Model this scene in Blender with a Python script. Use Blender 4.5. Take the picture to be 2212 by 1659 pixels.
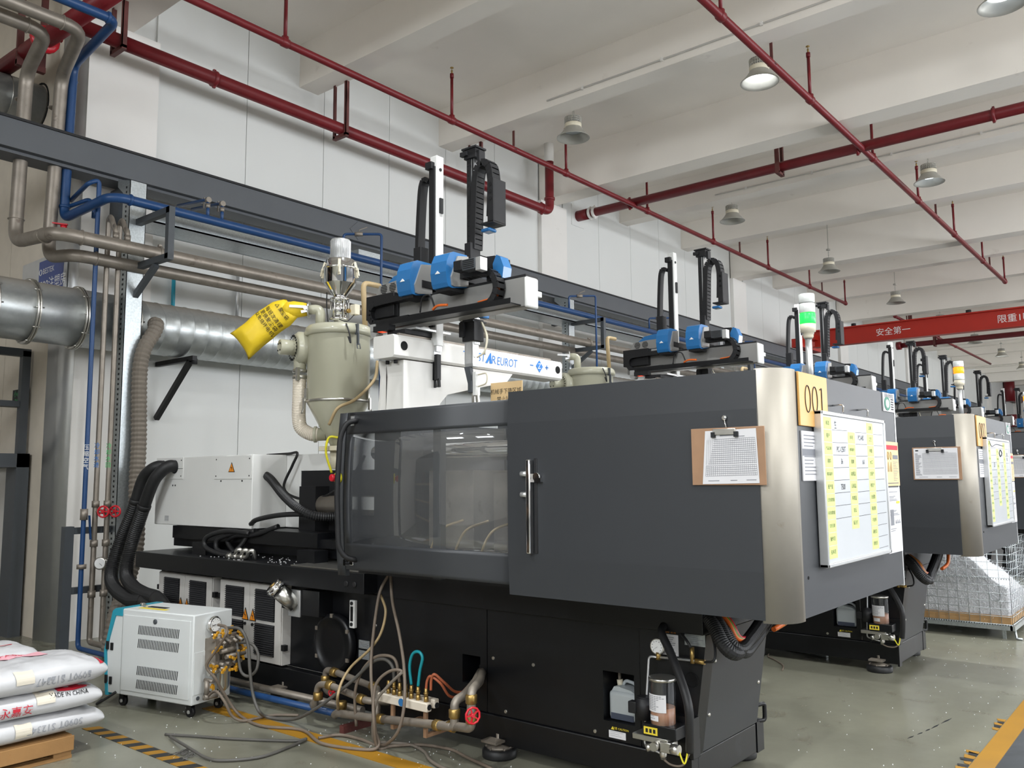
import bpy, bmesh, math, random
from mathutils import Vector, Matrix, noise
random.seed(7)
S = bpy.context.scene
COL = S.collection
for o in list(bpy.data.objects):
    bpy.data.objects.remove(o)
PI = math.pi

# ------------------------------------------------------------------ camera, light, exposure
cam_d = bpy.data.cameras.new('camera'); cam = bpy.data.objects.new('camera', cam_d); COL.objects.link(cam)
yaw, pitch, roll = 0.68618, 0.110926, -0.0077646
fwd = Vector((math.cos(yaw)*math.cos(pitch), math.sin(yaw)*math.cos(pitch), math.sin(pitch)))
rt = Vector((math.sin(yaw), -math.cos(yaw), 0)); up = rt.cross(fwd)
rt2 = rt*math.cos(roll)+up*math.sin(roll); up2 = -rt*math.sin(roll)+up*math.cos(roll)
m = Matrix.Identity(4)
for i in range(3):
    m[i][0] = rt2[i]; m[i][1] = up2[i]; m[i][2] = -fwd[i]
m.translation = Vector((0, 0, 1.55))
cam.matrix_world = m
cam_d.sensor_width = 36; cam_d.lens = 36*1826.18/2212; cam_d.clip_start = 0.05; cam_d.clip_end = 300
S.camera = cam
S.view_settings.view_transform = 'Standard'; S.view_settings.look = 'None'
S.view_settings.gamma = 1; S.view_settings.use_curve_mapping = False
S.view_settings.exposure = 1.0

w = bpy.data.worlds.new('daylight'); S.world = w; w.use_nodes = True
bg = w.node_tree.nodes['Background']; bg.inputs[0].default_value = (0.80, 0.88, 1.0, 1); bg.inputs[1].default_value = 1.2

def area(name, loc, sx, sy, power, col, target):
    l = bpy.data.lights.new(name, 'AREA'); l.shape = 'RECTANGLE'; l.size = sx; l.size_y = sy
    l.energy = power; l.color = col
    o = bpy.data.objects.new(name, l); COL.objects.link(o); o.location = loc
    o.rotation_euler = (Vector(target)-Vector(loc)).to_track_quat('-Z', 'Y').to_euler()
    return o
# daylight entering through the window band of the wall on the right (Y = -9), one area light per window opening
WIN = [(2.0+6.0*i, 6.4+6.0*i) for i in range(8)]
for a, b in WIN:
    area('window_daylight', ((a+b)/2, -9.05, 4.2), b-a, 3.2, 240, (0.94, 0.97, 1.0), ((a+b)/2, 0, 7.6))
# added fill light behind the camera, set in two made-up, unseen wall openings
for a, b in ((1.0, 5.0), (-6.0, -2.0)):
    area('window_daylight', (-7.05, (a+b)/2, 5.4), b-a, 1.9, 150, (0.93, 0.97, 1.0), (0, (a+b)/2, 4.6))

# ------------------------------------------------------------------ materials
def lin(c):
    c = c/255.0
    return c/12.92 if c <= 0.04045 else ((c+0.055)/1.055)**2.4
def rgb(t):
    return (lin(t[0]), lin(t[1]), lin(t[2]), 1)
def mat(name, col, rough=0.5, metal=0.0, var=0.06, scale=6.0, bump=0.0, bscale=60.0, emit=None, es=0.0, alpha=None, stain=None, stain_s=2.0, stain_t=0.62, coat=0.0, trans=None, ior=1.45):
    M = bpy.data.materials.new(name); M.use_nodes = True
    nt = M.node_tree; p = nt.nodes['Principled BSDF']
    c = rgb(col)
    tc = nt.nodes.new('ShaderNodeTexCoord')
    n = nt.nodes.new('ShaderNodeTexNoise'); n.inputs['Scale'].default_value = scale; n.inputs['Detail'].default_value = 5
    nt.links.new(tc.outputs['Object'], n.inputs['Vector'])
    mx = nt.nodes.new('ShaderNodeMix'); mx.data_type = 'RGBA'
    mx.inputs[6].default_value = tuple(max(0, x*(1-var*1.6)) for x in c[:3])+(1,)
    mx.inputs[7].default_value = tuple(min(1, x*(1+var*1.6)) for x in c[:3])+(1,)
    nt.links.new(n.outputs['Fac'], mx.inputs[0])
    out = mx.outputs[2]
    if stain:
        n2 = nt.nodes.new('ShaderNodeTexNoise'); n2.inputs['Scale'].default_value = stain_s; n2.inputs['Detail'].default_value = 8; n2.inputs['Roughness'].default_value = 0.65
        nt.links.new(tc.outputs['Object'], n2.inputs['Vector'])
        rp = nt.nodes.new('ShaderNodeValToRGB'); rp.color_ramp.elements[0].position = stain_t; rp.color_ramp.elements[1].position = min(1, stain_t+0.1)
        nt.links.new(n2.outputs['Fac'], rp.inputs[0])
        m2 = nt.nodes.new('ShaderNodeMix'); m2.data_type = 'RGBA'
        nt.links.new(rp.outputs[0], m2.inputs[0]); nt.links.new(out, m2.inputs[6]); m2.inputs[7].default_value = rgb(stain)
        out = m2.outputs[2]
    nt.links.new(out, p.inputs['Base Color'])
    p.inputs['Roughness'].default_value = rough; p.inputs['Metallic'].default_value = metal
    p.inputs['IOR'].default_value = ior
    if coat: p.inputs['Coat Weight'].default_value = coat
    if trans is not None: p.inputs['Transmission Weight'].default_value = trans
    if emit:
        p.inputs['Emission Color'].default_value = rgb(emit); p.inputs['Emission Strength'].default_value = es
    if bump:
        b = nt.nodes.new('ShaderNodeBump'); b.inputs['Strength'].default_value = bump; b.inputs['Distance'].default_value = 0.01
        n3 = nt.nodes.new('ShaderNodeTexNoise'); n3.inputs['Scale'].default_value = bscale; n3.inputs['Detail'].default_value = 4
        nt.links.new(tc.outputs['Object'], n3.inputs['Vector']); nt.links.new(n3.outputs['Fac'], b.inputs['Height'])
        nt.links.new(b.outputs[0], p.inputs['Normal'])
    return M
M = {}
def D(k, *a, **kw): M[k] = mat(k, *a, **kw)
def dust(k, col, lo=0.35, hi=0.9, amt=0.8):
    '''a layer of settled dust on upward faces'''
    nt = M[k].node_tree; p = nt.nodes['Principled BSDF']
    g = nt.nodes.new('ShaderNodeNewGeometry'); sp = nt.nodes.new('ShaderNodeSeparateXYZ'); nt.links.new(g.outputs['Normal'], sp.inputs[0])
    mr = nt.nodes.new('ShaderNodeMapRange'); mr.inputs[1].default_value = lo; mr.inputs[2].default_value = hi; mr.inputs[4].default_value = amt
    nt.links.new(sp.outputs['Z'], mr.inputs[0])
    mx = nt.nodes.new('ShaderNodeMix'); mx.data_type = 'RGBA'; nt.links.new(mr.outputs[0], mx.inputs[0])
    src = p.inputs['Base Color'].links[0].from_socket; nt.links.new(src, mx.inputs[6]); mx.inputs[7].default_value = rgb(col); nt.links.new(mx.outputs[2], p.inputs['Base Color'])
    mt = nt.nodes.new('ShaderNodeMath'); mt.operation = 'MULTIPLY_ADD'; nt.links.new(mr.outputs[0], mt.inputs[0]); mt.inputs[1].default_value = -p.inputs['Metallic'].default_value; mt.inputs[2].default_value = p.inputs['Metallic'].default_value
    nt.links.new(mt.outputs[0], p.inputs['Metallic'])
    m2 = nt.nodes.new('ShaderNodeMath'); m2.operation = 'MULTIPLY_ADD'; nt.links.new(mr.outputs[0], m2.inputs[0]); m2.inputs[1].default_value = 0.9-p.inputs['Roughness'].default_value; m2.inputs[2].default_value = p.inputs['Roughness'].default_value
    nt.links.new(m2.outputs[0], p.inputs['Roughness'])
D('panel_white', (216, 217, 214), 0.45, var=0.015, scale=1.2, bump=0.03, bscale=3)
D('pillar_white', (226, 223, 218), 0.7, var=0.03, scale=2, stain=(196, 190, 182), stain_s=1.4, stain_t=0.62)
D('ceiling_white', (240, 234, 225), 0.85, var=0.03, scale=1.5, stain=(222, 214, 204), stain_s=2.2, stain_t=0.66)
D('dark_grey_paint', (52, 54, 57), 0.42, var=0.04, scale=3, bump=0.05, bscale=500)
D('black_paint', (13, 14, 17), 0.38, var=0.2, scale=5, stain=(38, 40, 45), stain_s=2.2, stain_t=0.64, bump=0.04, bscale=200)
D('black_soft', (22, 22, 24), 0.55, var=0.1)
D('void_black', (8, 8, 9), 0.9)
D('louvre_dark', (58, 58, 60), 0.4)
D('rubber', (30, 30, 31), 0.5, var=0.15, scale=20)
D('beam_grey', (84, 87, 91), 0.5, var=0.06, scale=3)
D('frame_grey', (70, 74, 78), 0.5, var=0.08)
D('galvanised', (176, 182, 184), 0.34, 0.75, var=0.22, scale=55, bump=0.03)
D('galv_duct', (176, 180, 180), 0.36, 0.8, var=0.10, scale=26, stain=(150, 136, 118), stain_s=3.0, stain_t=0.7, bump=0.04, bscale=12)
dust('galv_duct', (142, 130, 114))
D('grey_pipe', (142, 134, 124), 0.45, 0.55, var=0.22, scale=9, stain=(104, 92, 82), stain_s=7, stain_t=0.6)
dust('grey_pipe', (136, 126, 112), 0.5, 1.0, 0.6)
D('blue_pipe', (30, 66, 112), 0.38, var=0.10, scale=8)
D('red_pipe', (112, 26, 32), 0.42, var=0.12, scale=7, stain=(92, 26, 28), stain_s=5, stain_t=0.68)
D('brown_steel', (92, 48, 44), 0.6, var=0.3, scale=10)
D('crane_red', (176, 40, 24), 0.42, var=0.06, scale=3)
D('steel', (200, 198, 192), 0.28, 0.95, var=0.1, scale=20)
D('brushed', (158, 152, 141), 0.52, 0.5, var=0.10, scale=5, stain=(138, 128, 112), stain_s=6, stain_t=0.64)
D('chrome', (226, 226, 226), 0.08, 1.0, var=0.03)
D('alu', (205, 206, 206), 0.35, 0.7, var=0.06)
D('robot_grey', (152, 151, 148), 0.38, 0.3, var=0.04)
D('robot_white', (222, 220, 215), 0.4, var=0.05, scale=4, stain=(184, 174, 164), stain_s=4, stain_t=0.7)
D('robot_blue', (44, 110, 168), 0.25, var=0.05, coat=0.4)
D('white_paint', (222, 222, 219), 0.4, var=0.02)
D('cabinet_white', (206, 203, 198), 0.45, var=0.04, stain=(176, 168, 158), stain_s=5, stain_t=0.7)
D('chiller_white', (212, 215, 214), 0.38, var=0.02, stain=(196, 188, 174), stain_s=3, stain_t=0.72)
D('teal', (46, 150, 172), 0.35, var=0.05)
D('dryer_beige', (176, 174, 154), 0.28, var=0.04, scale=4, coat=0.3)
D('bag_yellow', (222, 190, 36), 0.5, var=0.07, scale=7, bump=0.25, bscale=14)
D('ink', (26, 28, 30), 0.6)
D('ink_red', (196, 40, 58), 0.6)
D('ink_grey', (120, 122, 128), 0.6)
D('ink_blue', (34, 122, 204), 0.5)
D('ink_white', (236, 236, 234), 0.6)
D('ink_green', (70, 190, 110), 0.6)
D('paper', (212, 211, 213), 0.7, var=0.02)
D('label_cream', (214, 206, 190), 0.7, var=0.03)
D('ink_pale', (150, 152, 158), 0.6)
D('paper_pink', (226, 168, 178), 0.7, var=0.05)
D('label_yellow', (222, 200, 60), 0.5)
D('sticky_green', (204, 218, 134), 0.6, var=0.03)
D('board_white', (190, 193, 196), 0.3, var=0.015)
D('placard', (214, 162, 90), 0.4, var=0.05, scale=4)
D('poster_tan', (224, 192, 142), 0.5, var=0.05, scale=9)
D('hardboard', (156, 122, 94), 0.5, var=0.1, scale=12)
D('green_dark', (38, 120, 96), 0.5)
D('sack_white', (197, 197, 199), 0.36, var=0.04, scale=6, bump=0.25, bscale=9)
D('wood', (150, 112, 68), 0.65, var=0.16, scale=7, stain=(150, 100, 54), stain_s=6, stain_t=0.64, bump=0.1)
D('line_yellow', (150, 108, 22), 0.55, var=0.10, scale=5, stain=(150, 116, 36), stain_s=5, stain_t=0.68)
D('tape_black', (34, 35, 36), 0.5)
D('orange_label', (232, 142, 36), 0.5)
D('brass', (168, 140, 84), 0.35, 0.85, var=0.15, scale=30)
D('brass_yellow', (222, 164, 48), 0.45, 0.2, var=0.1)
D('dirty_hose', (112, 100, 88), 0.55, var=0.2, scale=8)
D('tan_hose', (172, 150, 112), 0.45, var=0.1)
D('grey_hose', (84, 82, 78), 0.5, var=0.15)
D('flex_grey', (118, 110, 100), 0.6, var=0.1)
D('teal_hose', (24, 140, 152), 0.3)
D('copper_hose', (168, 92, 62), 0.4)
D('orange_wire', (226, 108, 40), 0.45)
D('green_wire', (90, 150, 50), 0.45)
D('red_plastic', (196, 30, 44), 0.3)
D('yellow_plastic', (216, 206, 40), 0.35)
D('cream', (214, 206, 184), 0.45)
D('can_white', (172, 178, 180), 0.45)
D('oil_blue', (70, 76, 92), 0.3)
D('grease', (170, 120, 88), 0.45)
D('sign_blue', (58, 76, 140), 0.4, var=0.15, scale=3)
D('scrap_white', (226, 227, 230), 0.3, var=0.08, scale=20)
D('cardboard', (176, 140, 96), 0.75, var=0.1)
D('lamp_grey', (176, 174, 166), 0.4, 0.4)
D('lamp_inner', (226, 232, 236), 0.25, 0.3)
D('lamp_lit', (255, 255, 255), 0.4, emit=(245, 250, 255), es=14)
D('lamp_lit_soft', (255, 255, 255), 0.4, emit=(225, 238, 255), es=3.0)
D('lamp_off', (200, 206, 210), 0.35)
D('stack_green', (40, 220, 80), 0.3, emit=(30, 230, 70), es=0.9)
D('stack_amber', (255, 150, 30), 0.3, emit=(255, 120, 20), es=1.0)
D('stack_clear', (222, 224, 220), 0.2, var=0.02)
D('led_red', (230, 60, 40), 0.3, emit=(255, 70, 40), es=1.5)
D('crumb', (225, 226, 226), 0.5)
D('warm_panel', (214, 204, 188), 0.5)
# clear acrylic: thin glass with a faint grey tint
def acrylic(name, tint, fac, haze=0.0):
    A = bpy.data.materials.new(name); A.use_nodes = True; nt = A.node_tree; nt.nodes.clear()
    o = nt.nodes.new('ShaderNodeOutputMaterial'); mixs = nt.nodes.new('ShaderNodeMixShader')
    t = nt.nodes.new('ShaderNodeBsdfTransparent'); t.inputs[0].default_value = tint
    g = nt.nodes.new('ShaderNodeBsdfGlossy'); g.inputs['Roughness'].default_value = 0.03; g.inputs[0].default_value = (0.9, 0.9, 0.9, 1)
    fr = nt.nodes.new('ShaderNodeFresnel'); fr.inputs[0].default_value = 1.5
    ad = nt.nodes.new('ShaderNodeMath'); ad.operation = 'ADD'; ad.inputs[1].default_value = fac
    nt.links.new(fr.outputs[0], ad.inputs[0]); nt.links.new(ad.outputs[0], mixs.inputs[0])
    geo = nt.nodes.new('ShaderNodeNewGeometry'); inv = nt.nodes.new('ShaderNodeMath'); inv.operation = 'SUBTRACT'; inv.inputs[0].default_value = 1.0
    nt.links.new(geo.outputs['Backfacing'], inv.inputs[1])
    mul = nt.nodes.new('ShaderNodeMath'); mul.operation = 'MULTIPLY'; nt.links.new(ad.outputs[0], mul.inputs[0]); nt.links.new(inv.outputs[0], mul.inputs[1]); nt.links.new(mul.outputs[0], mixs.inputs[0])
    df = nt.nodes.new('ShaderNodeBsdfDiffuse'); df.inputs[0].default_value = (0.55, 0.56, 0.56, 1); mh = nt.nodes.new('ShaderNodeMixShader'); mh.inputs[0].default_value = haze
    nt.links.new(t.outputs[0], mh.inputs[1]); nt.links.new(df.outputs[0], mh.inputs[2]); t = mh
    nt.links.new(t.outputs[0], mixs.inputs[1]); nt.links.new(g.outputs[0], mixs.inputs[2]); nt.links.new(mixs.outputs[0], o.inputs[0])
    M[name] = A
acrylic('acrylic', (0.86, 0.87, 0.88, 1), 0.06, 0.07)
acrylic('clear_tube', (0.90, 0.91, 0.94, 1), 0.05, 0.02)

# floor: worn green-grey epoxy, glossy, scuffed
def floor_mat(name, c1, c2, c3, rough):
    F = bpy.data.materials.new(name); F.use_nodes = True; nt = F.node_tree; p = nt.nodes['Principled BSDF']
    tc = nt.nodes.new('ShaderNodeTexCoord')
    n1 = nt.nodes.new('ShaderNodeTexNoise'); n1.inputs['Scale'].default_value = 0.9; n1.inputs['Detail'].default_value = 9; n1.inputs['Roughness'].default_value = 0.6
    n2 = nt.nodes.new('ShaderNodeTexNoise'); n2.inputs['Scale'].default_value = 3.2; n2.inputs['Detail'].default_value = 10; n2.inputs['Roughness'].default_value = 0.7; n2.inputs['Distortion'].default_value = 0.8
    nt.links.new(tc.outputs['Object'], n1.inputs['Vector']); nt.links.new(tc.outputs['Object'], n2.inputs['Vector'])
    r1 = nt.nodes.new('ShaderNodeValToRGB'); r1.color_ramp.elements[0].color = rgb(c1); r1.color_ramp.elements[1].color = rgb(c2)
    r1.color_ramp.elements[0].position = 0.36; r1.color_ramp.elements[1].position = 0.66
    nt.links.new(n1.outputs['Fac'], r1.inputs[0])
    r2 = nt.nodes.new('ShaderNodeValToRGB'); r2.color_ramp.elements[0].position = 0.58; r2.color_ramp.elements[1].position = 0.78
    nt.links.new(n2.outputs['Fac'], r2.inputs[0])
    mx = nt.nodes.new('ShaderNodeMix'); mx.data_type = 'RGBA'; nt.links.new(r2.outputs[0], mx.inputs[0])
    nt.links.new(r1.outputs[0], mx.inputs[6]); mx.inputs[7].default_value = rgb(c3)
    nt.links.new(mx.outputs[2], p.inputs['Base Color'])
    mr = nt.nodes.new('ShaderNodeMapRange'); mr.inputs[3].default_value = rough-0.06; mr.inputs[4].default_value = rough+0.12
    nt.links.new(n2.outputs['Fac'], mr.inputs[0]); nt.links.new(mr.outputs[0], p.inputs['Roughness'])
    M[name] = F
floor_mat('floor_epoxy', (112, 111, 98), (130, 129, 114), (100, 94, 81), 0.22)
floor_mat('floor_walkway', (60, 63, 66), (74, 77, 80), (50, 52, 54), 0.3)

# ------------------------------------------------------------------ mesh helpers
FONT = None
_txt_cache = {}
def text_geo(s, size, align='CENTER'):
    key = (s, align)
    if key not in _txt_cache:
        c = bpy.data.curves.new('t', 'FONT'); c.body = s; c.size = 1.0; c.align_x = align; c.align_y = 'CENTER'; c.resolution_u = 2
        o = bpy.data.objects.new('t', c); COL.objects.link(o)
        dg = bpy.context.evaluated_depsgraph_get(); dg.update()
        me = o.evaluated_get(dg).to_mesh()
        vs = [v.co.copy() for v in me.vertices]; fs = [tuple(p.vertices) for p in me.polygons]
        o.evaluated_get(dg).to_mesh_clear()
        bpy.data.objects.remove(o); bpy.data.curves.remove(c)
        _txt_cache[key] = (vs, fs)
    vs, fs = _txt_cache[key]
    return [v*size for v in vs], fs

def catmull(pts, per=8, closed=False):
    P = [Vector(p) for p in pts]; n = len(P); out = []
    if n < 3: return P
    for i in range(n if closed else n-1):
        a = P[(i-1) % n] if closed or i > 0 else P[0]*2-P[1]
        b = P[i]; c = P[(i+1) % n]
        d = P[(i+2) % n] if closed or i+2 < n else P[-1]*2-P[-2]
        for k in range(per):
            t = k/per
            out.append(0.5*((2*b)+(c-a)*t+(2*a-5*b+4*c-d)*t*t+(3*b-a-3*c+d)*t**3))
    if not closed: out.append(P[-1])
    return out
def fillet(pts, r, n=6):
    P = [Vector(p) for p in pts]; out = [P[0]]
    for i in range(1, len(P)-1):
        a, b, c = P[i-1], P[i], P[i+1]
        d1 = (a-b); d2 = (c-b); rr = min(r, d1.length*0.49, d2.length*0.49)
        p0 = b+d1.normalized()*rr; p1 = b+d2.normalized()*rr
        for k in range(n+1):
            t = k/n; out.append((1-t)**2*p0+2*t*(1-t)*b+t*t*p1)
    out.append(P[-1]); return out

class MB:
    def __init__(s, xf=None):
        s.bm = bmesh.new(); s.mi = 0; s.xf = xf; s.mats = []
    def use(s, k):
        if k not in s.mats: s.mats.append(k)
        s.mi = s.mats.index(k); return s
    def V(s, p):
        p = Vector(p)
        if s.xf: p = s.xf @ p
        return s.bm.verts.new(p)
    def F(s, vs, smooth=False):
        try:
            f = s.bm.faces.new(vs); f.material_index = s.mi; f.smooth = smooth; return f
        except ValueError: return None
    def box(s, x0, x1, y0, y1, z0, z1, bev=0.0, seg=2):
        v = [s.V(p) for p in ((x0,y0,z0),(x1,y0,z0),(x1,y1,z0),(x0,y1,z0),(x0,y0,z1),(x1,y0,z1),(x1,y1,z1),(x0,y1,z1))]
        fs = [s.F([v[i] for i in q]) for q in ((3,2,1,0),(4,5,6,7),(0,1,5,4),(1,2,6,5),(2,3,7,6),(3,0,4,7))]
        if bev:
            es = list({e for f in fs for e in f.edges})
            r = bmesh.ops.bevel(s.bm, geom=es, offset=bev, segments=seg, profile=0.5, affect='EDGES', clamp_overlap=True)
            for f in r['faces']: f.material_index = s.mi; f.smooth = True
        return s
    def cbox(s, c, sz, bev=0.0):
        return s.box(c[0]-sz[0]/2, c[0]+sz[0]/2, c[1]-sz[1]/2, c[1]+sz[1]/2, c[2]-sz[2]/2, c[2]+sz[2]/2, bev)
    def rbox(s, c, sz, mat3, bev=0.0):
        old = s.xf; t = Matrix.Translation(Vector(c)) @ mat3.to_4x4(); s.xf = (old @ t) if old else t
        s.box(-sz[0]/2, sz[0]/2, -sz[1]/2, sz[1]/2, -sz[2]/2, sz[2]/2, bev); s.xf = old; return s
    def bar(s, a, b, w, h=None, upv=(0,0,1)):
        a = Vector(a); b = Vector(b); h = h or w; d = (b-a); L = d.length; d.normalize(); u = Vector(upv)
        if abs(d.dot(u)) > 0.98: u = Vector((1,0,0))
        x = u.cross(d).normalized(); z = d.cross(x)
        m3 = Matrix((x, d, z)).transposed()
        return s.rbox((a+b)/2, (w, L, h), m3)
    def ring(s, c, ax, r, n, ref=None):
        ax = Vector(ax).normalized()
        ref = ref if ref is not None else (Vector((0,0,1)) if abs(ax.z) < 0.9 else Vector((1,0,0)))
        u = (ref-ax*ref.dot(ax)).normalized(); v = ax.cross(u)
        return [s.V(Vector(c)+u*r*math.cos(2*PI*i/n)+v*r*math.sin(2*PI*i/n)) for i in range(n)], u
    def lathe(s, a, ax, prof, n=20, caps=True, smooth=True):
        ax = Vector(ax).normalized(); rings = []; u = None
        for r, h in prof:
            rg, u = s.ring(Vector(a)+ax*h, ax, max(r, 1e-5), n, u); rings.append(rg)
        for i in range(len(rings)-1):
            sm = smooth
            for k in range(n): s.F([rings[i][k], rings[i][(k+1) % n], rings[i+1][(k+1) % n], rings[i+1][k]], sm)
        if caps:
            s.F(list(reversed(rings[0]))); s.F(rings[-1])
        return s
    def cyl(s, a, b, r0, r1=None, n=16, caps=True):
        a = Vector(a); b = Vector(b); d = b-a
        return s.lathe(a, d, [(r0, 0), (r1 if r1 is not None else r0, d.length)], n, caps)
    def tube(s, pts, r, n=10, closed=False, caps=True, rf=None):
        P = [Vector(p) for p in pts]; N = len(P); rings = []; u = None
        for i in range(N):
            if closed: d = P[(i+1) % N]-P[i-1]
            else: d = P[min(i+1, N-1)]-P[max(i-1, 0)]
            if d.length < 1e-9: d = Vector((0,0,1))
            d.normalize()
            if u is not None:
                u = u-d*u.dot(d)
                if u.length < 1e-4: u = None
            rg, u = s.ring(P[i], d, r if rf is None else rf(i/(N-1))*r, n, u); rings.append(rg)
        for i in range(N if closed else N-1):
            A = rings[i]; B = rings[(i+1) % N]
            for k in range(n): s.F([A[k], A[(k+1) % n], B[(k+1) % n], B[k]], True)
        if caps and not closed:
            s.F(list(reversed(rings[0]))); s.F(rings[-1])
        return s
    def corr(s, pts, r, pitch, amp=0.12, n=10):
        P = [Vector(p) for p in pts]; L = [0]
        for i in range(1, len(P)): L.append(L[-1]+(P[i]-P[i-1]).length)
        k = max(4, int(L[-1]/pitch*2)); Q = []; j = 0
        for i in range(k+1):
            t = L[-1]*i/k
            while j < len(P)-2 and L[j+1] < t: j += 1
            f = (t-L[j])/max(1e-9, L[j+1]-L[j]); Q.append(P[j].lerp(P[j+1], f))
        rings = []; u = None
        for i in range(k+1):
            d = (Q[min(i+1, k)]-Q[max(i-1, 0)]).normalized()
            if u is not None: u = u-d*u.dot(d)
            rg, u = s.ring(Q[i], d, r*(1-(amp if i % 2 else 0)), n, u); rings.append(rg)
        for i in range(k):
            for q in range(n): s.F([rings[i][q], rings[i][(q+1) % n], rings[i+1][(q+1) % n], rings[i+1][q]], False)
        s.F(list(reversed(rings[0]))); s.F(rings[-1]); return s
    def prism(s, poly, axis, a0, a1, smooth=False):
        def P(u, v, a):
            return {'x': (a, u, v), 'y': (u, a, v), 'z': (u, v, a)}[axis]
        A = [s.V(P(u, v, a0)) for u, v in poly]; B = [s.V(P(u, v, a1)) for u, v in poly]; n = len(poly)
        s.F(A); s.F(list(reversed(B)))
        for i in range(n): s.F([A[i], B[i], B[(i+1) % n], A[(i+1) % n]], smooth)
        return s
    def quad(s, a, b, c, d):
        s.F([s.V(p) for p in (a, b, c, d)]); return s
    def text(s, body, size, o, u, v, align='CENTER', fn=None, sx=1.0):
        vs, fs = text_geo(body, size, align); u = Vector(u).normalized(); v = Vector(v).normalized(); o = Vector(o)
        nv = [s.V(fn(p.x*sx, p.y) if fn else o+u*p.x*sx+v*p.y) for p in vs]
        for f in fs: s.F([nv[i] for i in f])
        return s
    def build(s, name, mat_k=None, parent=None, origin=None):
        me = bpy.data.meshes.new(name)
        if parent is not None: off = world_loc(parent)
        else: off = Vector(origin) if origin is not None else Vector((0,0,0))
        if off.length: bmesh.ops.translate(s.bm, verts=s.bm.verts, vec=-off)
        bmesh.ops.recalc_face_normals(s.bm, faces=s.bm.faces)
        s.bm.to_mesh(me); s.bm.free()
        ms = s.mats if s.mats else [mat_k]
        for k in ms: me.materials.append(M[k])
        o = bpy.data.objects.new(name, me); COL.objects.link(o)
        if parent is not None: o.parent = parent
        else: o.location = off
        return o
def world_loc(o):
    v = Vector((0,0,0))
    while o is not None:
        v = v+o.location; o = o.parent
    return v
def thing(name, label, cat, loc, group=None):
    o = bpy.data.objects.new(name, None); COL.objects.link(o); o.location = loc; o.empty_display_size = 0.1
    return tag(o, label, cat, group)
def tag(o, label, cat, group=None):
    o['label'] = label; o['category'] = cat
    if group: o['group'] = group
    return o
def struct(o): o['kind'] = 'structure'; return o
def lab(o, l): o['label'] = l; return o
def kids(o): return [c for c in bpy.data.objects if c.parent == o]
def dup(o, dx, parent=None, skip=()):
    ch = kids(o)
    c = o.copy(); COL.objects.link(c)
    if parent is None: c.location = o.location+Vector(dx)
    c.parent = parent
    for k in ch:
        if k.name.split('.')[0] in skip: continue
        dup(k, dx, c, skip)
    return c
def one(name, label, cat, mb, mk, origin, group=None):
    return tag(mb.build(name, mk, None, origin), label, cat, group)

# ================================================================== SETTING
ZC = 7.22; YW = 8.80; XE = 60.0
def simple_box(name, mk, *b, parent=None):
    o = MB().box(*b).build(name, mk, parent)
    return o
floor = struct(simple_box('floor', 'floor_epoxy', -7, XE, 1.0, 14, -0.1, 0.0))
MB().box(-7, XE, -9, 1.0, -0.1, 0.0).build('walkway_floor', 'floor_walkway', floor)
ceiling = struct(simple_box('ceiling', 'ceiling_white', -7, XE, -9, 14, ZC, ZC+0.2))
BX = [3.97+2.593*i for i in range(-4, 21)]
for i, x in enumerate(BX):
    main = ((i-4) % 3 == 0)
    MB().box(x-(0.2 if main else 0.15), x+(0.2 if main else 0.15), -9, YW-(0.0), ZC-(0.80 if main else 0.58), ZC).build('ceiling_beam', 'ceiling_white', ceiling)
# wall along the machines, made of pillars and sandwich panels
wall = struct(simple_box('wall_back', 'panel_white', 3.66, XE, YW+0.03, YW+0.2, 0, ZC))
PX = [3.72+7.78*i for i in range(0, 8)]
for i, x in enumerate(PX):
    MB().box(x, x+0.76, YW-0.08, YW+0.03, 0, ZC-0.80).build('pillar', 'pillar_white', wall)
    if i < 7:
        n = 6; a = x+0.76; b = x+7.78; wd = (b-a)/n
        for k in range(n):
            MB().box(a+wd*k+0.004, a+wd*(k+1)-0.004, YW, YW+0.03, 0, ZC).build('wall_panel', 'panel_white', wall)
# rounded metal corner guard on the free edge of the first pillar
g = MB(); pts = []
for k in range(9):
    t = k/8*PI/2; pts.append((3.77-0.12*math.sin(t), YW+0.04-0.12*math.cos(t)))
poly = pts+[(3.63, YW+0.34), (3.66, YW+0.34), (3.66, YW+0.06), (3.77, YW-0.06)]
g.prism(poly, 'z', 0, ZC-0.8, True); g.build('corner_guard', 'alu', wall)
wl = struct(simple_box('wall_left', 'panel_white', 3.68, 3.84, YW+0.2, 14, 0, ZC))
for k in range(4):
    a = YW+0.36+1.16*k
    MB().box(3.65, 3.68, a, a+1.15, 0, ZC).build('wall_panel', 'warm_panel', wl)
struct(simple_box('wall_far', 'pillar_white', XE, XE+0.2, -9, YW+0.2, 0, ZC))
wr = MB(); wr.box(-7, XE, -9.2, -9.0, 0, 2.6).box(-7, XE, -9.2, -9.0, 5.8, ZC)
pr = -7
for a, b in WIN:
    wr.box(pr, a, -9.2, -9.0, 2.6, 5.8); pr = b
wr.box(pr, XE, -9.2, -9.0, 2.6, 5.8)
struct(wr.build('wall_right', 'pillar_white'))
for i, (a, b) in enumerate(WIN):
    f = MB()
    for k in range(5):
        x = a+(b-a)*k/4; f.box(x-0.03, x+0.03, -9.0, -8.95, 2.6, 5.8)
    f.box(a, b, -9.0, -8.95, 2.58, 2.64).box(a, b, -9.0, -8.95, 4.2, 4.26).box(a, b, -9.0, -8.95, 5.76, 5.82)
    struct(f.build('window_%d' % (i+1), 'alu'))
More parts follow.
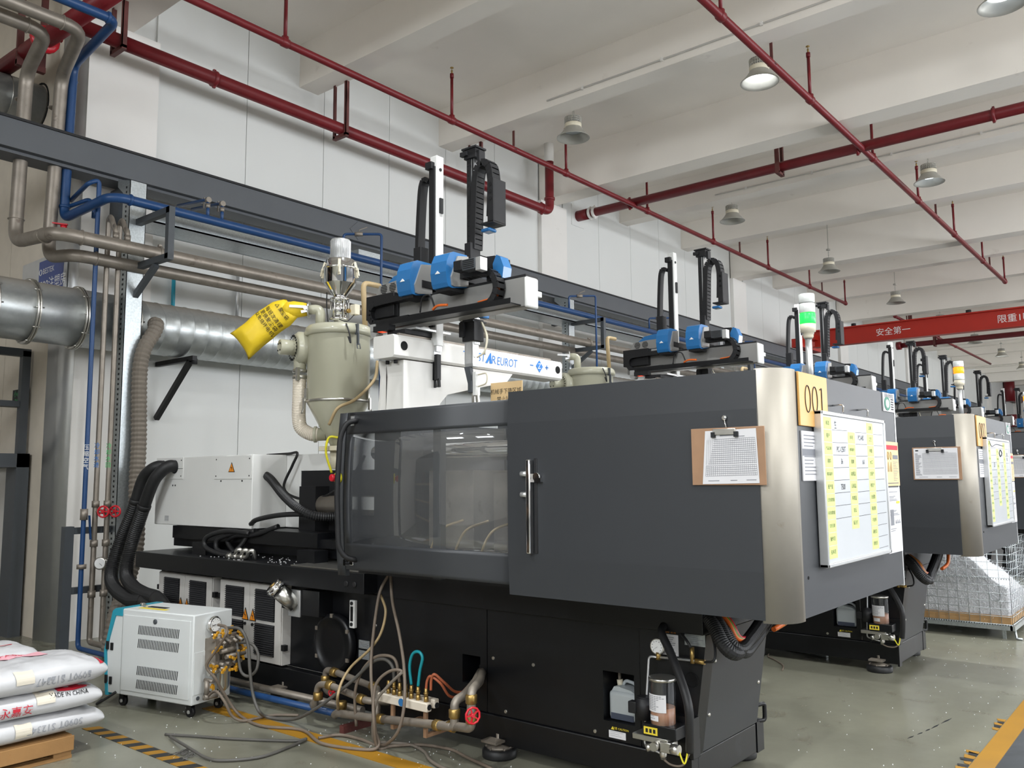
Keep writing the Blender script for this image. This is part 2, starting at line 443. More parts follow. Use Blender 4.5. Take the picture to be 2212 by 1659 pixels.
wf = MB(); wf.box(-7.2, -7, -9, 14, 0, 4.4).box(-7.2, -7, -9, 14, 6.4, ZC).box(-7.2, -7, -9, -6, 4.4, 6.4).box(-7.2, -7, -2, 1, 4.4, 6.4).box(-7.2, -7, 5, 14, 4.4, 6.4)  # high gaps left open for the added, unseen fill lights
struct(wf.build('wall_front', 'pillar_white'))
struct(simple_box('wall_north', 'pillar_white', -7, 3.84, 14, 14.2, 0, ZC))

# painted floor lines
one('floor_line', 'solid yellow line painted along the near machine, under the loose hoses', 'floor marking', MB().box(3.28, 3.40, 1.6, 5.45, 0, 0.003), 'line_yellow', (3.34, 3.5, 0))
one('floor_line', 'solid yellow line edging the dark walkway at the lower right', 'floor marking', MB().box(4.2, 40, 1.0, 1.11, 0, 0.003), 'line_yellow', (9, 1.05, 0))
t = thing('hazard_tape', 'black and yellow striped tape on the floor between sacks and white temperature controller', 'floor marking', (2.6, 5, 0))
for k in range(24):
    y = 5.62-k*0.0765
    MB().prism([(2.555, y), (2.645, y-0.04), (2.645, y-0.1165), (2.555, y-0.0765)], 'z', 0, 0.003).build('yellow_stripe' if k % 2 == 0 else 'black_stripe', 'line_yellow' if k % 2 == 0 else 'tape_black', t)
t = thing('hazard_tape', 'torn remnants of black and yellow tape beside the right walkway line', 'floor marking', (5.6, 1.14, 0))
hz = MB(); hb = MB()
for k in range(16):
    if 7 < k < 11: continue
    x = 5.05+k*0.055+random.uniform(-.01, .01); y0 = 1.115; y1 = 1.14+random.uniform(0.01, 0.05)
    if k > 10: x += 0.35
    MB().prism([(x, y0), (x+0.055, y0), (x+0.06+random.uniform(-.015, .015), y1), (x+0.012, y1-0.01)], 'z', 0, 0.003).build('yellow_scrap' if k % 2 else 'black_scrap', 'line_yellow' if k % 2 else 'tape_black', t)

# ================================================================== OVERHEAD: red fire pipes
def P1(name, label, cat, pts, r, mk, fil=0.12, n=14, group=None):
    t = thing(name, label, cat, pts[0], group)
    MB().tube(fillet(pts, fil) if len(pts) > 2 else pts, r, n).build('pipe', mk, t)
    return t
def clamp(parent, c, ax, r, mk, wd=0.05, name='coupling', lug=True):
    b = MB(); ax = Vector(ax).normalized(); c = Vector(c)
    b.lathe(c-ax*wd/2, ax, [(r*1.0, 0), (r*1.22, 0.006), (r*1.22, wd-0.006), (r*1.0, wd)], 18)
    if lug:
        b.cbox(c+Vector((0,0,r*1.25)), (0.03, 0.03, r*0.35)); b.cbox(c-Vector((0,0,r*1.25)), (0.03, 0.03, r*0.35))
    return b.build(name, mk, parent)
def sprinkler_line(label, Y, x0, x1, z, heads, drops, r, turn=None):
    t = thing('sprinkler_pipe', label, 'pipe', (x0, Y, z), 'red sprinkler lines under the ceiling')
    MB().tube([(x0, Y, z), (x1, Y, z)], r, 12).build('pipe', 'red_pipe', t)
    for i, x in enumerate(heads):
        MB().lathe((x-0.05, Y, z), (1,0,0), [(r*1.0, 0), (r*1.25, 0.01), (r*1.25, 0.09), (r, 0.10)], 12).cyl((x, Y, z), (x, Y, z+0.07), r*0.95, n=10).build('tee', 'red_pipe', t)
        b = MB(); b.cyl((x, Y, z+0.05), (x, Y, ZC-0.24), 0.021, n=10).cyl((x, Y, ZC-0.26), (x, Y, ZC-0.2), 0.027, n=10)
        d = b.build('riser', 'red_pipe', t)
        h = MB(); h.cyl((x, Y, ZC-0.2), (x, Y, ZC-0.15), 0.012, n=8).lathe((x, Y, ZC-0.15), (0,0,1), [(0.004, 0), (0.004, 0.03), (0.026, 0.032), (0.024, 0.04)], 10)
        h.build('sprinkler_head', 'brass', d)
    for x, top in drops:
        b = MB(); b.bar((x, Y, z+r), (x, Y, top), 0.035, 0.012); b.lathe((x, Y, z-0.015), (0,0,1), [(r*1.2, 0), (r*1.2, 0.02)], 10)
        b.build('hanger', 'brown_steel', t)
    return t
HX = [2.7+2.65*k for k in range(-1, 9)]
sprinkler_line('thin red sprinkler pipe running along the wall side, above the robot arms', 7.55, -2, 24.05, 6.36, [5.3, 7.98, 10.62, 13.15, 15.82, 18.65, 21.3, 24.05], [(9.3, 6.64), (17.1, 6.64), (22.2, 6.64)], 0.042)
sprinkler_line('thin red sprinkler pipe crossing the upper right, between the ceiling lamps', 3.62, 2.5, 24.08, 6.38, [7.95, 10.55, 13.2, 15.84, 18.6, 21.4, 24.08], [(9.3, 6.64), (17.1, 6.64), (22.2, 6.64)], 0.045)
sprinkler_line('distant thin red sprinkler pipe starting beyond the end of the wall-side one', 7.1, 27.3, 42, 6.4, [27.3, 30.0, 32.7, 35.3], [(28.6, 6.64)], 0.045)
sprinkler_line('distant thin red sprinkler pipe at the right edge of the frame', 3.55, 27.3, 42, 6.4, [27.3, 30.0], [], 0.045)
# main along the wall
zR = 6.03; yR = 8.30
t = thing('red_main_pipe', 'thick red fire main hung along the white wall, turning up at its far end', 'pipe', (3.5, yR, zR))
MB().tube(fillet([(3.3, yR, zR), (11.18, yR, zR), (11.18, yR, 6.98)], 0.14, 8), 0.075, 16).build('pipe', 'red_pipe', t)
for x in (4.9,): clamp(t, (x, yR, zR), (1,0,0), 0.075, 'red_pipe')
clamp(t, (10.95, yR, zR), (1,0,0), 0.075, 'red_pipe'); clamp(t, (11.18, yR, zR+0.22), (0,0,1), 0.075, 'red_pipe')
MB().cyl((11.18, yR, 6.9), (11.18, yR, 7.22), 0.082, n=16).build('white_end', 'pillar_white', t)
for x in (3.82, 6.7, 9.3):
    h = MB(); tp = ZC-0.58 if x > 4 else ZC-0.8
    h.box(x-0.025, x+0.025, yR-0.13, yR-0.12, zR-0.11, tp).box(x-0.025, x-0.018, yR-0.13, yR-0.09, zR-0.11, tp)
    h.box(x-0.025, x+0.025, yR+0.12, yR+0.13, zR-0.11, tp).box(x-0.025, x-0.018, yR+0.09, yR+0.13, zR-0.11, tp)
    h.box(x-0.025, x+0.025, yR-0.13, yR+0.13, zR-0.125, zR-0.08)
    h.build('hanger', 'brown_steel', t)
# cross main
zX = 6.42; xX = 12.72
t = thing('red_cross_main', 'thick red fire main crossing the hall from the wall to the right edge', 'pipe', (xX, 8.8, zX))
MB().tube([(xX, 8.8, zX), (xX, -6, zX)], 0.078, 16).build('pipe', 'red_pipe', t)
MB().cyl((xX, 8.8, zX), (xX, 8.55, zX), 0.10, n=18).build('wall_sleeve', 'red_pipe', t)
clamp(t, (xX, 8.50, zX), (0,1,0), 0.09, 'pillar_white'); clamp(t, (xX, 8.41, zX), (0,1,0), 0.09, 'pillar_white')
for y in (7.66, 3.7, 1.9): clamp(t, (xX, y, zX), (0,1,0), 0.08, 'red_pipe')
for y in (4.9,):
    h = MB()
    for s in (-1, 1): h.box(xX+s*0.11-0.006, xX+s*0.11+0.006, y-0.03, y+0.03, zX-0.12, ZC).box(xX+s*0.09-0.02, xX+s*0.09+0.02, y-0.03, y-0.022, zX-0.12, ZC)
    h.box(xX-0.12, xX+0.12, y-0.03, y+0.03, zX-0.13, zX-0.09); h.build('hanger', 'brown_steel', t)
MB().box(xX-0.2, xX+0.2, YW-0.012, YW, zX-0.2, zX+0.2).build('wall_plate', 'panel_white', t)
# distant cross mains behind the crane
for i, (x, y0, lbl) in enumerate(((27.9, 7.6, 'nearer of two dark red mains crossing behind the orange-red crane girder'), (30.9, 7.9, 'farther of two dark red mains crossing behind the orange-red crane girder'))):
    t = thing('red_cross_main', lbl, 'pipe', (x, y0, 6.0), 'red mains behind the crane')
    MB().tube([(x, y0, 6.0), (x, -6, 6.0)], 0.09, 12).build('pipe', 'red_pipe', t)
    MB().cyl((x, y0+0.15, 6.0), (x, y0, 6.0), 0.14, n=14).build('end_flange', 'red_pipe', t)
    h = MB(); h.box(x-0.12, x-0.1, 6.8, 6.86, 5.88, ZC).box(x+0.1, x+0.12, 6.8, 6.86, 5.88, ZC).box(x-0.12, x+0.12, 6.8, 6.86, 5.86, 5.9); h.build('hanger', 'brown_steel', t)
# left red main going away
t = thing('red_main_pipe', 'thick red main rising across the upper left corner behind the grey pipes', 'pipe', (3.3, 8, 6.0))
MB().tube([(3.24, 10.5, 6.0), (3.36, 7.2, 6.0)], 0.088, 16).build('pipe', 'red_pipe', t)
MB().box(3.2, 3.26, 9.2, 9.24, 5.85, 7.2).box(3.42, 3.48, 9.2, 9.24, 5.85, 7.2).box(3.2, 3.48, 9.19, 9.25, 5.84, 5.9).build('hanger', 'brown_steel', t)
b = MB(); b.lathe((3.3, 8.75, 6.0), (0,1,0), [(0.09,0),(0.14,0.01),(0.14,0.05),(0.09,0.06)], 16).cyl((3.3, 8.78, 6.0), (3.45, 8.78, 6.12), 0.05, n=10)
b.tube([(3.46+0.07*math.cos(a*PI/6)*0.3, 8.78+0.08*math.cos(a*PI/6), 6.13+0.08*math.sin(a*PI/6)) for a in range(12)], 0.012, 6, True)
b.build('valve', 'red_plastic', t)

t = thing('fire_riser', 'distant red fire riser with valve box at the far right edge of the wall', 'fire riser', (55.4, 8.5, 0))
MB().cyl((55.4, 8.5, 5.7), (55.4, 8.5, 7.2), 0.28, n=14).cyl((55.4, 8.5, 0), (55.4, 8.5, 4.6), 0.28, n=14).build('riser', 'red_pipe', t)
MB().box(54.6, 56.2, 8.1, 8.7, 3.9, 4.9, 0.05).build('valve_box', 'red_pipe', t)
MB().tube([(55.4, 8.5, 6.0), (58.5, 8.5, 6.0)], 0.25, 12).build('branch', 'red_pipe', t)

# ================================================================== lamps
def lamp(x, y, z, label, lit, grp='high bay lamps under the beams'):
    t = thing('high_bay_lamp', label, 'ceiling lamp', (x, y, z), grp)
    R = 0.235
    sh = MB(); sh.lathe((x, y, z), (0,0,1), [(R, 0), (R, 0.008), (0.205, 0.03), (0.15, 0.10), (0.118, 0.15), (0.112, 0.155), (0.145, 0.10), (0.198, 0.03), (R-0.01, 0.002), (R, 0)], 26, False)
    sh.build('reflector', 'lamp_grey', t)
    MB().lathe((x, y, z+0.15), (0,0,1), [(0.119, 0), (0.122, 0.01), (0.122, 0.05), (0.118, 0.06)], 22).build('collar', 'cream', t)
    fn = MB(); fn.cyl((x, y, z+0.21), (x, y, z+0.30), 0.075, n=12)
    for k in range(26):
        a = 2*PI*k/26; c = Vector((x, y, z)); d = Vector((math.cos(a), math.sin(a), 0))
        fn.bar(c+d*0.112+Vector((0,0,0.21)), c+d*0.112+Vector((0,0,0.30)), 0.012, 0.016)
    for h in (0.235, 0.265, 0.295): fn.lathe((x, y, z+h), (0,0,1), [(0.104, 0), (0.12, 0), (0.12, 0.006), (0.104, 0.006)], 24, False)
    fn.build('heat_sink', 'lamp_grey', t)
    MB().lathe((x, y, z+0.06), (0,0,1), [(0.0, 0.06), (0.07, 0.055), (0.125, 0.045), (0.132, 0.05)], 22, False).build('diffuser', 'lamp_lit' if lit == 2 else ('lamp_lit_soft' if lit == 1 else 'lamp_off'), t)
    ch = MB(); top = z+0.52
    for k in range(7):
        c = (x, y, z+0.315+k*0.03)
        ch.tube([(c[0]+(0.010*math.cos(a*PI/4) if k % 2 else 0), c[1]+(0 if k % 2 else 0.010*math.cos(a*PI/4)), c[2]+0.018*math.sin(a*PI/4)) for a in range(8)], 0.003, 5, True)
    ch.tube(catmull([(x+0.02, y, z+0.3), (x+0.06, y+0.02, z+0.4), (x+0.01, y, top)], 5), 0.005, 6)
    ch.lathe((x, y, top-0.03), (0,0,1), [(0.045, 0), (0.045, 0.03), (0.02, 0.04)], 12)
    ch.build('chain', 'lamp_grey', t)
    ar = MB(); ar.bar((x, y, top), (x, y, ZC), 0.012, 0.012); ar.build('suspension_rod', 'lamp_grey', t)
    if lit:
        l = bpy.data.lights.new('lamp_light', 'SPOT'); l.energy = 340; l.color = (0.95, 0.98, 1.0); l.shadow_soft_size = 0.12; l.spot_size = 2.4; l.spot_blend = 0.8
        lo = bpy.data.objects.new('lamp_light', l); COL.objects.link(lo); lo.parent = t; lo.location = (0, 0, 0.0)
    return t
for x, y, z, lit, lb in (
    (9.50, 6.62, 6.34, 0, 'unlit grey bell lamp hanging nearest the wall, above the first robot arm'),
    (9.75, 3.96, 6.42, 2, 'brightly glowing bell lamp beside the red sprinkler pipe, top centre right'),
    (9.72, 1.30, 6.42, 1, 'lit bell lamp cut off by the top right corner'),
    (14.7, 3.18, 6.30, 1, 'softly lit bell lamp right of the second red sprinkler line, below the cross main'),
    (14.8, 6.66, 6.38, 0, 'unlit bell lamp just under the red cross main, above the second robot arm'),
    (18.9, 6.25, 6.10, 0, 'third unlit bell lamp from the left along the wall side row'),
    (23.4, 6.05, 6.06, 0, 'unlit bell lamp just above the orange-red crane girder'),
    (27.7, 5.93, 6.05, 0, 'half hidden unlit bell lamp peeking over the crane girder'),
    (32.4, 5.9, 6.05, 0, 'tiny unlit bell lamp seen under the crane girder'),
    (36.8, 5.82, 6.05, 2, 'tiny glowing bell lamp far behind, between the red mains'),
    (41.8, 5.87, 6.05, 2, 'small glowing bell lamp at the right edge, under the crane'),
    (24.6, 2.9, 6.3, 0, 'small unlit bell lamp at the right edge, above the crane')):
    lamp(x, y, z, lb, lit)
for x in (-3.0, 1.5, 6.0, 15.0, 21.0, 27.0):
    for y in (-1.9, -5.2):
        lamp(x, y, 6.3, 'lit bell lamp over the other half of the hall, outside the frame', 1, 'high bay lamps outside the frame')
for x in (-1.0, 3.6): lamp(x, 2.6, 6.3, 'lit bell lamp over the other half of the hall, outside the frame', 1, 'high bay lamps outside the frame')
# conduits on the beam sides
for i, (x, lb) in enumerate(((9.16, 'white cable conduit along the beam above the nearest unlit lamp'), (14.34, 'white cable conduit along the beam behind the softly lit lamp'), (19.53, 'white cable conduit along the third lamp beam'))):
    t = thing('cable_conduit', lb, 'conduit', (x, 6.6, 6.75), 'conduits along the lamp beams')
    MB().tube([(x-0.168, 6.7, 6.74), (x-0.168, -8.5, 6.74)], 0.012, 8).build('tube', 'pillar_white', t)
    for y in (6.1, 4.9, 3.6, 2.3, 1.0): MB().cbox((x-0.168, y, 6.74), (0.035, 0.03, 0.045)).build('clip', 'pillar_white', t)

# ================================================================== crane runway beam and crane
yB = 8.42
t = thing('crane_runway_beam', 'long dark grey runway beam along the wall behind the robots', 'steel beam', (3, yB, 4.7))
b = MB(); b.box(0.5, 45, yB-0.13, yB+0.05, 4.615, 4.885); b.build('web', 'beam_grey', t)
MB().box(0.5, 45, yB-0.145, yB+0.1, 4.886, 4.91).build('top_flange', 'black_soft', t)
MB().box(0.5, 45, yB-0.06, yB+0.20, 4.585, 4.614).build('bottom_flange', 'beam_grey', t)
for x in (7.0, 15.0, 23.0):
    q = MB(); q.prism([(x-0.14, 4.75), (x, 4.88), (x+0.14, 4.75), (x, 4.63)], 'y', yB-0.136, yB-0.131); q.build('splice_plate', 'beam_grey', t)
for x in (4.05, 11.8, 19.6, 27.4):
    MB().prism([(yB-0.05, 4.58), (8.72, 4.58), (8.72, 4.2), (8.62, 4.2)], 'x', x-0.05, x+0.05).build('bracket', 'frame_grey', t)
t = thing('overhead_crane', 'orange-red overhead crane girder spanning the hall at the far right', 'crane', (22, 4, 5))
xC = 22.6
MB().box(xC-0.012, xC+0.012, -7, 7.95, 4.98, 5.42).box(xC-0.13, xC+0.13, -7, 7.95, 5.40, 5.43).box(xC-0.13, xC+0.13, -7, 7.95, 4.97, 4.995).build('girder', 'crane_red', t)
e = MB(); e.box(xC-0.75, xC+0.75, 8.02, 8.3, 4.93, 5.16).box(xC-0.28, xC+0.28, 7.85, 8.3, 5.16, 5.3); e.build('end_carriage', 'crane_red', t)
for y in (6.9, 4.2, 1.4): MB().cyl((xC-0.05, y, 5.43), (xC-0.05, y, 5.50), 0.06, n=10).build('cable_trolley', 'black_soft', t)
MB().text('安全第一', 0.21, (xC-0.016, 5.95, 5.19), (0,-1,0), (0,0,1)).build('lettering', 'ink_white', t); MB().text('限重1吨', 0.21, (xC-0.016, 3.25, 5.19), (0,-1,0), (0,0,1)).build('lettering', 'ink_white', t)

# ================================================================== duct and pipes on the left wall
t = thing('ventilation_duct', 'large spiral galvanised duct running along the wall behind the column', 'duct', (5, 8.36, 3.12))
RD = 0.28; yD = 8.36; zD = 3.12
MB().tube([(1.2, yD, zD+0.02), (4.0, yD, zD)], RD, 32).build('smooth_section', 'galv_duct', t)
b = MB(); prof = []
x = 0.0
while x < 38:
    prof += [(RD*0.96, x), (RD*0.96, x+0.14), (RD*0.975, x+0.145), (RD*0.975, x+0.152), (RD*0.96, x+0.157)]; x += 0.16
b.lathe((4.02, yD, zD), (1,0,0), prof, 44); b.build('spiral_section', 'galv_duct', t)
for x in (2.78, 3.12, 3.55, 4.0, 4.06):
    f = MB(); f.lathe((x-0.02, yD, zD), (1,0,0), [(RD, 0), (RD+0.028, 0.002), (RD+0.028, 0.012), (RD, 0.014)], 32, False).lathe((x+0.002, yD, zD), (1,0,0), [(RD, 0), (RD+0.028, 0.002), (RD+0.028, 0.012), (RD, 0.014)], 32, False)
    for k in range(10):
        a = 2*PI*k/10; f.cyl((x-0.035, yD+(RD+0.016)*math.cos(a), zD+(RD+0.016)*math.sin(a)), (x+0.035, yD+(RD+0.016)*math.cos(a), zD+(RD+0.016)*math.sin(a)), 0.007, n=6)
    f.build('flange', 'steel', t)
for x in (4.62, 8.2, 12.0, 15.8):
    f = MB(); f.bar((x, 8.02, zD-RD-0.03), (x, 8.78, zD-RD-0.03), 0.05, 0.05).bar((x, 8.1, zD-RD-0.05), (x, 8.76, zD-RD-0.62), 0.05, 0.05).cyl((x+0.02, 8.06, zD-RD-0.03), (x+0.02, 8.06, zD-RD-0.09), 0.03, n=10); f.build('wall_bracket', 'black_soft', t)
t = thing('ventilation_duct', 'bare metal duct entering a round hole in the wall, upper left', 'duct', (2.5, 9.77, 5.7))
MB().tube([(0.5, 9.77, 5.7), (3.64, 9.77, 5.7)], 0.235, 28).build('duct_pipe', 'galv_duct', t)
f = MB(); 
for x in (2.2, 2.75, 3.3): f.lathe((x, 9.77, 5.7), (1,0,0), [(0.235, 0), (0.242, 0.004), (0.235, 0.008)], 28, False)
f.build('seam', 'steel', t)
MB().lathe((3.642, 9.77, 5.7), (1,0,0), [(0.25, 0), (0.27, 0), (0.27, 0.008), (0.25, 0.008)], 28, False).build('hole_collar', 'void_black', t)
# pipes dodging the beam
G1 = [(-1, 7.85, 5.60), (2.96, 7.85, 5.60), (3.05, 8.50, 5.46), (3.05, 8.55, 3.80), (3.08, 7.72, 3.74), (40, 7.72, 3.74)]
t = P1('grey_pipe', 'grey steel pipe dropping at far left, then running below the cable tray', 'pipe', G1, 0.062, 'grey_pipe', 0.16, 16)
for p, a in ((( 2.80, 7.85, 5.60), (1,0,0)), ((3.05, 8.55, 5.2), (0,0,1)), ((3.05, 8.55, 4.02), (0,0,1)), ((3.08, 7.95, 3.755), (0,1,0)), ((3.30, 7.72, 3.74), (1,0,0))):
    clamp(t, p, a, 0.060, 'grey_pipe', 0.016, 'weld_bead', False)
for x in (4.02, 7.2, 11.4, 15): clamp(t, (x+0.02, 7.72, 3.74), (1,0,0), 0.064, 'grey_pipe', 0.025, 'pipe_clip')
G2 = [(-1, 7.62, 5.63), (3.17, 7.62, 5.63), (3.33, 8.40, 5.50), (3.33, 8.50, 3.70), (3.36, 7.98, 3.64), (40, 7.98, 3.60)]
t = P1('grey_pipe', 'grey steel pipe beside the blue riser, running behind the other grey one', 'pipe', G2, 0.060, 'grey_pipe', 0.16, 16)
for p, a in (((3.0, 7.62, 5.63), (1,0,0)), ((3.33, 8.5, 5.2), (0,0,1)), ((3.33, 8.5, 3.95), (0,0,1)), ((3.55, 7.98, 3.64), (1,0,0))):
    clamp(t, p, a, 0.058, 'grey_pipe', 0.016, 'weld_bead', False)
b = MB(); b.cyl((3.42, 8.40, 3.98), (3.42, 8.40, 4.02), 0.03, n=10).bar((3.30, 8.46, 4.03), (3.44, 8.36, 4.02), 0.035, 0.012); lab(b.build('valve_lever', 'red_plastic', t), 'red valve lever')
B1 = [(-1, 7.46, 5.76), (3.40, 7.46, 5.76), (3.44, 8.42, 5.66), (3.44, 8.46, 4.10), (3.52, 7.72, 4.17), (3.62, 7.66, 4.18), (40, 7.66, 4.18)]
t = P1('blue_pipe', 'thick blue compressed-air pipe coming down at left and along the cable tray', 'pipe', B1, 0.045, 'blue_pipe', 0.11, 14)
for p, a in (((3.33, 7.46, 5.76), (1,0,0)), ((3.44, 8.44, 5.5), (0,0,1)), ((3.44, 8.46, 4.22), (0,0,1)), ((3.70, 7.66, 4.18), (1,0,0))): clamp(t, p, a, 0.046, 'blue_pipe', 0.03, 'joint', False)
# twin valve risers on the blue pipe, branch loops
for i, x in enumerate((4.50, 4.66)):
    v = MB(); v.cyl((x, 7.66, 4.18), (x, 7.66, 4.36), 0.017, n=10).tube(fillet([(x, 7.66, 4.34), (x, 7.66, 4.39), (x, 8.25, 4.45)], 0.03), 0.017, 10); vo = v.build('valve_branch', 'blue_pipe', t)
    q = MB(); q.cyl((x, 7.66, 4.30), (x, 7.66, 4.345), 0.024, n=8).cyl((x, 7.64, 4.385), (x, 7.68, 4.385), 0.03, n=8).bar((x-0.0, 7.74, 4.32), (x, 7.74, 4.43), 0.02, 0.006); q.build('ball_valve', 'grey_pipe', vo)
def drop_loop(x, zb, label, y0=7.66):
    tt = thing('branch_pipe', label, 'pipe', (x, y0, 4.2), 'thin blue drops from the air pipe')
    MB().tube(fillet([(x, y0, 4.2), (x, y0, 4.42), (x+0.34, y0-0.28, 4.44), (x+0.34, y0-0.28, zb)], 0.04), 0.016, 10).build('pipe', 'blue_pipe', tt)
    q = MB(); q.cyl((x+0.10, y0-0.08, 4.425), (x+0.17, y0-0.14, 4.43), 0.028, n=8).tube([(x+0.14, y0-0.11, 4.43), (x+0.14, y0-0.11, 4.48), (x+0.22, y0-0.16, 4.52)], 0.006, 6); q.build('lever_valve', 'grey_pipe', tt)
for x, lb in ((6.25, 'thin blue branch with lever valve behind the vacuum loader'), (10.8, 'thin blue branch beside the second galvanised column'), (13.3, 'thin blue branch behind the second robot arm'), (16.9, 'thin blue branch behind the signal tower')): drop_loop(x, 2.4, lb)
# near vertical group: blue, grey, grey with valves and gauges
t = thing('branch_pipe', 'thin blue vertical pipe with ball valve left of the grey risers', 'pipe', (3.57, 8.0, 1))
MB().tube(fillet([(3.50, 8.46, 4.30), (3.46, 8.0, 4.36), (3.56, 8.0, 4.42), (3.565, 8.0, 0.06), (3.57, 5.45, 0.06), (3.62, 4.40, 0.06)], 0.06), 0.0215, 12).build('pipe', 'blue_pipe', t)
MB().tube(fillet([(3.46, 8.46, 4.22), (3.60, 8.28, 4.30), (3.62, 8.22, 4.2), (3.62, 8.22, 4.1)], 0.04), 0.02, 10).build('side_branch', 'blue_pipe', t)
b = MB(); b.cyl((3.565, 8.0, 1.20), (3.565, 8.0, 1.30), 0.035, n=8).cyl((3.565, 8.0, 0.76), (3.565, 8.0, 0.80), 0.045, n=6); b.build('ball_valve', 'grey_pipe', t)
lab(MB().bar((3.60, 7.97, 1.24), (3.62, 7.97, 1.02), 0.03, 0.008).build('valve_lever', 'blue_pipe', t), 'blue valve lever')
def txt_vert(o, s, mk, x, y, zs, parent, u=(0.634,-0.774,0)):
    b = MB()
    for i, ch in enumerate(s): b.text(ch, 0.055, (x, y, zs-i*0.06), u, (0,0,1))
    return b.build('lettering', mk, parent)
txt_vert(None, '压缩空气', 'ink_white', 3.548, 7.977, 1.86, t)
for i, (x, lt, nm) in enumerate(((3.68, '冷却水进', 'left of the two grey vertical risers with red handwheel and gauge'), (3.79, '冷却水回', 'right of the two grey vertical risers with red handwheel and gauge'))):
    t = thing('branch_pipe', nm, 'pipe', (x, 8.03, 1), 'grey risers by the column')
    y = 8.03; zt = 4.06 if i == 0 else 4.05
    MB().tube(fillet([(x-0.06, 7.74, 3.86), (x-0.04, 7.90, zt), (x, y, zt), (x, y, 0.09-0.02*i), (x-0.05+0.1*i, 5.8, 0.09-0.02*i), (x+0.02+0.06*i, 4.28, 0.09-0.02*i)], 0.045), 0.024, 12).build('pipe', 'grey_pipe', t)
    MB().tube(fillet([(x-0.06, 7.74, 3.74), (x-0.06, 7.74, 3.90), (x-0.03, 7.94, zt-0.02)], 0.03), 0.022, 10).cyl((x-0.06, 7.74, 3.8), (x-0.06, 7.74, 3.86), 0.03, n=8).build('elbow', 'grey_pipe', t)
    for z in (1.34, 0.52, 0.98): MB().cyl((x, y, z-0.03), (x, y, z+0.03), 0.036, n=8).build('union', 'grey_pipe', t)
    f = MB(); f.cyl((x, y, 1.27), (x+0.05, y-0.06, 1.27), 0.022, n=8).cyl((x, y, 0.80), (x+0.03, y-0.04, 0.80), 0.014, n=8); f.build('fitting', 'grey_pipe', t)
    w = MB(); d = Vector((0.634, -0.774, 0)); nv = Vector((-0.774, -0.634, 0)); c = Vector((x+0.05, y-0.07, 1.27))+nv*0.02
    w.tube([c+d*0.05*math.cos(a*PI/8)+Vector((0,0,0.05*math.sin(a*PI/8))) for a in range(16)], 0.009, 6, True)
    for a in range(5): w.bar(c, c+d*0.05*math.cos(a*2*PI/5)+Vector((0,0,0.05*math.sin(a*2*PI/5))), 0.01, 0.01)
    w.cyl(c-nv*0.04, c+nv*0.012, 0.012, n=8); lab(w.build('handwheel', 'red_plastic', t), 'small red handwheel')
    c = Vector((x+0.05, y-0.06, 0.80)); gz = MB()
    gz.use('steel').lathe(c, nv, [(0.055, 0), (0.058, 0.004), (0.058, 0.03), (0.048, 0.034)], 20)
    go = gz.build('pressure_gauge', None, t)
    fc = MB(); fc.use('ink_white').lathe(c, nv, [(0.0, 0.0355), (0.047, 0.0352)], 20, False).use('ink').bar(c+nv*0.037, c+nv*0.037+d*0.025+Vector((0,0,-0.02)), 0.004, 0.002); fc.build('dial', None, go)
    txt_vert(None, lt, ('ink_blue', 'ink_green')[i], x-0.019, y-0.016, 1.88, t)
t = thing('pipe_rack', 'dark steel rack holding the three vertical pipes low by the column', 'pipe rack', (3.5, 8.1, 0))
MB().box(3.44, 3.52, 8.08, 8.16, 0, 1.14).build('post', 'frame_grey', t)
for z in (1.10, 0.56): MB().box(3.52, 3.90, 8.07, 8.12, z-0.03, z+0.03).build('crossbar', 'frame_grey', t)
def column(x, label):
    t = thing('support_column', label, 'steel column', (x, 8.05, 0), 'galvanised columns carrying the pipes')
    c = MB(); y = 8.0
    c.box(x, x+0.17, y, y+0.006, 0, 4.5).box(x, x+0.006, y, y+0.14, 0, 4.5).box(x+0.164, x+0.17, y, y+0.14, 0, 4.5)
    c.build('post', 'galvanised', t)
    h = MB()
    for k in range(90): h.cbox((x-0.001, y+0.07, 0.08+k*0.049), (0.004, 0.02, 0.02))
    h.build('punched_hole', 'ink', t)['kind'] = 'stuff'
    f = MB(); f.bar((x+0.1, 8.1, 4.09), (x+0.1, 7.36, 4.09), 0.06, 0.06).bar((x+0.1, 7.39, 4.12), (x+0.1, 7.39, 3.62), 0.06, 0.06).bar((x+0.1, 8.1, 3.64), (x+0.1, 7.36, 3.64), 0.06, 0.06).bar((x+0.1, 8.1, 3.3), (x+0.1, 7.62, 3.6), 0.05, 0.05)
    f.build('pipe_bracket', 'frame_grey', t)
    MB().prism([(8.0, 4.5), (8.3, 4.58), (8.3, 4.5), (8.14, 4.38)], 'x', x+0.02, x+0.15).build('top_gusset', 'galvanised', t)
    return t
column(3.86, 'galvanised spangled steel column in front of the large duct at left')
column(11.26, 'galvanised steel column behind the white robot base beam')
column(16.9, 'distant galvanised steel column behind the second robot')
t = thing('cable_tray', 'shallow galvanised cable tray hung under the dark runway beam', 'cable tray', (6, 8.1, 4.2))
MB().box(4.05, 40, 7.90, 8.32, 4.10, 4.115).box(4.05, 40, 7.90, 7.912, 4.10, 4.23).box(4.05, 40, 8.30, 8.312, 4.10, 4.23).build('tray', 'galvanised', t)
MB().box(4.05, 40, 7.86, 7.90, 4.23, 4.25).build('lip', 'alu', t)
MB().box(6.65, 7.0, 7.86, 8.2, 4.25, 4.36).build('junction_box', 'galvanised', t)
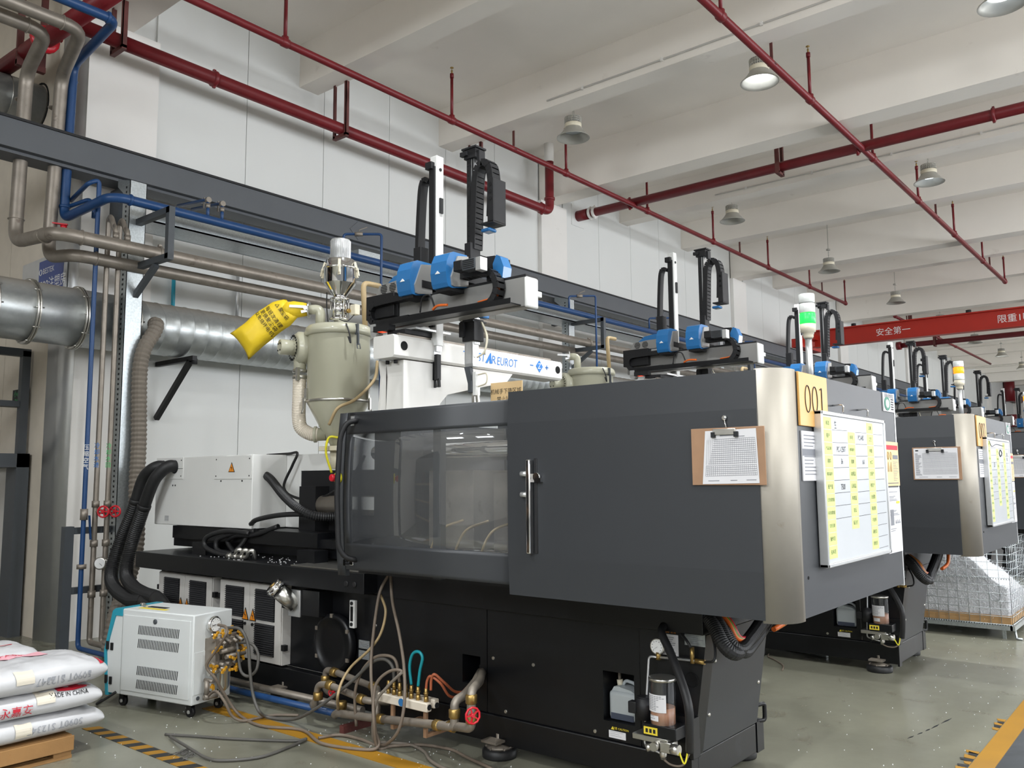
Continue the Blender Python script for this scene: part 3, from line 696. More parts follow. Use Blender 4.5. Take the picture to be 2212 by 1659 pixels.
# ribbed flexible hose
FL = catmull([(4.22, 8.16, 3.12), (4.193, 8.02, 3.10), (4.14, 7.97, 3.0), (4.042, 7.95, 2.829), (4.007, 7.95, 2.561), (4.016, 7.93, 1.937), (3.998, 7.9, 1.489), (3.99, 7.85, 0.942), (3.80, 7.7, 0.493), (3.70, 7.6, 0.334), (3.66, 7.6, 0.05)], 10)
one('flexible_hose', 'grey ribbed exhaust hose hanging from the duct beside the galvanised column', 'hose', MB().corr(FL, 0.075, 0.045, 0.13, 14), 'flex_grey', (4.0, 7.95, 1.5))
# thin conduits on the wall
for x, mk, z0, z1, lb in ((4.75, 'teal', 3.3, 3.85, 'short teal pipe on the wall above the large duct'), (5.55, 'alu', 3.3, 4.1, 'thin metal conduit on the wall above the large duct')):
    one('wall_conduit', lb, 'conduit', MB().cyl((x, 8.74, z0), (x, 8.74, z1), 0.022, n=10), mk, (x, 8.75, z0))
# sign on the return wall
t = thing('wall_sign', 'blue sign board partly hidden behind the large duct, white lettering', 'sign', (3.6, 9.2, 3.6))
MB().box(3.615, 3.645, 8.81, 9.86, 3.1, 3.90).build('board_edge', 'alu', t)
MB().box(3.612, 3.616, 8.83, 9.42, 3.12, 3.86).build('panel', 'sign_blue', t)
b = MB(); b.text('BESTEK', 0.085, (3.61, 9.18, 3.74), (0,-1,0), (0,0,1)).text('1500注塑房', 0.14, (3.61, 9.10, 3.585), (0,-1,0), (0,0,1)); b.tube([(3.61, 9.37+0.03*math.cos(a*PI/8), 3.74+0.03*math.sin(a*PI/8)) for a in range(16)], 0.005, 4, True); b.build('lettering', 'ink_white', t)
# dark steel frame at the doorway
t = thing('door_porch_frame', 'dark grey steel frame around the doorway at the left edge', 'steel frame', (3.5, 9.5, 0))
MB().box(3.50, 3.62, 9.42, 9.68, 0, 1.84).build('jamb', 'frame_grey', t); MB().box(2.0, 3.62, 9.42, 9.68, 1.70, 1.84).box(3.5, 3.62, 9.68, 10.8, 1.70, 1.84).build('lintel', 'frame_grey', t)
MB().box(3.54, 3.62, 9.52, 9.60, 1.84, 2.92).build('upper_post', 'frame_grey', t); MB().box(2.0, 3.62, 9.52, 9.60, 2.86, 2.94).build('top_rail', 'frame_grey', t); MB().box(2.0, 3.62, 9.54, 9.70, 2.33, 2.39).build('middle_rail', 'frame_grey', t)
MB().box(3.60, 3.645, 9.70, 9.74, 0, 1.70).box(3.60, 3.645, 10.7, 10.74, 0, 1.7).build('inner_frame', 'alu', t)
MB().box(3.63, 3.648, 9.74, 10.7, 0.0, 1.7).build('door_leaf', 'cabinet_white', t)
t = thing('step_sign', 'small dark sign with green lettering behind the steel post at left', 'sign', (3.63, 9.8, 2.45))
MB().box(3.632, 3.644, 9.60, 9.99, 2.39, 2.54).build('plate', 'ink', t)
b = MB(); b.text('小心台阶', 0.075, (3.63, 9.80, 2.49), (0,-1,0), (0,0,1)).text('Mind the Step', 0.042, (3.63, 9.80, 2.425), (0,-1,0), (0,0,1)); b.build('lettering', 'ink_green', t)

# ================================================================== INJECTION MOULDING MACHINE
XC, XD, XB, YE = 3.257, 3.280, 3.77, 1.285
mach = thing('injection_molding_machine', 'nearest dark grey moulding machine with clear sliding door, carrying number 001', 'machine', (4.1, 3.6, 0), None)
def part(name, mk, mb, par=None, label=None):
    o = mb.build(name, mk, par or mach)
    if label: o['label'] = label
    return o
def skin(y0, y1, z0, z1, X0, bulge, zc, hz, th=0.02, n=10):
    """thin panel facing -X whose profile bulges slightly outwards"""
    f = lambda z: X0-bulge*max(0.0, 1-((z-zc)/hz)**2)
    zs = [z0+(z1-z0)*k/n for k in range(n+1)]
    poly = [(f(z), z) for z in zs]+[(f(z)+th, z) for z in reversed(zs)]
    return poly
# --- base
b = MB(); b.box(3.96, 4.50, 2.28, 7.05, 0.225, 0.80).box(3.82, 4.50, 4.29, 7.05, 0.225, 0.80)
part('base_body', 'black_paint', b)
b = MB(); b.prism([(1.905, 0.80), (2.272, 0.80), (2.272, 0.225), (1.995, 0.225)], 'x', XB, XB+0.02)
b.prism([(1.905, 0.80), (1.93, 0.80), (2.02, 0.225), (1.995, 0.225)], 'x', XB+0.02, XB+0.10)
part('side_panel', 'black_paint', b)
def holed(y0, y1, z0, z1, hy0, hy1, hz0, hz1):
    return MB().box(XB, XB+0.015, y0, hy0, z0, z1).box(XB, XB+0.015, hy1, y1, z0, z1).box(XB, XB+0.015, hy0, hy1, z0, hz0).box(XB, XB+0.015, hy0, hy1, hz1, z1).box(XB+0.015, 3.97, hy0-0.01, hy0, hz0, hz1).box(XB+0.015, 3.97, hy1, hy1+0.01, hz0, hz1).box(XB+0.015, 3.97, hy0, hy1, hz0-0.01, hz0).box(3.95, 3.97, hy0, hy1, hz0, hz1)
part('side_panel', 'black_paint', holed(2.278, 3.284, 0.225, 0.80, 2.311, 2.497, 0.315, 0.562))
part('side_panel', 'black_paint', holed(3.290, 4.284, 0.225, 0.80, 3.340, 3.480, 0.365, 0.525))
q = MB().cyl((3.86, 3.37, 0.37), (3.86, 3.37, 0.50), 0.03, n=12).cyl((3.86, 3.37, 0.44), (3.86, 3.37, 0.46), 0.045, n=12); part('recess_valve', 'rubber', q)
b = MB(); b.prism([(1.91, 0.80), (1.93, 0.80), (2.02, 0.225), (2.0, 0.225)], 'x', XB+0.10, 4.515); b.box(XB+0.1, 4.515, 1.93, 2.27, 0.79, 0.80); part('end_panel', 'dark_grey_paint', b)
q = MB()
for x, z in ((3.90, 0.66), (3.90, 0.40), (4.47, 0.70), (4.47, 0.45)):
    y = 1.91+(0.80-z)*0.157; q.lathe((x, y+0.004, z), (0,-1,0), [(0.011, 0), (0.011, 0.006), (0.006, 0.012)], 10)
for y, z in ((3.24, 0.53), (4.24, 0.61), (2.55, 0.25), (2.95, 0.53), (3.15, 0.25)): q.lathe((XB+0.002, y, z), (-1,0,0), [(0.011, 0), (0.009, 0.007)], 8)
part('bolt', 'steel', q)['kind'] = 'stuff'
part('round_port', 'void_black', MB().lathe((XB+0.004, 1.99, 0.585), (-1,0,0), [(0.036, 0), (0.036, 0.006), (0.03, 0.008)], 18))
b = MB(); b.box(3.755, 3.83, 2.0, 7.05, 0.07, 0.222, 0.006); part('bottom_rail', 'black_paint', b)
b = MB(); b.box(3.83, 4.50, 2.0, 2.07, 0.07, 0.222, 0.006); part('end_rail', 'black_paint', b)
part('corner_plate', 'black_paint', MB().box(4.515, 4.60, 2.0, 2.1, 0.065, 0.225)); part('corner_plate', 'black_paint', MB().box(3.735, 3.80, 1.985, 2.0, 0.06, 0.225))
part('lifting_loop', 'black_paint', MB().tube(fillet([(4.50, 2.03, 0.30), (4.60, 1.99, 0.31), (4.60, 1.99, 0.22), (4.51, 2.03, 0.225)], 0.02), 0.012, 8))
part('lifting_loop', 'black_paint', MB().box(3.735, 3.81, 1.975, 1.995, 0.225, 0.31, 0.004))
for x, y in ((3.772, 3.20), (3.772, 2.15), (4.60, 2.15), (4.60, 3.2), (3.772, 5.2), (3.772, 6.8), (4.60, 6.8)):
    f = MB(); f.lathe((x, y, 0), (0,0,1), [(0.095, 0), (0.098, 0.01), (0.098, 0.04), (0.085, 0.05)], 24)
    fo = part('foot', 'rubber', f)
    f = MB(); f.lathe((x, y, 0.05), (0,0,1), [(0.075, 0), (0.07, 0.012), (0.03, 0.02), (0.02, 0.03), (0.02, 0.075)], 16).cbox((x, y, 0.095), (0.19, 0.11, 0.012)).cyl((x, y, 0.075), (x, y, 0.09), 0.034, n=6)
    for a in range(6): f.bar((x, y, 0.056), (x+0.08*math.cos(a*PI/3), y+0.08*math.sin(a*PI/3), 0.056), 0.008, 0.012)
    f.build('levelling_screw', 'grey_pipe', fo)
# --- bed beam and table
part('bed_beam', 'black_paint', MB().box(3.735, 4.56, 1.905, 4.30, 0.803, 0.975, 0.004))
b = MB(); b.box(3.62, 4.70, 4.19, 7.12, 0.825, 0.955, 0.004); part('table', 'black_paint', b)
b = MB(); b.box(3.735, 3.76, 4.19, 4.50, 0.80, 0.82)
for y in (4.28, 4.36): b.lathe((3.62, y, 0.88), (-1,0,0), [(0.02, 0), (0.02, 0.004), (0.012, 0.005)], 12)
part('table_bolts', 'black_soft', b)['kind'] = 'stuff'
part('drip_tray', 'steel', MB().box(3.64, 4.3, 4.22, 4.98, 0.957, 0.966))
# --- cabinets
def cabinet(y0, y1, nm_label):
    c = MB(); ym = (y0+y1)/2
    c.box(3.745, 3.82, y0, y1, 0.235, 0.792, 0.003)
    co = part('electric_cabinet', 'cabinet_white', c)
    for a, bb in ((y0+0.006, ym-0.003), (ym+0.003, y1-0.006)):
        d = MB().box(3.735, 3.745, a, bb, 0.24, 0.788, 0.002).build('door', 'cabinet_white', co)
    for a in (ym-0.36 if False else y0+0.08, ym+0.07):
        for z0 in (0.285, 0.53):
            g = MB(); g.use('void_black').box(3.733, 3.736, a, a+0.245, z0, z0+0.222).use('louvre_dark')
            for k in range(14):
                z = z0+0.008+k*0.0155
                g.prism([(3.733, z), (3.719, z), (3.733, z+0.011)], 'y', a+0.006, a+0.239)
            g.build('louvre', None, co)
    for yy in (ym-0.05, ym+0.045):
        tr = MB(); tr.use('ink').prism([(yy-0.042, 0.515), (yy+0.042, 0.515), (yy, 0.605)], 'x', 3.731, 3.735).use('orange_label').prism([(yy-0.033, 0.521), (yy+0.033, 0.521), (yy, 0.592)], 'x', 3.7295, 3.731)
        tr.use('ink').prism([(yy+0.004, 0.572), (yy+0.010, 0.550), (yy-0.002, 0.552), (yy-0.006, 0.530), (yy-0.009, 0.556), (yy+0.002, 0.556)], 'x', 3.728, 3.7295)
        lab(tr.build('warning_label', None, co), 'orange and black electric shock triangle')
        MB().cyl((3.735, yy, 0.49), (3.725, yy, 0.49), 0.011, n=10).build('lock', 'black_soft', co)
    h = MB()
    for yy in (y0-0.012, y1+0.012):
        for z in (0.36, 0.66): h.cbox((3.755, yy, z), (0.03, 0.045, 0.04))
    h.build('hinge', 'black_soft', co)['kind'] = 'stuff'
cabinet(5.205, 6.005, ''); cabinet(6.115, 6.935, '')
# --- fan cover, sight gauge, filler, name plates
b = MB(); c = (3.80, 4.667, 0.448)
b.lathe(c, (-1,0,0), [(0.20, 0), (0.20, 0.03), (0.19, 0.045), (0.168, 0.048), (0.164, 0.038), (0.10, 0.036), (0.0, 0.036)], 36, False); fo = part('round_cover', 'black_paint', b)
q = MB()
for a in range(6):
    t = a*PI/3+0.5; q.cbox((3.757, 4.667+0.185*math.cos(t), 0.448+0.185*math.sin(t)), (0.012, 0.025, 0.025))
lab(q.build('cover_clip', 'grey_pipe', fo), 'dull metal clips'); fo2 = [o for o in bpy.data.objects if o.name.startswith('cover_clip')][0]; fo2['kind'] = 'stuff'
part('filler_box', 'black_paint', MB().box(3.70, 3.82, 4.74, 4.93, 0.62, 0.795, 0.004))
b = MB(); b.use('alu').box(3.685, 3.70, 4.93, 5.06, 0.605, 0.79, 0.004).use('steel').cyl((3.70, 5.0, 0.68), (3.60, 5.06, 0.79), 0.055, 0.058, n=20).use('chrome').cyl((3.60, 5.06, 0.79), (3.577, 5.074, 0.815), 0.068, n=24).cyl((3.577, 5.074, 0.815), (3.565, 5.081, 0.828), 0.066, 0.058, n=24)
fb = b.build('oil_filler', None, mach)
MB().cyl((3.566, 5.081, 0.827), (3.563, 5.083, 0.831), 0.022, n=14).build('cap_disc', 'brass', fb)
b = MB(); b.use('white_paint').box(3.745, 3.77, 4.425, 4.475, 0.575, 0.755, 0.004).use('void_black').box(3.742, 3.746, 4.438, 4.462, 0.62, 0.715).use('ink').cyl((3.745, 4.45, 0.60), (3.738, 4.45, 0.60), 0.012, n=12).cyl((3.745, 4.45, 0.735), (3.738, 4.45, 0.735), 0.012, n=12)
b.build('oil_level_gauge', None, mach)
for z0, z1 in ((0.452, 0.505), (0.385, 0.44)):
    b = MB(); b.use('galvanised').box(3.765, 3.769, 4.295, 4.40, z0, z1).use('ink_grey')
    for k in range(4): b.box(3.764, 3.765, 4.305, 4.39, z0+0.008+k*0.011, z0+0.012+k*0.011)
    b.build('name_plate', None, mach)
# --- instruction labels near the front end
def lines_label(name, y0, y1, z0, z1, n, X=XB, head=True, mk='paper'):
    b = MB(); b.use(mk).box(X-0.003, X-0.001, y0, y1, z0, z1).use('ink_grey'); h = (z1-z0)
    for k in range(n):
        z = z1-h*(0.14+0.8*k/n); wd = (y1-y0)*random.uniform(0.5, 0.86)
        b.box(X-0.0036, X-0.003, y1-(y1-y0)*0.07-wd, y1-(y1-y0)*0.07, z-h*0.018, z+h*0.012)
    return b.build(name, None, mach)
lines_label('instruction_label', 2.055, 2.16, 0.685, 0.785, 9)
lines_label('rating_plate', 1.912, 2.02, 0.745, 0.80, 5, mk='galvanised')
b = MB(); b.text('故障 警告', 0.016, (XB-0.002, 2.10, 0.797), (0,-1,0), (0,0,1)); lab(part('warning_text', 'orange_label', b), 'small orange warning lettering')
lines_label('caution_label', 2.365, 2.465, 0.225+0.012, 0.272, 3)
b = MB(); b.use('label_yellow').prism([(2.452, 0.278), (2.434, 0.278), (2.443, 0.293)], 'x', XB-0.003, XB-0.001).text('注意 CAUTION', 0.014, (XB-0.002, 2.395, 0.285), (0,-1,0), (0,0,1)); b.build('caution_text', None, mach)
# --- main cover
zc, hz = 1.485, 0.50
b = MB(); poly = [(XC, 0.985), (XC-0.010, 1.172), (XC-0.010, 1.822), (XC, 1.98), (XC+0.025, 1.98), (XC+0.025, 0.985)]
b.prism(poly, 'y', 1.39, 2.692); part('cover_side_panel', 'dark_grey_paint', b)
b = MB(); b.box(3.40, 4.80, YE, YE+0.02, 0.985, 1.98); part('cover_end_panel', 'dark_grey_paint', b)
b = MB(); b.box(3.29, 4.80, 1.32, 2.69, 1.95, 1.965).box(4.79, 4.81, 1.31, 2.69, 0.985, 1.97).box(3.30, 4.79, 1.31, 2.69, 0.985, 1.0).box(3.30, 4.79, 2.67, 2.69, 1.0, 1.95); part('cover_shell', 'dark_grey_paint', b)
b = MB(); pts = []
for k in range(9):
    a = k/8*PI/2; pts.append((3.375-0.118*math.cos(a), 1.392-0.107*math.sin(a)))
pts = [(3.257, 1.40)]+pts+[(3.402, 1.285)]
inn = [(3.402, 1.30), (3.375, 1.305)]+[(3.375-0.098*math.cos(k/8*PI/2), 1.392-0.087*math.sin(k/8*PI/2)) for k in range(8, -1, -1)]+[(3.275, 1.40)]
b.prism(pts+inn, 'z', 0.975, 1.985, True); lab(part('corner_trim', 'brushed', b), 'bright brushed metal corner strip')
part('edge_trim', 'alu', MB().box(4.80, 4.818, YE-0.002, YE+0.03, 0.975, 1.985))
# long chrome handle on the main cover
b = MB(); b.box(XC-0.012-0.002, XC-0.002, 2.505, 2.525, 1.19, 1.645, 0.003); ho = part('cover_handle', 'black_soft', b)
MB().box(XC-0.045, XC-0.014, 2.527, 2.553, 1.19, 1.64, 0.006).build('chrome_bar', 'chrome', ho)
q = MB(); q.cyl((XC-0.012, 2.50, 1.555), (XC-0.03, 2.50, 1.555), 0.02, n=12).cbox((XC-0.02, 2.49, 1.54), (0.02, 0.035, 0.02)).box(XC-0.025, XC-0.012, 2.49, 2.53, 1.53, 1.57); q.build('latch_clip', 'chrome', ho)
for zz in (1.47, 1.57): MB().cyl((XC-0.02, 2.56, zz), (XC-0.02, 2.598, zz), 0.013, n=10).build('strike', 'alu', ho)
part('screw_hole', 'void_black', MB().cyl((3.45, YE+0.001, 1.14), (3.45, YE-0.002, 1.14), 0.007, n=10))
# --- sliding safety door
BZ = 0.032; zd0, zd1 = 1.028, 1.945; zdc = 1.47; hzd = 0.50
def dskin(y0, y1, z0, z1, th=0.022, n=8):
    return MB().prism(skin(0, 0, z0, z1, XD, BZ, zdc, hzd, th, n), 'y', y0, y1, True)
d = MB(); 
for (y0, y1, z0, z1) in ((2.70, 3.945, 1.815, zd1), (2.70, 3.945, zd0, 1.180), (3.895, 3.945, 1.180, 1.815)):
    d.prism(skin(0, 0, z0, z1, XD, BZ, zdc, hzd, 0.022, 8), 'y', y0, y1, True)
do = part('safety_door', 'dark_grey_paint', d)
q = MB(); q.prism(skin(0, 0, 1.175, 1.82, XD+0.008, BZ, zdc, hzd, 0.005, 10), 'y', 2.70, 3.90, True); lab(q.build('door_window', 'acrylic', do), 'clear tinted acrylic pane')
hx = XD-0.07
q = MB(); q.tube(fillet([(XD-0.0, 3.86, 1.895), (hx+0.01, 3.89, 1.885), (hx-0.02, 3.915, 1.80), (hx-0.03, 3.925, 1.47), (hx-0.02, 3.915, 1.16), (hx+0.01, 3.89, 1.10), (XD, 3.85, 1.085)], 0.05), 0.016, 12); lab(q.build('door_handle', 'black_soft', do), 'long black tubular handle')
q = MB(); q.box(XD-0.012, XD-0.002, 3.885, 3.915, 1.86, 1.93).box(XD-0.012, XD-0.004, 3.885, 3.912, 1.80, 1.86); q.build('door_switch', 'alu', do)
MB().box(XD-0.02, XD-0.01, 3.88, 3.912, 1.925, 1.94).build('switch_actuator', 'black_soft', do)
q = MB(); q.box(XD-0.02, XD-0.006, 3.87, 3.905, 1.055, 1.08, 0.003).box(XD-0.018, XD-0.008, 3.905, 3.95, 1.058, 1.062).box(XD-0.018, XD-0.008, 3.905, 3.95, 1.074, 1.078).box(XD-0.016, XD-0.004, 3.945, 3.962, 1.05, 1.085); q.build('toggle_latch', 'chrome', do)
b = MB().prism(skin(0, 0, 0.99, zd1, XD, BZ, zdc, hzd, 0.03, 10), 'y', 3.952, 4.022, True); part('door_post', 'dark_grey_paint', b)
b = MB(); b.use('yellow_plastic').lathe((XD-BZ, 3.994, 1.56), (-1,0,0), [(0.034, 0), (0.034, 0.012), (0.02, 0.016)], 24).use('red_plastic').lathe((XD-BZ-0.014, 3.994, 1.56), (-1,0,0), [(0.013, 0), (0.013, 0.02), (0.022, 0.022), (0.022, 0.04), (0.016, 0.045)], 20)
lab(b.build('emergency_stop', None, mach), 'red mushroom button on a yellow collar')
part('inner_post', 'dark_grey_paint', MB().box(3.40, 3.44, 3.30, 3.36, 1.0, 1.93))
part('door_header', 'dark_grey_paint', MB().box(3.30, 3.34, 2.69, 4.02, 1.90, 1.93))
# --- clamp unit seen through the window
b = MB(); b.box(3.62, 4.62, 2.76, 2.98, 1.0, 1.78).box(3.62, 4.62, 3.86, 4.10, 1.0, 1.90); part('platen', 'black_paint', b)['kind'] = 'stuff'
b = MB()
for x in (3.72, 4.5):
    for z in (1.10, 1.72): b.cyl((x, 2.60, z), (x, 4.2, z), 0.045, n=16)
part('tie_bar', 'chrome', b)['kind'] = 'stuff'
b = MB(); b.box(3.85, 4.4, 3.02, 3.30, 1.12, 1.58).box(3.85, 4.4, 3.46, 3.84, 1.12, 1.60); part('mould_block', 'grey_pipe', b)['kind'] = 'stuff'
b = MB(); b.box(4.74, 4.78, 2.70, 4.02, 1.0, 1.16).box(4.74, 4.78, 2.70, 4.02, 1.84, 1.94).box(4.74, 4.78, 2.70, 2.76, 1.16, 1.84).box(4.74, 4.78, 3.94, 4.02, 1.16, 1.84); part('rear_door', 'dark_grey_paint', b)
part('mould_carrier', 'label_yellow', MB().box(4.2, 4.5, 3.02, 3.26, 1.64, 1.86, 0.006)); part('mould_fixture', 'black_soft', MB().box(4.0, 4.2, 3.0, 3.28, 1.62, 1.78, 0.004).cyl((4.1, 3.1, 1.78), (4.1, 3.1, 1.90), 0.02, n=10).bar((4.0, 3.15, 1.84), (4.3, 3.0, 1.84), 0.03, 0.03))
part('rear_window', 'acrylic', MB().box(4.755, 4.762, 2.76, 3.94, 1.16, 1.84))
b = MB(); b.box(3.5, 4.74, 2.70, 4.10, 0.977, 0.995); part('mould_area_floor', 'black_soft', b)
for k in range(3):
    yy = 3.1+0.2*k; part('mould_hose', 'tan_hose', MB().tube(catmull([(3.80, yy, 1.3), (3.66, yy+0.05, 1.25), (3.64, yy+0.12, 1.12), (3.7, yy+0.2, 1.02)], 6), 0.008, 6))
# --- injection unit
XI = 3.85
b = MB(); b.box(XI, 4.17, 5.782, 7.263, 1.172, 1.752, 0.006); io = part('injection_cover', 'white_paint', b)
b = MB(); b.box(4.17, 4.60, 5.60, 7.26, 1.172, 1.752, 0.006); part('injection_cover', 'white_paint', b)
b = MB(); b.box(4.17, 4.60, 5.22, 5.60, 1.62, 1.752, 0.004); part('injection_cover', 'white_paint', b)
def plate(y0, y1, z0, z1, nm='cover_plate'):
    q = MB(); q.use('white_paint').box(XI-0.007, XI-0.001, y0, y1, z0, z1, 0.002).use('ink')
    for yy in (y0+0.03, y1-0.03):
        for zz in (z0+0.025, z1-0.025): q.cyl((XI-0.007, yy, zz), (XI-0.009, yy, zz), 0.006, n=8)
    return q.build(nm, None, io)
plate(5.785, 6.315, 1.56, 1.745); plate(6.80, 7.25, 1.565, 1.75)
q = MB(); q.box(XI-0.009, XI-0.007, 6.80, 7.25, 1.652, 1.655); q.build('plate_split', 'ink', io)
q = MB(); yy = 6.06; q.use('ink').prism([(yy-0.045, 1.615), (yy+0.045, 1.615), (yy, 1.695)], 'x', XI-0.009, XI-0.007).use('orange_label').prism([(yy-0.036, 1.62), (yy+0.036, 1.62), (yy, 1.684)], 'x', XI-0.0105, XI-0.009).use('ink').prism([(yy+0.004, 1.668), (yy+0.010, 1.648), (yy-0.002, 1.65), (yy-0.006, 1.628), (yy-0.009, 1.654), (yy+0.002, 1.654)], 'x', XI-0.0115, XI-0.0105)
lab(q.build('warning_label', None, io), 'orange and black electric shock triangle')
q = MB()
for k in range(6): q.box(XI-0.002, XI-0.0005, 7.02, 7.085, 1.205+k*0.008, 1.208+k*0.008)
q.build('vent_grille', 'ink_grey', io)['kind'] = 'stuff'
q = MB()
for yy, zz in ((5.92, 1.545), (6.22, 1.545), (6.93, 1.51), (6.97, 1.51)): q.cyl((XI, yy, zz), (XI-0.002, yy, zz), 0.008, n=8)
q.build('small_hole', 'ink', io)['kind'] = 'stuff'
for yy in (6.935, 7.13):
    q = MB(); q.lathe((XI-0.008, yy, 1.67), (-1,0,0), [(0.058, 0), (0.058, 0.004), (0.05, 0.006)], 20); q.build('hose_port', 'ink', io)
part('carriage', 'black_paint', MB().box(3.95, 4.6, 4.6, 7.1, 0.985, 1.06).box(3.88, 4.62, 5.0, 7.0, 1.06, 1.165).box(3.78, 3.9, 6.3, 6.5, 0.955, 1.05).box(3.78, 3.9, 4.9, 5.1, 0.955, 1.05).box(3.9, 4.55, 4.65, 5.0, 1.06, 1.12))
part('injection_frame', 'black_soft', MB().box(4.18, 4.58, 4.5, 5.60, 1.10, 1.62).box(4.05, 4.2, 5.25, 5.45, 1.1, 1.5).box(4.1, 4.3, 4.4, 4.5, 1.1, 1.75))
part('barrel', 'grey_pipe', MB().cyl((4.12, 4.1, 1.36), (4.12, 5.3, 1.36), 0.07, n=18))
part('barrel_guard', 'white_paint', MB().box(4.0, 4.04, 4.12, 4.92, 1.335, 1.425, 0.003))
b = MB(); b.box(4.0, 4.1, 4.12, 4.42, 1.49, 1.58, 0.004).box(4.03, 4.1, 4.42, 4.5, 1.5, 1.56); part('junction_box', 'frame_grey', b)
for pts in ([(3.86, 5.80, 1.21), (3.84, 5.68, 1.25), (3.86, 5.4, 1.29), (3.95, 5.1, 1.3)], [(3.90, 5.85, 1.17), (3.86, 5.9, 1.06), (3.82, 5.95, 0.99)], [(3.84, 5.78, 1.14), (3.80, 6.05, 1.15), (3.76, 6.25, 1.10), (3.75, 6.25, 1.02), (3.76, 6.05, 0.975), (3.78, 5.8, 0.972)], [(3.86, 5.74, 1.16), (3.83, 6.0, 1.13), (3.80, 6.16, 1.08), (3.79, 6.14, 1.0), (3.8, 5.95, 0.975)], [(3.9, 5.5, 1.2), (3.86, 5.75, 1.13), (3.84, 5.95, 1.12), (3.85, 6.1, 1.07), (3.85, 6.0, 0.98)]):
    part('hydraulic_hose', 'rubber', MB().tube(catmull(pts, 8), 0.019, 10))
q = MB()
for yy in (5.64, 5.72, 5.80): q.tube(fillet([(3.73, yy+0.06, 0.97), (3.73, yy, 0.972), (3.72, yy-0.03, 1.02), (3.74, yy-0.06, 1.03), (3.76, yy-0.06, 0.96)], 0.03), 0.016, 8).cyl((3.73, yy+0.10, 0.972), (3.73, yy+0.05, 0.972), 0.024, n=6)
part('hose_fitting', 'steel', q)
part('corrugated_conduit', 'rubber', MB().corr(catmull([(4.08, 5.92, 1.605), (4.0, 5.89, 1.608), (3.97, 5.718, 1.56), (3.9, 5.432, 1.427), (3.88, 5.214, 1.334), (3.95, 5.097, 1.283), (4.15, 5.0, 1.277)], 10), 0.034, 0.016, 0.14, 12))
part('conduit_gland', 'alu', MB().cyl((4.0, 5.895, 1.607), (4.06, 5.915, 1.607), 0.044, n=14))
part('power_cable', 'rubber', MB().tube(catmull([(4.2, 6.1, 1.757), (4.16, 5.75, 1.76), (4.12, 5.58, 1.76), (4.11, 5.63, 1.66), (4.1, 5.72, 1.5), (4.1, 5.60, 1.42), (4.1, 5.3, 1.40), (4.09, 4.95, 1.52), (4.1, 4.8, 1.66), (4.14, 4.8, 1.72)], 8), 0.011, 8))
q = MB()
for k in range(110):
    x = 3.66+random.random()*0.35; y = 4.3+random.random()*1.7+0.3*random.random()
    q.cbox((x, y, 0.958), (0.004+0.004*random.random(), 0.004+0.004*random.random(), 0.004))
part('plastic_crumbs', 'crumb', q)['kind'] = 'stuff'
# --- lubrication pump
pm = part('lubrication_pump', 'black_paint', MB().box(3.60, 3.72, 1.99, 2.165, 0.338, 0.395, 0.004).box(3.72, 3.775, 1.96, 2.24, 0.30, 0.42))
q = MB(); q.lathe((3.655, 2.085, 0.395), (0,0,1), [(0.062, 0), (0.062, 0.2)], 26, False); q.build('reservoir', 'clear_tube', pm)
MB().lathe((3.655, 2.085, 0.396), (0,0,1), [(0.058, 0), (0.058, 0.075)], 22).build('grease_fill', 'grease', pm)
MB().lathe((3.655, 2.085, 0.592), (0,0,1), [(0.066, 0), (0.066, 0.012), (0.062, 0.015)], 26).build('reservoir_lid', 'steel', pm)
q = MB(); q.use('paper')
def arc_label(r, a0, a1, z0, z1, mk, lines):
    q = MB(); q.use(mk); n = 8; vs = []
    for k in range(n+1):
        a = a0+(a1-a0)*k/n; vs.append(((3.655+r*math.cos(a), 2.085+r*math.sin(a), z0), (3.655+r*math.cos(a), 2.085+r*math.sin(a), z1)))
    for k in range(n): q.quad(vs[k][0], vs[k+1][0], vs[k+1][1], vs[k][1])
    q.use('ink_grey'); r2 = r+0.0006
    for j in range(lines):
        z = z1-(z1-z0)*(0.1+0.85*j/lines); e = random.uniform(0.5, 0.9)
        for k in range(int(n*e)):
            a = a0+(a1-a0)*(k+0.5)/n; bb = a0+(a1-a0)*(k+1.3)/n
            q.quad((3.655+r2*math.cos(a), 2.085+r2*math.sin(a), z-0.0016), (3.655+r2*math.cos(bb), 2.085+r2*math.sin(bb), z-0.0016), (3.655+r2*math.cos(bb), 2.085+r2*math.sin(bb), z+0.0012), (3.655+r2*math.cos(a), 2.085+r2*math.sin(a), z+0.0012))
    return q.build('paper_label', None, pm)
q.bm.free()
arc_label(0.0632, 2.2, 3.9, 0.455, 0.535, 'paper', 9); arc_label(0.0632, 2.5, 3.3, 0.415, 0.44, 'paper', 2)
q = MB(); q.use('label_yellow').box(3.597, 3.5995, 2.085, 2.158, 0.348, 0.382).use('ink')
for k in range(3): q.box(3.5965, 3.597, 2.095+0.02*k, 2.108+0.02*k, 0.356, 0.374)
q.build('yellow_label', None, pm)
q = MB(); q.cyl((3.66, 2.19, 0.395), (3.66, 2.19, 0.495), 0.038, n=20).box(3.64, 3.68, 2.225, 2.27, 0.415, 0.47, 0.004).cyl((3.66, 2.19, 0.495), (3.66, 2.19, 0.50), 0.034, n=20); q.build('pump_motor', 'black_soft', pm)
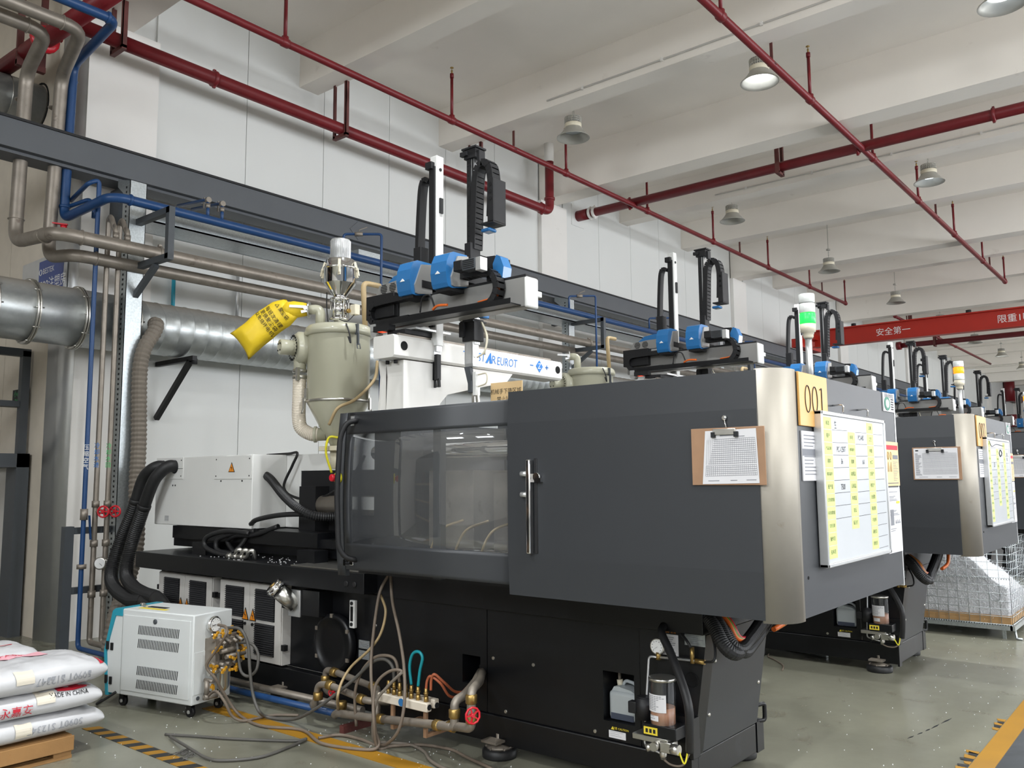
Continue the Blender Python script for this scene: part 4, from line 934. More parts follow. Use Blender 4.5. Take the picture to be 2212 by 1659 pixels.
q = MB(); q.box(3.61, 3.73, 2.04, 2.23, 0.31, 0.336, 0.003).cbox((3.64, 2.05, 0.30), (0.07, 0.06, 0.05), 0.005).cyl((3.62, 2.10, 0.30), (3.58, 2.10, 0.30), 0.02, n=12).cyl((3.62, 2.13, 0.29), (3.60, 2.15, 0.28), 0.017, n=10).cyl((3.61, 2.02, 0.30), (3.61, 1.98, 0.30), 0.024, n=12).cyl((3.64, 2.08, 0.30), (3.64, 2.08, 0.235), 0.014, n=8).lathe((3.63, 2.075, 0.245), (0,0,1), [(0.013, 0), (0.018, 0.01), (0.018, 0.03), (0.01, 0.04)], 8); q.build('valve_block', 'steel', pm)
q = MB(); q.tube(fillet([(3.73, 2.148, 0.676), (3.73, 2.198, 0.676), (3.70, 2.198, 0.50), (3.68, 2.205, 0.27), (3.64, 2.09, 0.258)], 0.02), 0.006, 8).tube([(3.735, 2.148, 0.676), (3.735, 1.96, 0.683), (3.73, 1.90, 0.683)], 0.006, 8); q.build('steel_line', 'alu', pm)
q = MB(); q.cyl((3.735, 2.148, 0.664), (3.735, 2.148, 0.70), 0.013, n=8).cyl((3.735, 1.965, 0.67), (3.735, 1.965, 0.745), 0.011, n=8).cyl((3.735, 1.95, 0.683), (3.735, 1.90, 0.683), 0.012, n=8); q.build('tee_fitting', 'brass', pm)
q = MB(); q.use('steel').lathe((3.75, 2.15, 0.727), (-1,0,0), [(0.040, 0), (0.040, 0.022), (0.036, 0.026), (0.033, 0.024)], 26).use('ink_white').lathe((3.7255, 2.15, 0.727), (-1,0,0), [(0.033, 0), (0, 0.0005)], 26, False).use('ink').prism([(2.146, 0.727), (2.151, 0.723), (2.17, 0.712)], 'x', 3.722, 3.724)
for k in range(9):
    a = math.radians(225-k*33); q.cbox((3.7235, 2.15-0.026*math.cos(a), 0.727+0.026*math.sin(a)), (0.001, 0.003, 0.003))
q.build('pressure_gauge', None, pm)
part('drain_hose', 'rubber', MB().tube(catmull([(3.74, 2.115, 0.83), (3.7, 2.107, 0.80), (3.66, 2.044, 0.731), (3.62, 1.986, 0.661), (3.58, 1.924, 0.568), (3.56, 1.897, 0.496), (3.575, 1.905, 0.386), (3.60, 1.92, 0.31)], 8), 0.020, 12))
part('pump_wire', 'rubber', MB().tube(catmull([(3.75, 2.03, 0.80), (3.72, 1.98, 0.77), (3.72, 1.965, 0.745)], 6), 0.007, 8))
part('pump_wire', 'rubber', MB().tube(catmull([(3.735, 1.90, 0.683), (3.73, 1.85, 0.70), (3.76, 1.86, 0.76), (3.8, 1.90, 0.82)], 6), 0.006, 8))
part('pump_wire', 'yellow_plastic', MB().tube(catmull([(3.62, 1.99, 0.30), (3.60, 1.95, 0.25), (3.62, 1.94, 0.31)], 6), 0.004, 6))
part('pump_wire', 'dirty_hose', MB().tube(catmull([(3.64, 2.09, 0.24), (3.62, 2.03, 0.225), (3.62, 1.97, 0.235), (3.63, 1.94, 0.29)], 6), 0.005, 6))
# --- cable loops under the cover
for k, (dx, dz, r, mk) in enumerate(((0, 0, 0.034, 'rubber'), (0.05, 0.01, 0.030, 'rubber'), (0.10, -0.012, 0.028, 'rubber'))):
    p = [(3.80+dx, 1.97, 0.93), (3.76+dx, 1.87, 0.86+dz), (3.73+dx, 1.80, 0.775+dz), (3.77+dx, 1.765, 0.735+dz), (3.92+dx, 1.79, 0.74+dz), (4.12+dx, 1.80, 0.80), (4.30+dx, 1.80, 0.90), (4.35+dx, 1.80, 1.0)]
    part('cable_hose', mk, MB().corr(catmull(p, 10), r, 0.010, 0.05, 14))
for dx, mk in ((0.02, 'orange_wire'), (0.035, 'green_wire'), (0.05, 'red_plastic')):
    p = [(3.86+dx, 1.94, 0.93), (3.84+dx, 1.84, 0.86), (3.86+dx, 1.80, 0.78), (4.0+dx, 1.80, 0.77)]
    part('wire', mk, MB().tube(catmull(p, 6), 0.012, 8))
    p = [(4.15+dx, 1.74, 0.79), (4.30+dx, 1.73, 0.82), (4.40+dx, 1.74, 0.90), (4.42+dx, 1.75, 1.0)]
    part('wire', mk, MB().tube(catmull(p, 6), 0.013, 8))
part('cable_guide', 'frame_grey', MB().box(3.95, 4.50, 1.93, 1.96, 0.80, 0.98))
# --- beam under the door: two loops of cable
part('lug', 'ink', MB().cyl((3.735, 2.62, 0.93), (3.728, 2.62, 0.93), 0.022, n=14))
part('lug', 'ink', MB().cyl((3.735, 2.54, 0.93), (3.728, 2.54, 0.93), 0.022, n=14))

# ================================================================== things on the machine
def signal_tower(dx, lit, label):
    x, y = 4.315+dx, 1.55
    t = thing('signal_tower', label, 'signal light', (x, y, 1.97), 'signal towers')
    MB().cyl((x, y, 1.965), (x, y, 2.27), 0.017, n=14).lathe((x, y, 1.965), (0,0,1), [(0.035, 0), (0.035, 0.008), (0.018, 0.012)], 16).build('pole', 'alu', t)
    MB().lathe((x, y, 2.255), (0,0,1), [(0.022, 0), (0.026, 0.01), (0.026, 0.03), (0.038, 0.035), (0.040, 0.075)], 20).build('socket', 'cream', t)
    zs = [(2.333, 2.385), (2.388, 2.438), (2.441, 2.488)]
    nm = ['stack_clear', 'stack_clear', 'stack_clear']
    if lit == 'green': nm[0] = 'stack_green'
    if lit == 'amber': nm[1] = 'stack_amber'
    for (a, b), k in zip(zs, nm):
        MB().lathe((x, y, a), (0,0,1), [(0.038, 0), (0.040, 0.003), (0.040, b-a-0.003), (0.038, b-a)], 22).build('lens', k, t)
    return t
signal_tower(0, 'green', 'signal tower with its green light on, on the machine numbered 001')
signal_tower(3.45, 'amber', 'signal tower with its amber light on, on the machine numbered 002')
signal_tower(6.9, 'amber', 'signal tower cut off at the right edge, on the third machine')
def placard(dx, num, label):
    x0, x1, z0, z1 = 3.412+dx, 3.745+dx, 1.755, 1.978
    t = thing('number_placard', label, 'sign', ((x0+x1)/2, YE, 1.86))
    MB().box(x0, x1, YE-0.011, YE-0.001, z0, z1, 0.002).build('board', 'placard', t)
    b = MB(); cx = (x0+x1)/2
    def ell(c, rx, rz): b.tube([(c+rx*math.cos(a*PI/14), YE-0.012, 1.870+rz*math.sin(a*PI/14)) for a in range(28)], 0.0024, 5, True)
    for i, ch in enumerate(num):
        c = cx+0.008+(i-1)*0.083
        if ch == '0': ell(c, 0.029, 0.056)
        elif ch == '1': b.bar((c, YE-0.012, 1.812), (c, YE-0.012, 1.925), 0.005, 0.004, (0,1,0)).bar((c, YE-0.012, 1.925), (c-0.02, YE-0.012, 1.918), 0.004, 0.003, (0,1,0)).bar((c-0.02, YE-0.012, 1.812), (c+0.022, YE-0.012, 1.812), 0.004, 0.004, (0,1,0))
        else: b.text(ch, 0.16, (c, YE-0.0125, 1.87), (1,0,0), (0,0,1), sx=0.62)
    b.build('numeral', 'ink', t)
    return t
placard(0, '001', 'orange board with black numerals 001 on the nearest machine')
placard(3.45, '002', 'orange board with black numerals 002 on the second machine')
def clipboard(dx, kind, label):
    x = XC-0.013+dx; y0, y1, z0, z1 = 1.356, 1.678, 1.515, 1.75
    t = thing('clipboard', label, 'clipboard', (x, 1.52, 1.63))
    MB().box(x-0.006, x-0.001, y0, y1, z0, z1, 0.0015).build('board', 'hardboard', t)
    q = MB(); q.use('steel').box(x-0.016, x-0.006, 1.475, 1.575, z1-0.03, z1-0.005, 0.002).use('ink').box(x-0.019, x-0.008, 1.465, 1.482, z1-0.04, z1-0.018).box(x-0.019, x-0.008, 1.565, 1.582, z1-0.04, z1-0.018)
    q.build('clip', None, t)
    q = MB(); q.lathe((XC-0.012+dx, 1.527, 1.79), (-1,0,0), [(0.012, 0), (0.012, 0.008), (0.006, 0.014)], 14).tube(catmull([(x-0.006, 1.525, 1.785), (x-0.012, 1.520, 1.765), (x-0.008, 1.517, 1.75)], 5), 0.0025, 6); q.build('hook', 'chrome', t)
    if kind == 1: P = [(1.63, 1.519), (1.383, 1.523), (1.39, 1.742), (1.612, 1.738)]
    else: P = [(1.668, 1.522), (1.376, 1.522), (1.376, 1.742), (1.668, 1.742)]
    q = MB(); q.use('paper'); xs = x-0.008
    q.quad(*[(xs, a, b) for a, b in P]); q.use('ink_grey')
    def pt(u, v):
        a = Vector((P[0][0], P[0][1])).lerp(Vector((P[1][0], P[1][1])), u); c = Vector((P[3][0], P[3][1])).lerp(Vector((P[2][0], P[2][1])), u)
        r = a.lerp(c, v); return (xs-0.0006, r.x, r.y)
    def hl(u0, u1, v, w=0.0032): q.quad(pt(u0, v-w), pt(u1, v-w), pt(u1, v+w), pt(u0, v+w))
    def vl(u, v0, v1, w=0.0022): q.quad(pt(u-w, v0), pt(u+w, v0), pt(u+w, v1), pt(u-w, v1))
    u0 = 0.05 if kind == 1 else 0.2
    for k in range(19): hl(u0 if k < 6 or kind == 2 else u0+0.008*k, 0.97, 0.15+k*0.038)
    for k in range(27):
        u = u0+(0.97-u0)*k/26; vl(u, 0.15, 0.34); vl(u, 0.36, 0.83)
    hl(0.3, 0.62, 0.9, 0.012); hl(0.66, 0.78, 0.87, 0.006); hl(0.1, 0.3, 0.06, 0.006); hl(0.5, 0.62, 0.06, 0.006); hl(0.78, 0.95, 0.06, 0.006)
    if kind == 2:
        for k in range(24): hl(0.03, 0.03+random.uniform(0.06, 0.15), 0.12+k*0.031, 0.007)
        q.use('ink'); q.quad(pt(0.04, 0.91), pt(0.11, 0.91), pt(0.11, 0.95), pt(0.04, 0.95))
    lab(q.build('form_sheet', None, t), 'white sheet printed with a fine grid')
clipboard(0, 1, 'brown clipboard with narrow white form hung on the nearest machine')
clipboard(3.45, 2, 'brown clipboard filled by a wide form on the second machine')
clipboard(6.9, 2, 'brown clipboard at the right edge on the third machine')
def whiteboard(dx, label, full):
    x0, x1, z0, z1 = 3.575+dx, 4.482+dx, 1.168, 1.825; yf = YE-0.035
    t = thing('whiteboard', label, 'whiteboard', ((x0+x1)/2, YE, 1.5))
    MB().box(x0+0.012, x1-0.012, yf, YE-0.012, z0+0.012, z1-0.012).build('panel', 'board_white', t)
    f = MB(); f.box(x0, x1, yf-0.006, YE-0.003, z1-0.018, z1, 0.004).box(x0, x1, yf-0.006, YE-0.003, z0, z0+0.018, 0.004).box(x0, x0+0.018, yf-0.006, YE-0.003, z0, z1, 0.004).box(x1-0.018, x1, yf-0.006, YE-0.003, z0, z1, 0.004); f.build('frame', 'alu', t)
    h = MB()
    for x in (3.83+dx, 4.18+dx): h.tube(catmull([(x, YE-0.001, 1.862), (x, yf-0.01, 1.862), (x, yf-0.014, 1.845), (x, yf-0.012, 1.826)], 5), 0.004, 6)
    h.build('hook', 'chrome', t)['kind'] = 'stuff'
    W = x1-x0; Hh = z1-z0
    def px(u, v, e=0.0005): return (x0+W*u, yf-e, z0+Hh*v)
    cols = [(0.035, 0.145, 11, 0), (0.375, 0.485, 8, 1), (0.68, 0.79, 11, 0)]
    words = [['状态', '客户', '产品名称', '用料', '模具编号', '班产量', '已完成数量', '未完成数量', '交货日期', '操作员', '技术员'], ['料号', '材料编号', '周期', '前模温', '后模温', '料筒温', '背压', '备注栏'], ['日期', '工艺', '单重', '水口', '白班产', '夜班产', '白班数', '夜班数', '不良率', '调机员', '质检员']]
    rh = 0.083
    for ci, (a, b, n, off) in enumerate(cols):
        for k in range(n):
            v1 = 0.965-(k+off)*rh
            s = MB(); s.use('sticky_green'); s.quad(px(a, v1-rh+0.002), px(b, v1-rh+0.002), px(b, v1-0.002), px(a, v1-0.002))
            s.use('ink').text(words[ci][k], 0.021 if len(words[ci][k]) < 4 else 0.017, px((a+b)/2, v1-rh/2, 0.001), (1,0,0), (0,0,1), sx=1.0)
            s.build('sticky_label', None, t)
    l = MB()
    for k in range(1, 12):
        v = 0.965-k*rh
        for a, b in ((0.15, 0.37), (0.49, 0.675), (0.795, 0.955)):
            if k > 8 and a < 0.6: continue
            l.quad(px(a, v-0.0012), px(b, v-0.0012+0.004), px(b, v+0.0016+0.004), px(a, v+0.0016))
    l.build('ruled_line', 'ink', t)['kind'] = 'stuff'
    wv = MB()
    for s, u, v, sz in ((('生', 0.20, 0.915, 0.04), ('PC-1250T', 0.27, 0.755, 0.036), ('36', 0.27, 0.675, 0.034), ('7500', 0.27, 0.505, 0.036), ('PC/ABS', 0.58, 0.845, 0.034), ('160', 0.60, 0.675, 0.03)) if full else (('25', 0.27, 0.69, 0.05), ('100', 0.86, 0.82, 0.04), ('85', 0.86, 0.76, 0.04), ('Z', 0.25, 0.5, 0.05), ('20', 0.6, 0.68, 0.03))):
        wv.text(s, sz, px(u, v, 0.001), (1,0,0.02), (0.05,0,1), sx=0.8)
    if not full:
        wv.tube(catmull([px(0.5, 0.83, 0.002), px(0.56, 0.87, 0.002), px(0.62, 0.83, 0.002), px(0.55, 0.79, 0.002), px(0.5, 0.83, 0.002)], 5), 0.003, 4)
        wv.tube(catmull([px(0.1, 0.96, 0.002), px(0.2, 0.9, 0.002), px(0.4, 0.93, 0.002), px(0.7, 0.92, 0.002)], 5), 0.002, 4)
    wv.build('handwriting', 'ink', t)
    return t
whiteboard(0, 'large whiteboard with pale green labels hung under number 001', True)
whiteboard(3.45, 'whiteboard with pale green labels and scribbles hung under number 002', False)
def sheet(name, label, x0, x1, z0, z1, dx, deco, mk='paper'):
    t = thing(name, label, 'notice', ((x0+x1)/2+dx, YE, (z0+z1)/2))
    MB().box(x0+dx, x1+dx, YE-0.006, YE-0.001, z0, z1).build('sheet', mk, t)
    deco(t, x0+dx, x1+dx, z0, z1)
def bars(t, x0, x1, z0, z1, rows, mk='ink_grey', name='printed_line'):
    b = MB(); W = x1-x0; H = z1-z0
    for k in range(rows):
        z = z1-H*(0.1+0.85*k/rows); e = random.uniform(0.4, 0.85); b.quad((x0+W*0.08, YE-0.0066, z), (x0+W*(0.08+e), YE-0.0066, z), (x0+W*(0.08+e), YE-0.0066, z+H*0.02), (x0+W*0.08, YE-0.0066, z+H*0.02))
    b.build(name, mk, t)['kind'] = 'stuff'
def deco_lp(t, x0, x1, z0, z1):
    b = MB(); b.quad((x0, YE-0.0064, z0+(z1-z0)*0.50), (x1, YE-0.0064, z0+(z1-z0)*0.50), (x1, YE-0.0064, z0+(z1-z0)*0.64), (x0, YE-0.0064, z0+(z1-z0)*0.64)); b.build('photo_strip', 'ink_grey', t); bars(t, x0, x1, z0, z1, 12)
def deco_eco(t, x0, x1, z0, z1):
    b = MB(); c = (x0+(x1-x0)*0.32, z0+(z1-z0)*0.42)
    b.prism([(c[0]+0.05*math.cos(a*PI/12), c[1]+0.036*math.sin(a*PI/12)) for a in range(24)], 'y', YE-0.0085, YE-0.0064)
    b.build('round_mark', 'green_dark', t)
    b = MB(); b.prism([(c[0]+0.03*math.cos(a*PI/12), c[1]+0.022*math.sin(a*PI/12)) for a in range(24)], 'y', YE-0.0095, YE-0.0085); b.build('mark_centre', 'ink_white', t)
    b = MB(); b.text('设备点检状态', 0.026, ((x0+x1)/2, YE-0.007, z1-0.016), (1,0,0), (0,0,1), sx=1.0)
    for k in range(5): b.quad((x0+(x1-x0)*0.66, YE-0.007, z0+0.012+k*0.013), (x0+(x1-x0)*0.9, YE-0.007, z0+0.012+k*0.013), (x0+(x1-x0)*0.9, YE-0.007, z0+0.018+k*0.013), (x0+(x1-x0)*0.66, YE-0.007, z0+0.018+k*0.013))
    b.build('lettering', 'ink', t)
def deco_pos(t, x0, x1, z0, z1):
    W = x1-x0; H = z1-z0
    def R(u0, u1, v0, v1, mk, nm): MB().box(x0+W*u0, x0+W*u1, YE-0.0075, YE-0.0058, z0+H*v0, z0+H*v1).build(nm, mk, t)
    R(0.3, 0.95, 0.82, 0.92, 'ink_red', 'red_band'); R(0.06, 0.22, 0.17, 0.26, 'ink_red', 'red_box'); R(0.68, 0.95, 0.61, 0.70, 'ink_grey', 'grey_box')
    b = MB()
    for k in range(4):
        u = 0.1+0.14*k; b.prism([(x0+W*u, z0+H*0.32), (x0+W*(u+0.08), z0+H*0.32), (x0+W*(u+0.08), z0+H*0.42), (x0+W*(u+0.04), z0+H*0.54), (x0+W*u, z0+H*0.42)], 'y', YE-0.0075, YE-0.0058)
        b.tube([(x0+W*(u+0.04)+0.012*math.cos(a*PI/4), YE-0.007, z0+H*0.68+0.02*math.sin(a*PI/4)) for a in range(8)], 0.0015, 4, True)
    b.build('diagram', 'brass', t)['kind'] = 'stuff'
    b = MB()
    for k in range(12): b.box(x0+W*0.68, x0+W*random.uniform(0.8, 0.95), YE-0.0072, YE-0.0058, z0+H*(0.12+k*0.038), z0+H*(0.128+k*0.038))
    for k in range(20): b.box(x0+W*(0.04+k*0.045), x0+W*(0.07+k*0.045), YE-0.0072, YE-0.0058, z0+H*0.05, z0+H*0.07)
    b.build('printed_line', 'ink_grey', t)['kind'] = 'stuff'
def deco_p2(t, x0, x1, z0, z1):
    W = x1-x0; H = z1-z0
    MB().box(x0+W*0.68, x0+W*0.92, YE-0.0075, YE-0.0058, z0+H*0.75, z0+H*0.785).build('yellow_cell', 'yellow_plastic', t)
    MB().box(x0+W*0.22, x0+W*0.44, YE-0.0075, YE-0.0058, z0+H*0.42, z0+H*0.66).build('photo_strip', 'ink_grey', t)
    b = MB()
    for k in range(3):
        u = 0.55+0.13*k; b.prism([(x0+W*u, z0+H*0.44), (x0+W*(u+0.1), z0+H*0.44), (x0+W*(u+0.05), z0+H*0.50)], 'y', YE-0.0072, YE-0.0058)
    for v in (0.93, 0.86, 0.84, 0.815, 0.795, 0.64, 0.62, 0.59, 0.57, 0.36, 0.33): b.box(x0+W*0.2, x0+W*random.uniform(0.5, 0.9), YE-0.0072, YE-0.0058, z0+H*v, z0+H*(v+0.008))
    b.build('printed_line', 'ink_grey', t)['kind'] = 'stuff'
sheet('notice_sheet', 'white printed sheet half hidden behind the nearest whiteboard, below number 001', 3.432, 3.66, 1.53, 1.735, 0, deco_lp)
sheet('status_card', 'small white card with a round green mark, top right of the nearest machine end', 4.60, 4.797, 1.882, 1.98, 0, deco_eco)
sheet('poster', 'tan poster with red band, right of the nearest whiteboard', 4.487, 4.818, 1.495, 1.724, 0, deco_pos, 'poster_tan')
sheet('notice_sheet', 'tall white notice with a yellow cell, under the tan poster of the nearest machine', 4.563, 4.806, 1.155, 1.486, 0, deco_p2)
sheet('notice_sheet', 'white printed sheet behind the second whiteboard, below number 002', 3.432, 3.66, 1.53, 1.735, 3.45, deco_lp)
sheet('status_card', 'small white card with a round green mark on the second machine end', 4.60, 4.797, 1.882, 1.98, 3.45, deco_eco)
sheet('poster', 'tan poster right of the second whiteboard', 4.487, 4.818, 1.495, 1.724, 3.45, deco_pos, 'poster_tan')
sheet('notice_sheet', 'tall white notice under the tan poster of the second machine', 4.563, 4.806, 1.155, 1.486, 3.45, deco_p2)
# jerrycan in the recess
def jerry(dx, label):
    t = thing('jerrycan', label, 'jerrycan', (3.85+dx, 2.40, 0.315))
    b = MB(); b.box(3.80+dx, 3.93+dx, 2.318, 2.486, 0.316, 0.46, 0.02, 3); b.prism([(2.33, 0.455), (2.474, 0.455), (2.46, 0.478), (2.43, 0.482), (2.42, 0.478), (2.36, 0.47)], 'x', 3.815+dx, 3.915+dx); b.build('body', 'can_white', t)
    MB().box(3.797+dx, 3.80+dx, 2.335, 2.47, 0.322, 0.352).build('oil_level', 'oil_blue', t)
    MB().tube(fillet([(3.865+dx, 2.435, 0.475), (3.865+dx, 2.42, 0.505), (3.865+dx, 2.36, 0.495), (3.865+dx, 2.325, 0.455)], 0.02), 0.009, 8).build('handle', 'can_white', t)
    MB().cyl((3.865+dx, 2.45, 0.47), (3.865+dx, 2.455, 0.505), 0.016, n=12).build('cap', 'cream', t)
    MB().cyl((3.865+dx, 2.455, 0.50), (3.87+dx, 2.46, 0.56), 0.008, n=8).build('filler_tube', 'flex_grey', t)
jerry(0, 'translucent white jerrycan in the recess of the nearest machine base')
jerry(3.45, 'translucent white jerrycan in the recess of the second machine base')

# ================================================================== TAKE-OUT ROBOT
rob = thing('takeout_robot', 'nearest take-out robot with two tall arms, mounted above machine 001', 'robot', (4.0, 4.2, 1.97), None)
def rp(name, mk, mb, par=None, label=None):
    o = mb.build(name, mk, par or rob)
    if label: o['label'] = label
    return o
# fixed transverse beam (along X) with riser
b = MB(); b.prism([(4.105, 2.37), (4.105, 2.49), (4.118, 2.508), (4.30, 2.508), (4.31, 2.495), (4.31, 2.37), (4.295, 2.355), (4.12, 2.355)], 'x', 3.785, 5.67)
tb = rp('traverse_beam', 'robot_white', b)
q = MB(); 
for x, z in ((3.875, 2.437), (5.61, 2.437)): q.cyl((x, 4.106, z), (x, 4.102, z), 0.031, n=22)
q.build('round_opening', 'void_black', tb)['kind'] = 'stuff'
q = MB(); q.text('TOPST', 0.09, (4.578, 4.1035, 2.437), (1,0,0.02), (0.12,0,1), sx=0.92).text('R', 0.09, (4.797, 4.1035, 2.434), (1,0,0), (0.12,0,1)).text('EUROT', 0.09, (4.955, 4.1035, 2.430), (1,0,0), (0.12,0,1), sx=0.84)
q.prism([(4.70, 2.405), (4.757, 2.485), (4.762, 2.485), (4.772, 2.405), (4.748, 2.405), (4.748, 2.44), (4.722, 2.405)], 'y', 4.101, 4.104)
q.prism([(5.36, 2.492), (5.405, 2.442), (5.36, 2.392), (5.315, 2.442)], 'y', 4.102, 4.104)
q.box(5.24, 5.28, 4.102, 4.104, 2.438, 2.446).box(5.44, 5.48, 4.102, 4.104, 2.438, 2.446).box(5.456, 5.464, 4.102, 4.104, 2.424, 2.460)
lab(q.build('lettering', 'ink_blue', tb), 'blue maker lettering and diamond axis mark')
q = MB(); q.text('Z', 0.065, (5.36, 4.1015, 2.442), (1,0,0.12), (0.15,0,1)); q.build('axis_letter', 'ink_white', tb)
b = MB(); b.prism([(3.885, 2.345), (5.04, 2.352), (4.97, 2.285), (4.31, 2.14), (4.235, 2.07), (4.205, 1.98), (3.885, 1.98)], 'y', 4.12, 4.13)
b.prism([(3.885, 2.345), (5.04, 2.352), (4.97, 2.285), (4.31, 2.14), (4.235, 2.07), (4.205, 1.98), (3.885, 1.98)], 'y', 4.29, 4.30)
b.box(3.90, 4.20, 4.13, 4.29, 1.98, 1.99).prism([(3.83, 2.352), (3.885, 2.352), (3.905, 2.24), (3.885, 1.98), (3.83, 1.98), (3.85, 2.24)], 'y', 4.29, 4.31).prism([(3.885, 2.345), (3.895, 2.345), (3.905, 2.24), (3.895, 1.99), (3.885, 1.99), (3.895, 2.24)], 'y', 4.13, 4.29)
rp('riser', 'robot_white', b)
rp('base_plate', 'robot_grey', MB().box(3.78, 4.40, 4.06, 4.34, 1.925, 1.98, 0.004))
q = MB(); 
for z in (2.335, 1.995):
    for y in (4.17, 4.25): q.cyl((3.86, y, z-0.012), (3.86, y, z+0.012), 0.014, n=6)
rp('base_bolt', 'black_soft', q)['kind'] = 'stuff'
# carriage and rails on top of the fixed beam
b = MB(); b.box(3.85, 5.55, 4.13, 4.15, 2.508, 2.525).box(3.85, 5.55, 4.26, 4.28, 2.508, 2.525); rp('guide_rail', 'grey_pipe', b)['kind'] = 'stuff'
b = MB(); b.box(3.90, 4.25, 4.12, 4.30, 2.527, 2.56, 0.003).box(3.86, 3.92, 4.24, 4.40, 2.56, 2.60); rp('carriage', 'black_soft', b)
b = MB(); b.box(3.96, 4.30, 4.08, 4.34, 2.562, 2.575); rp('carriage_plate', 'alu', b)
b = MB(); b.cbox((3.895, 4.345, 2.575), (0.05, 0.05, 0.03)); rp('limit_sensor', 'led_red', b, None, 'glowing red sensor block')
b = MB(); b.cyl((3.90, 4.44, 2.57), (3.96, 4.44, 2.57), 0.035, n=16).cbox((3.93, 4.44, 2.60), (0.08, 0.05, 0.05)); rp('belt_pulley', 'alu', b)
# kick beam along Y
kb = rp('kick_beam', 'robot_grey', MB().box(4.00, 4.10, 3.15, 4.56, 2.60, 2.785, 0.004))
rp('beam_rail', 'black_soft', MB().box(4.00, 4.12, 3.16, 4.5, 2.785, 2.80))
b = MB(); b.box(3.965, 4.085, 3.125, 3.15, 2.585, 2.775, 0.012).box(4.075, 4.12, 3.125, 3.15, 2.662, 2.70, 0.006); rp('end_cap', 'white_paint', b)
rp('end_box', 'black_soft', MB().box(3.945, 4.02, 4.285, 4.575, 2.675, 2.845, 0.004))
b = MB(); b.box(3.90, 4.02, 3.20, 4.44, 2.605, 2.612).box(3.897, 3.90, 3.20, 4.44, 2.605, 2.64); rp('chain_tray', 'black_paint', b)
b = MB(); b.prism([(3.16, 2.60), (3.33, 2.60), (3.33, 2.66), (3.16, 2.69)], 'x', 4.005, 4.02); rp('tray_bracket', 'black_soft', b)
def chain(path, wd, ht, mk='black_soft', axis='x', c0=0, n=None, name='cable_chain', par=None, gap=0.82):
    """drag chain: links along a path in the YZ plane, width along X"""
    P = catmull([(c0, y, z) for y, z in path], 10); L = [0]
    for i in range(1, len(P)): L.append(L[-1]+(P[i]-P[i-1]).length)
    N = max(3, int(L[-1]/0.036)); b = MB(); j = 0
    for i in range(N):
        t0 = L[-1]*i/N; t1 = L[-1]*(i+gap)/N
        def at(t):
            jj = 0
            while jj < len(P)-2 and L[jj+1] < t: jj += 1
            f = (t-L[jj])/max(1e-9, L[jj+1]-L[jj]); return P[jj].lerp(P[jj+1], min(1, f))
        a = at(t0); c = at(t1)
        for sx in (-1, 1):
            off = Vector((sx*(wd/2-0.004), 0, 0)); b.bar(a+off, c+off, 0.008, ht, (1,0,0)) if False else b.bar(a+off, at(L[-1]*(i+1.04)/N)+off, ht, 0.008, (1,0,0))
        b.bar(a, c, ht*0.30, wd, (1,0,0)) if False else None
        nrm = Vector((1,0,0)).cross((c-a).normalized())
        for sg in (-1, 1): b.bar(a+nrm*sg*ht*0.42, c+nrm*sg*ht*0.42, 0.006, wd*0.95, (1,0,0))
    return rp(name, mk, b, par)
chain([(4.42, 2.632), (3.9, 2.632), (3.46, 2.632), (3.375, 2.655), (3.335, 2.735), (3.375, 2.825), (3.46, 2.85), (3.66, 2.848)], 0.075, 0.042, c0=3.955)
chain([(4.10, 2.632), (4.42, 2.632), (4.485, 2.66), (4.505, 2.71), (4.485, 2.755), (4.43, 2.775), (4.05, 2.785)], 0.06, 0.042, c0=3.935)
b = MB()
for k in range(4): b.tube(catmull([(3.94+0.012*k, 3.50, 2.66), (3.94+0.012*k, 3.385, 2.675), (3.94+0.012*k, 3.355, 2.735), (3.94+0.012*k, 3.385, 2.805)], 6), 0.006, 6)
rp('chain_cable', 'orange_wire', b, None, 'orange cables in the chain bend')['kind'] = 'stuff'
b = MB(); b.tube(catmull([(3.90, 3.98, 2.65), (3.89, 3.95, 2.74), (3.89, 3.88, 2.75), (3.90, 3.84, 2.66)], 8), 0.006, 6); rp('loose_cable', 'rubber', b)
b = MB(); b.tube(catmull([(3.90, 3.86, 2.655), (3.885, 3.80, 2.67), (3.89, 3.72, 2.665)], 8), 0.009, 6); rp('loose_cable', 'orange_wire', b, None, 'orange cable tail')
# blue hoods
def hood(y0, y1):
    prof = [(4.0, 3.0), (3.87, 3.0), (3.835, 2.985), (3.808, 2.93), (3.80, 2.86), (3.812, 2.79), (3.825, 2.765), (3.86, 2.76), (4.0, 2.785)]
    b = MB(); b.prism(prof, 'y', y0+0.012, y1, False)
    h = rp('hood', 'robot_blue', b)
    q = MB(); q.prism([(4.0, 2.99), (3.90, 2.975), (3.84, 2.83), (3.85, 2.775), (3.87, 2.77), (4.0, 2.79)], 'y', y0, y0+0.012); q.build('side_plate', 'robot_grey', h)
    ym = (y0+y1)/2+0.01; q = MB(); q.prism([(ym-0.022, 2.852), (ym+0.022, 2.852), (ym, 2.872)], 'x', 3.797, 3.80); q.build('triangle_mark', 'ink_white', h)
    MB().box(3.84, 3.98, y0+0.02, y1-0.01, 2.745, 2.765).build('hood_base', 'black_soft', h)
hood(3.965, 4.105); hood(3.635, 3.785)
b = MB(); b.prism([(4.15, 2.84), (4.49, 2.84), (4.50, 2.86), (4.47, 2.915), (4.30, 2.93), (4.15, 2.93)], 'x', 3.975, 3.98); fp = rp('fan_plate', 'robot_grey', b)
q = MB()
for c in (4.42, 4.33):
    for k in range(6): 
        z = 2.856+k*0.011; h = math.sqrt(max(0, 0.034**2-(z-2.884)**2)); q.box(3.972, 3.976, c-h, c+h, z, z+0.005)
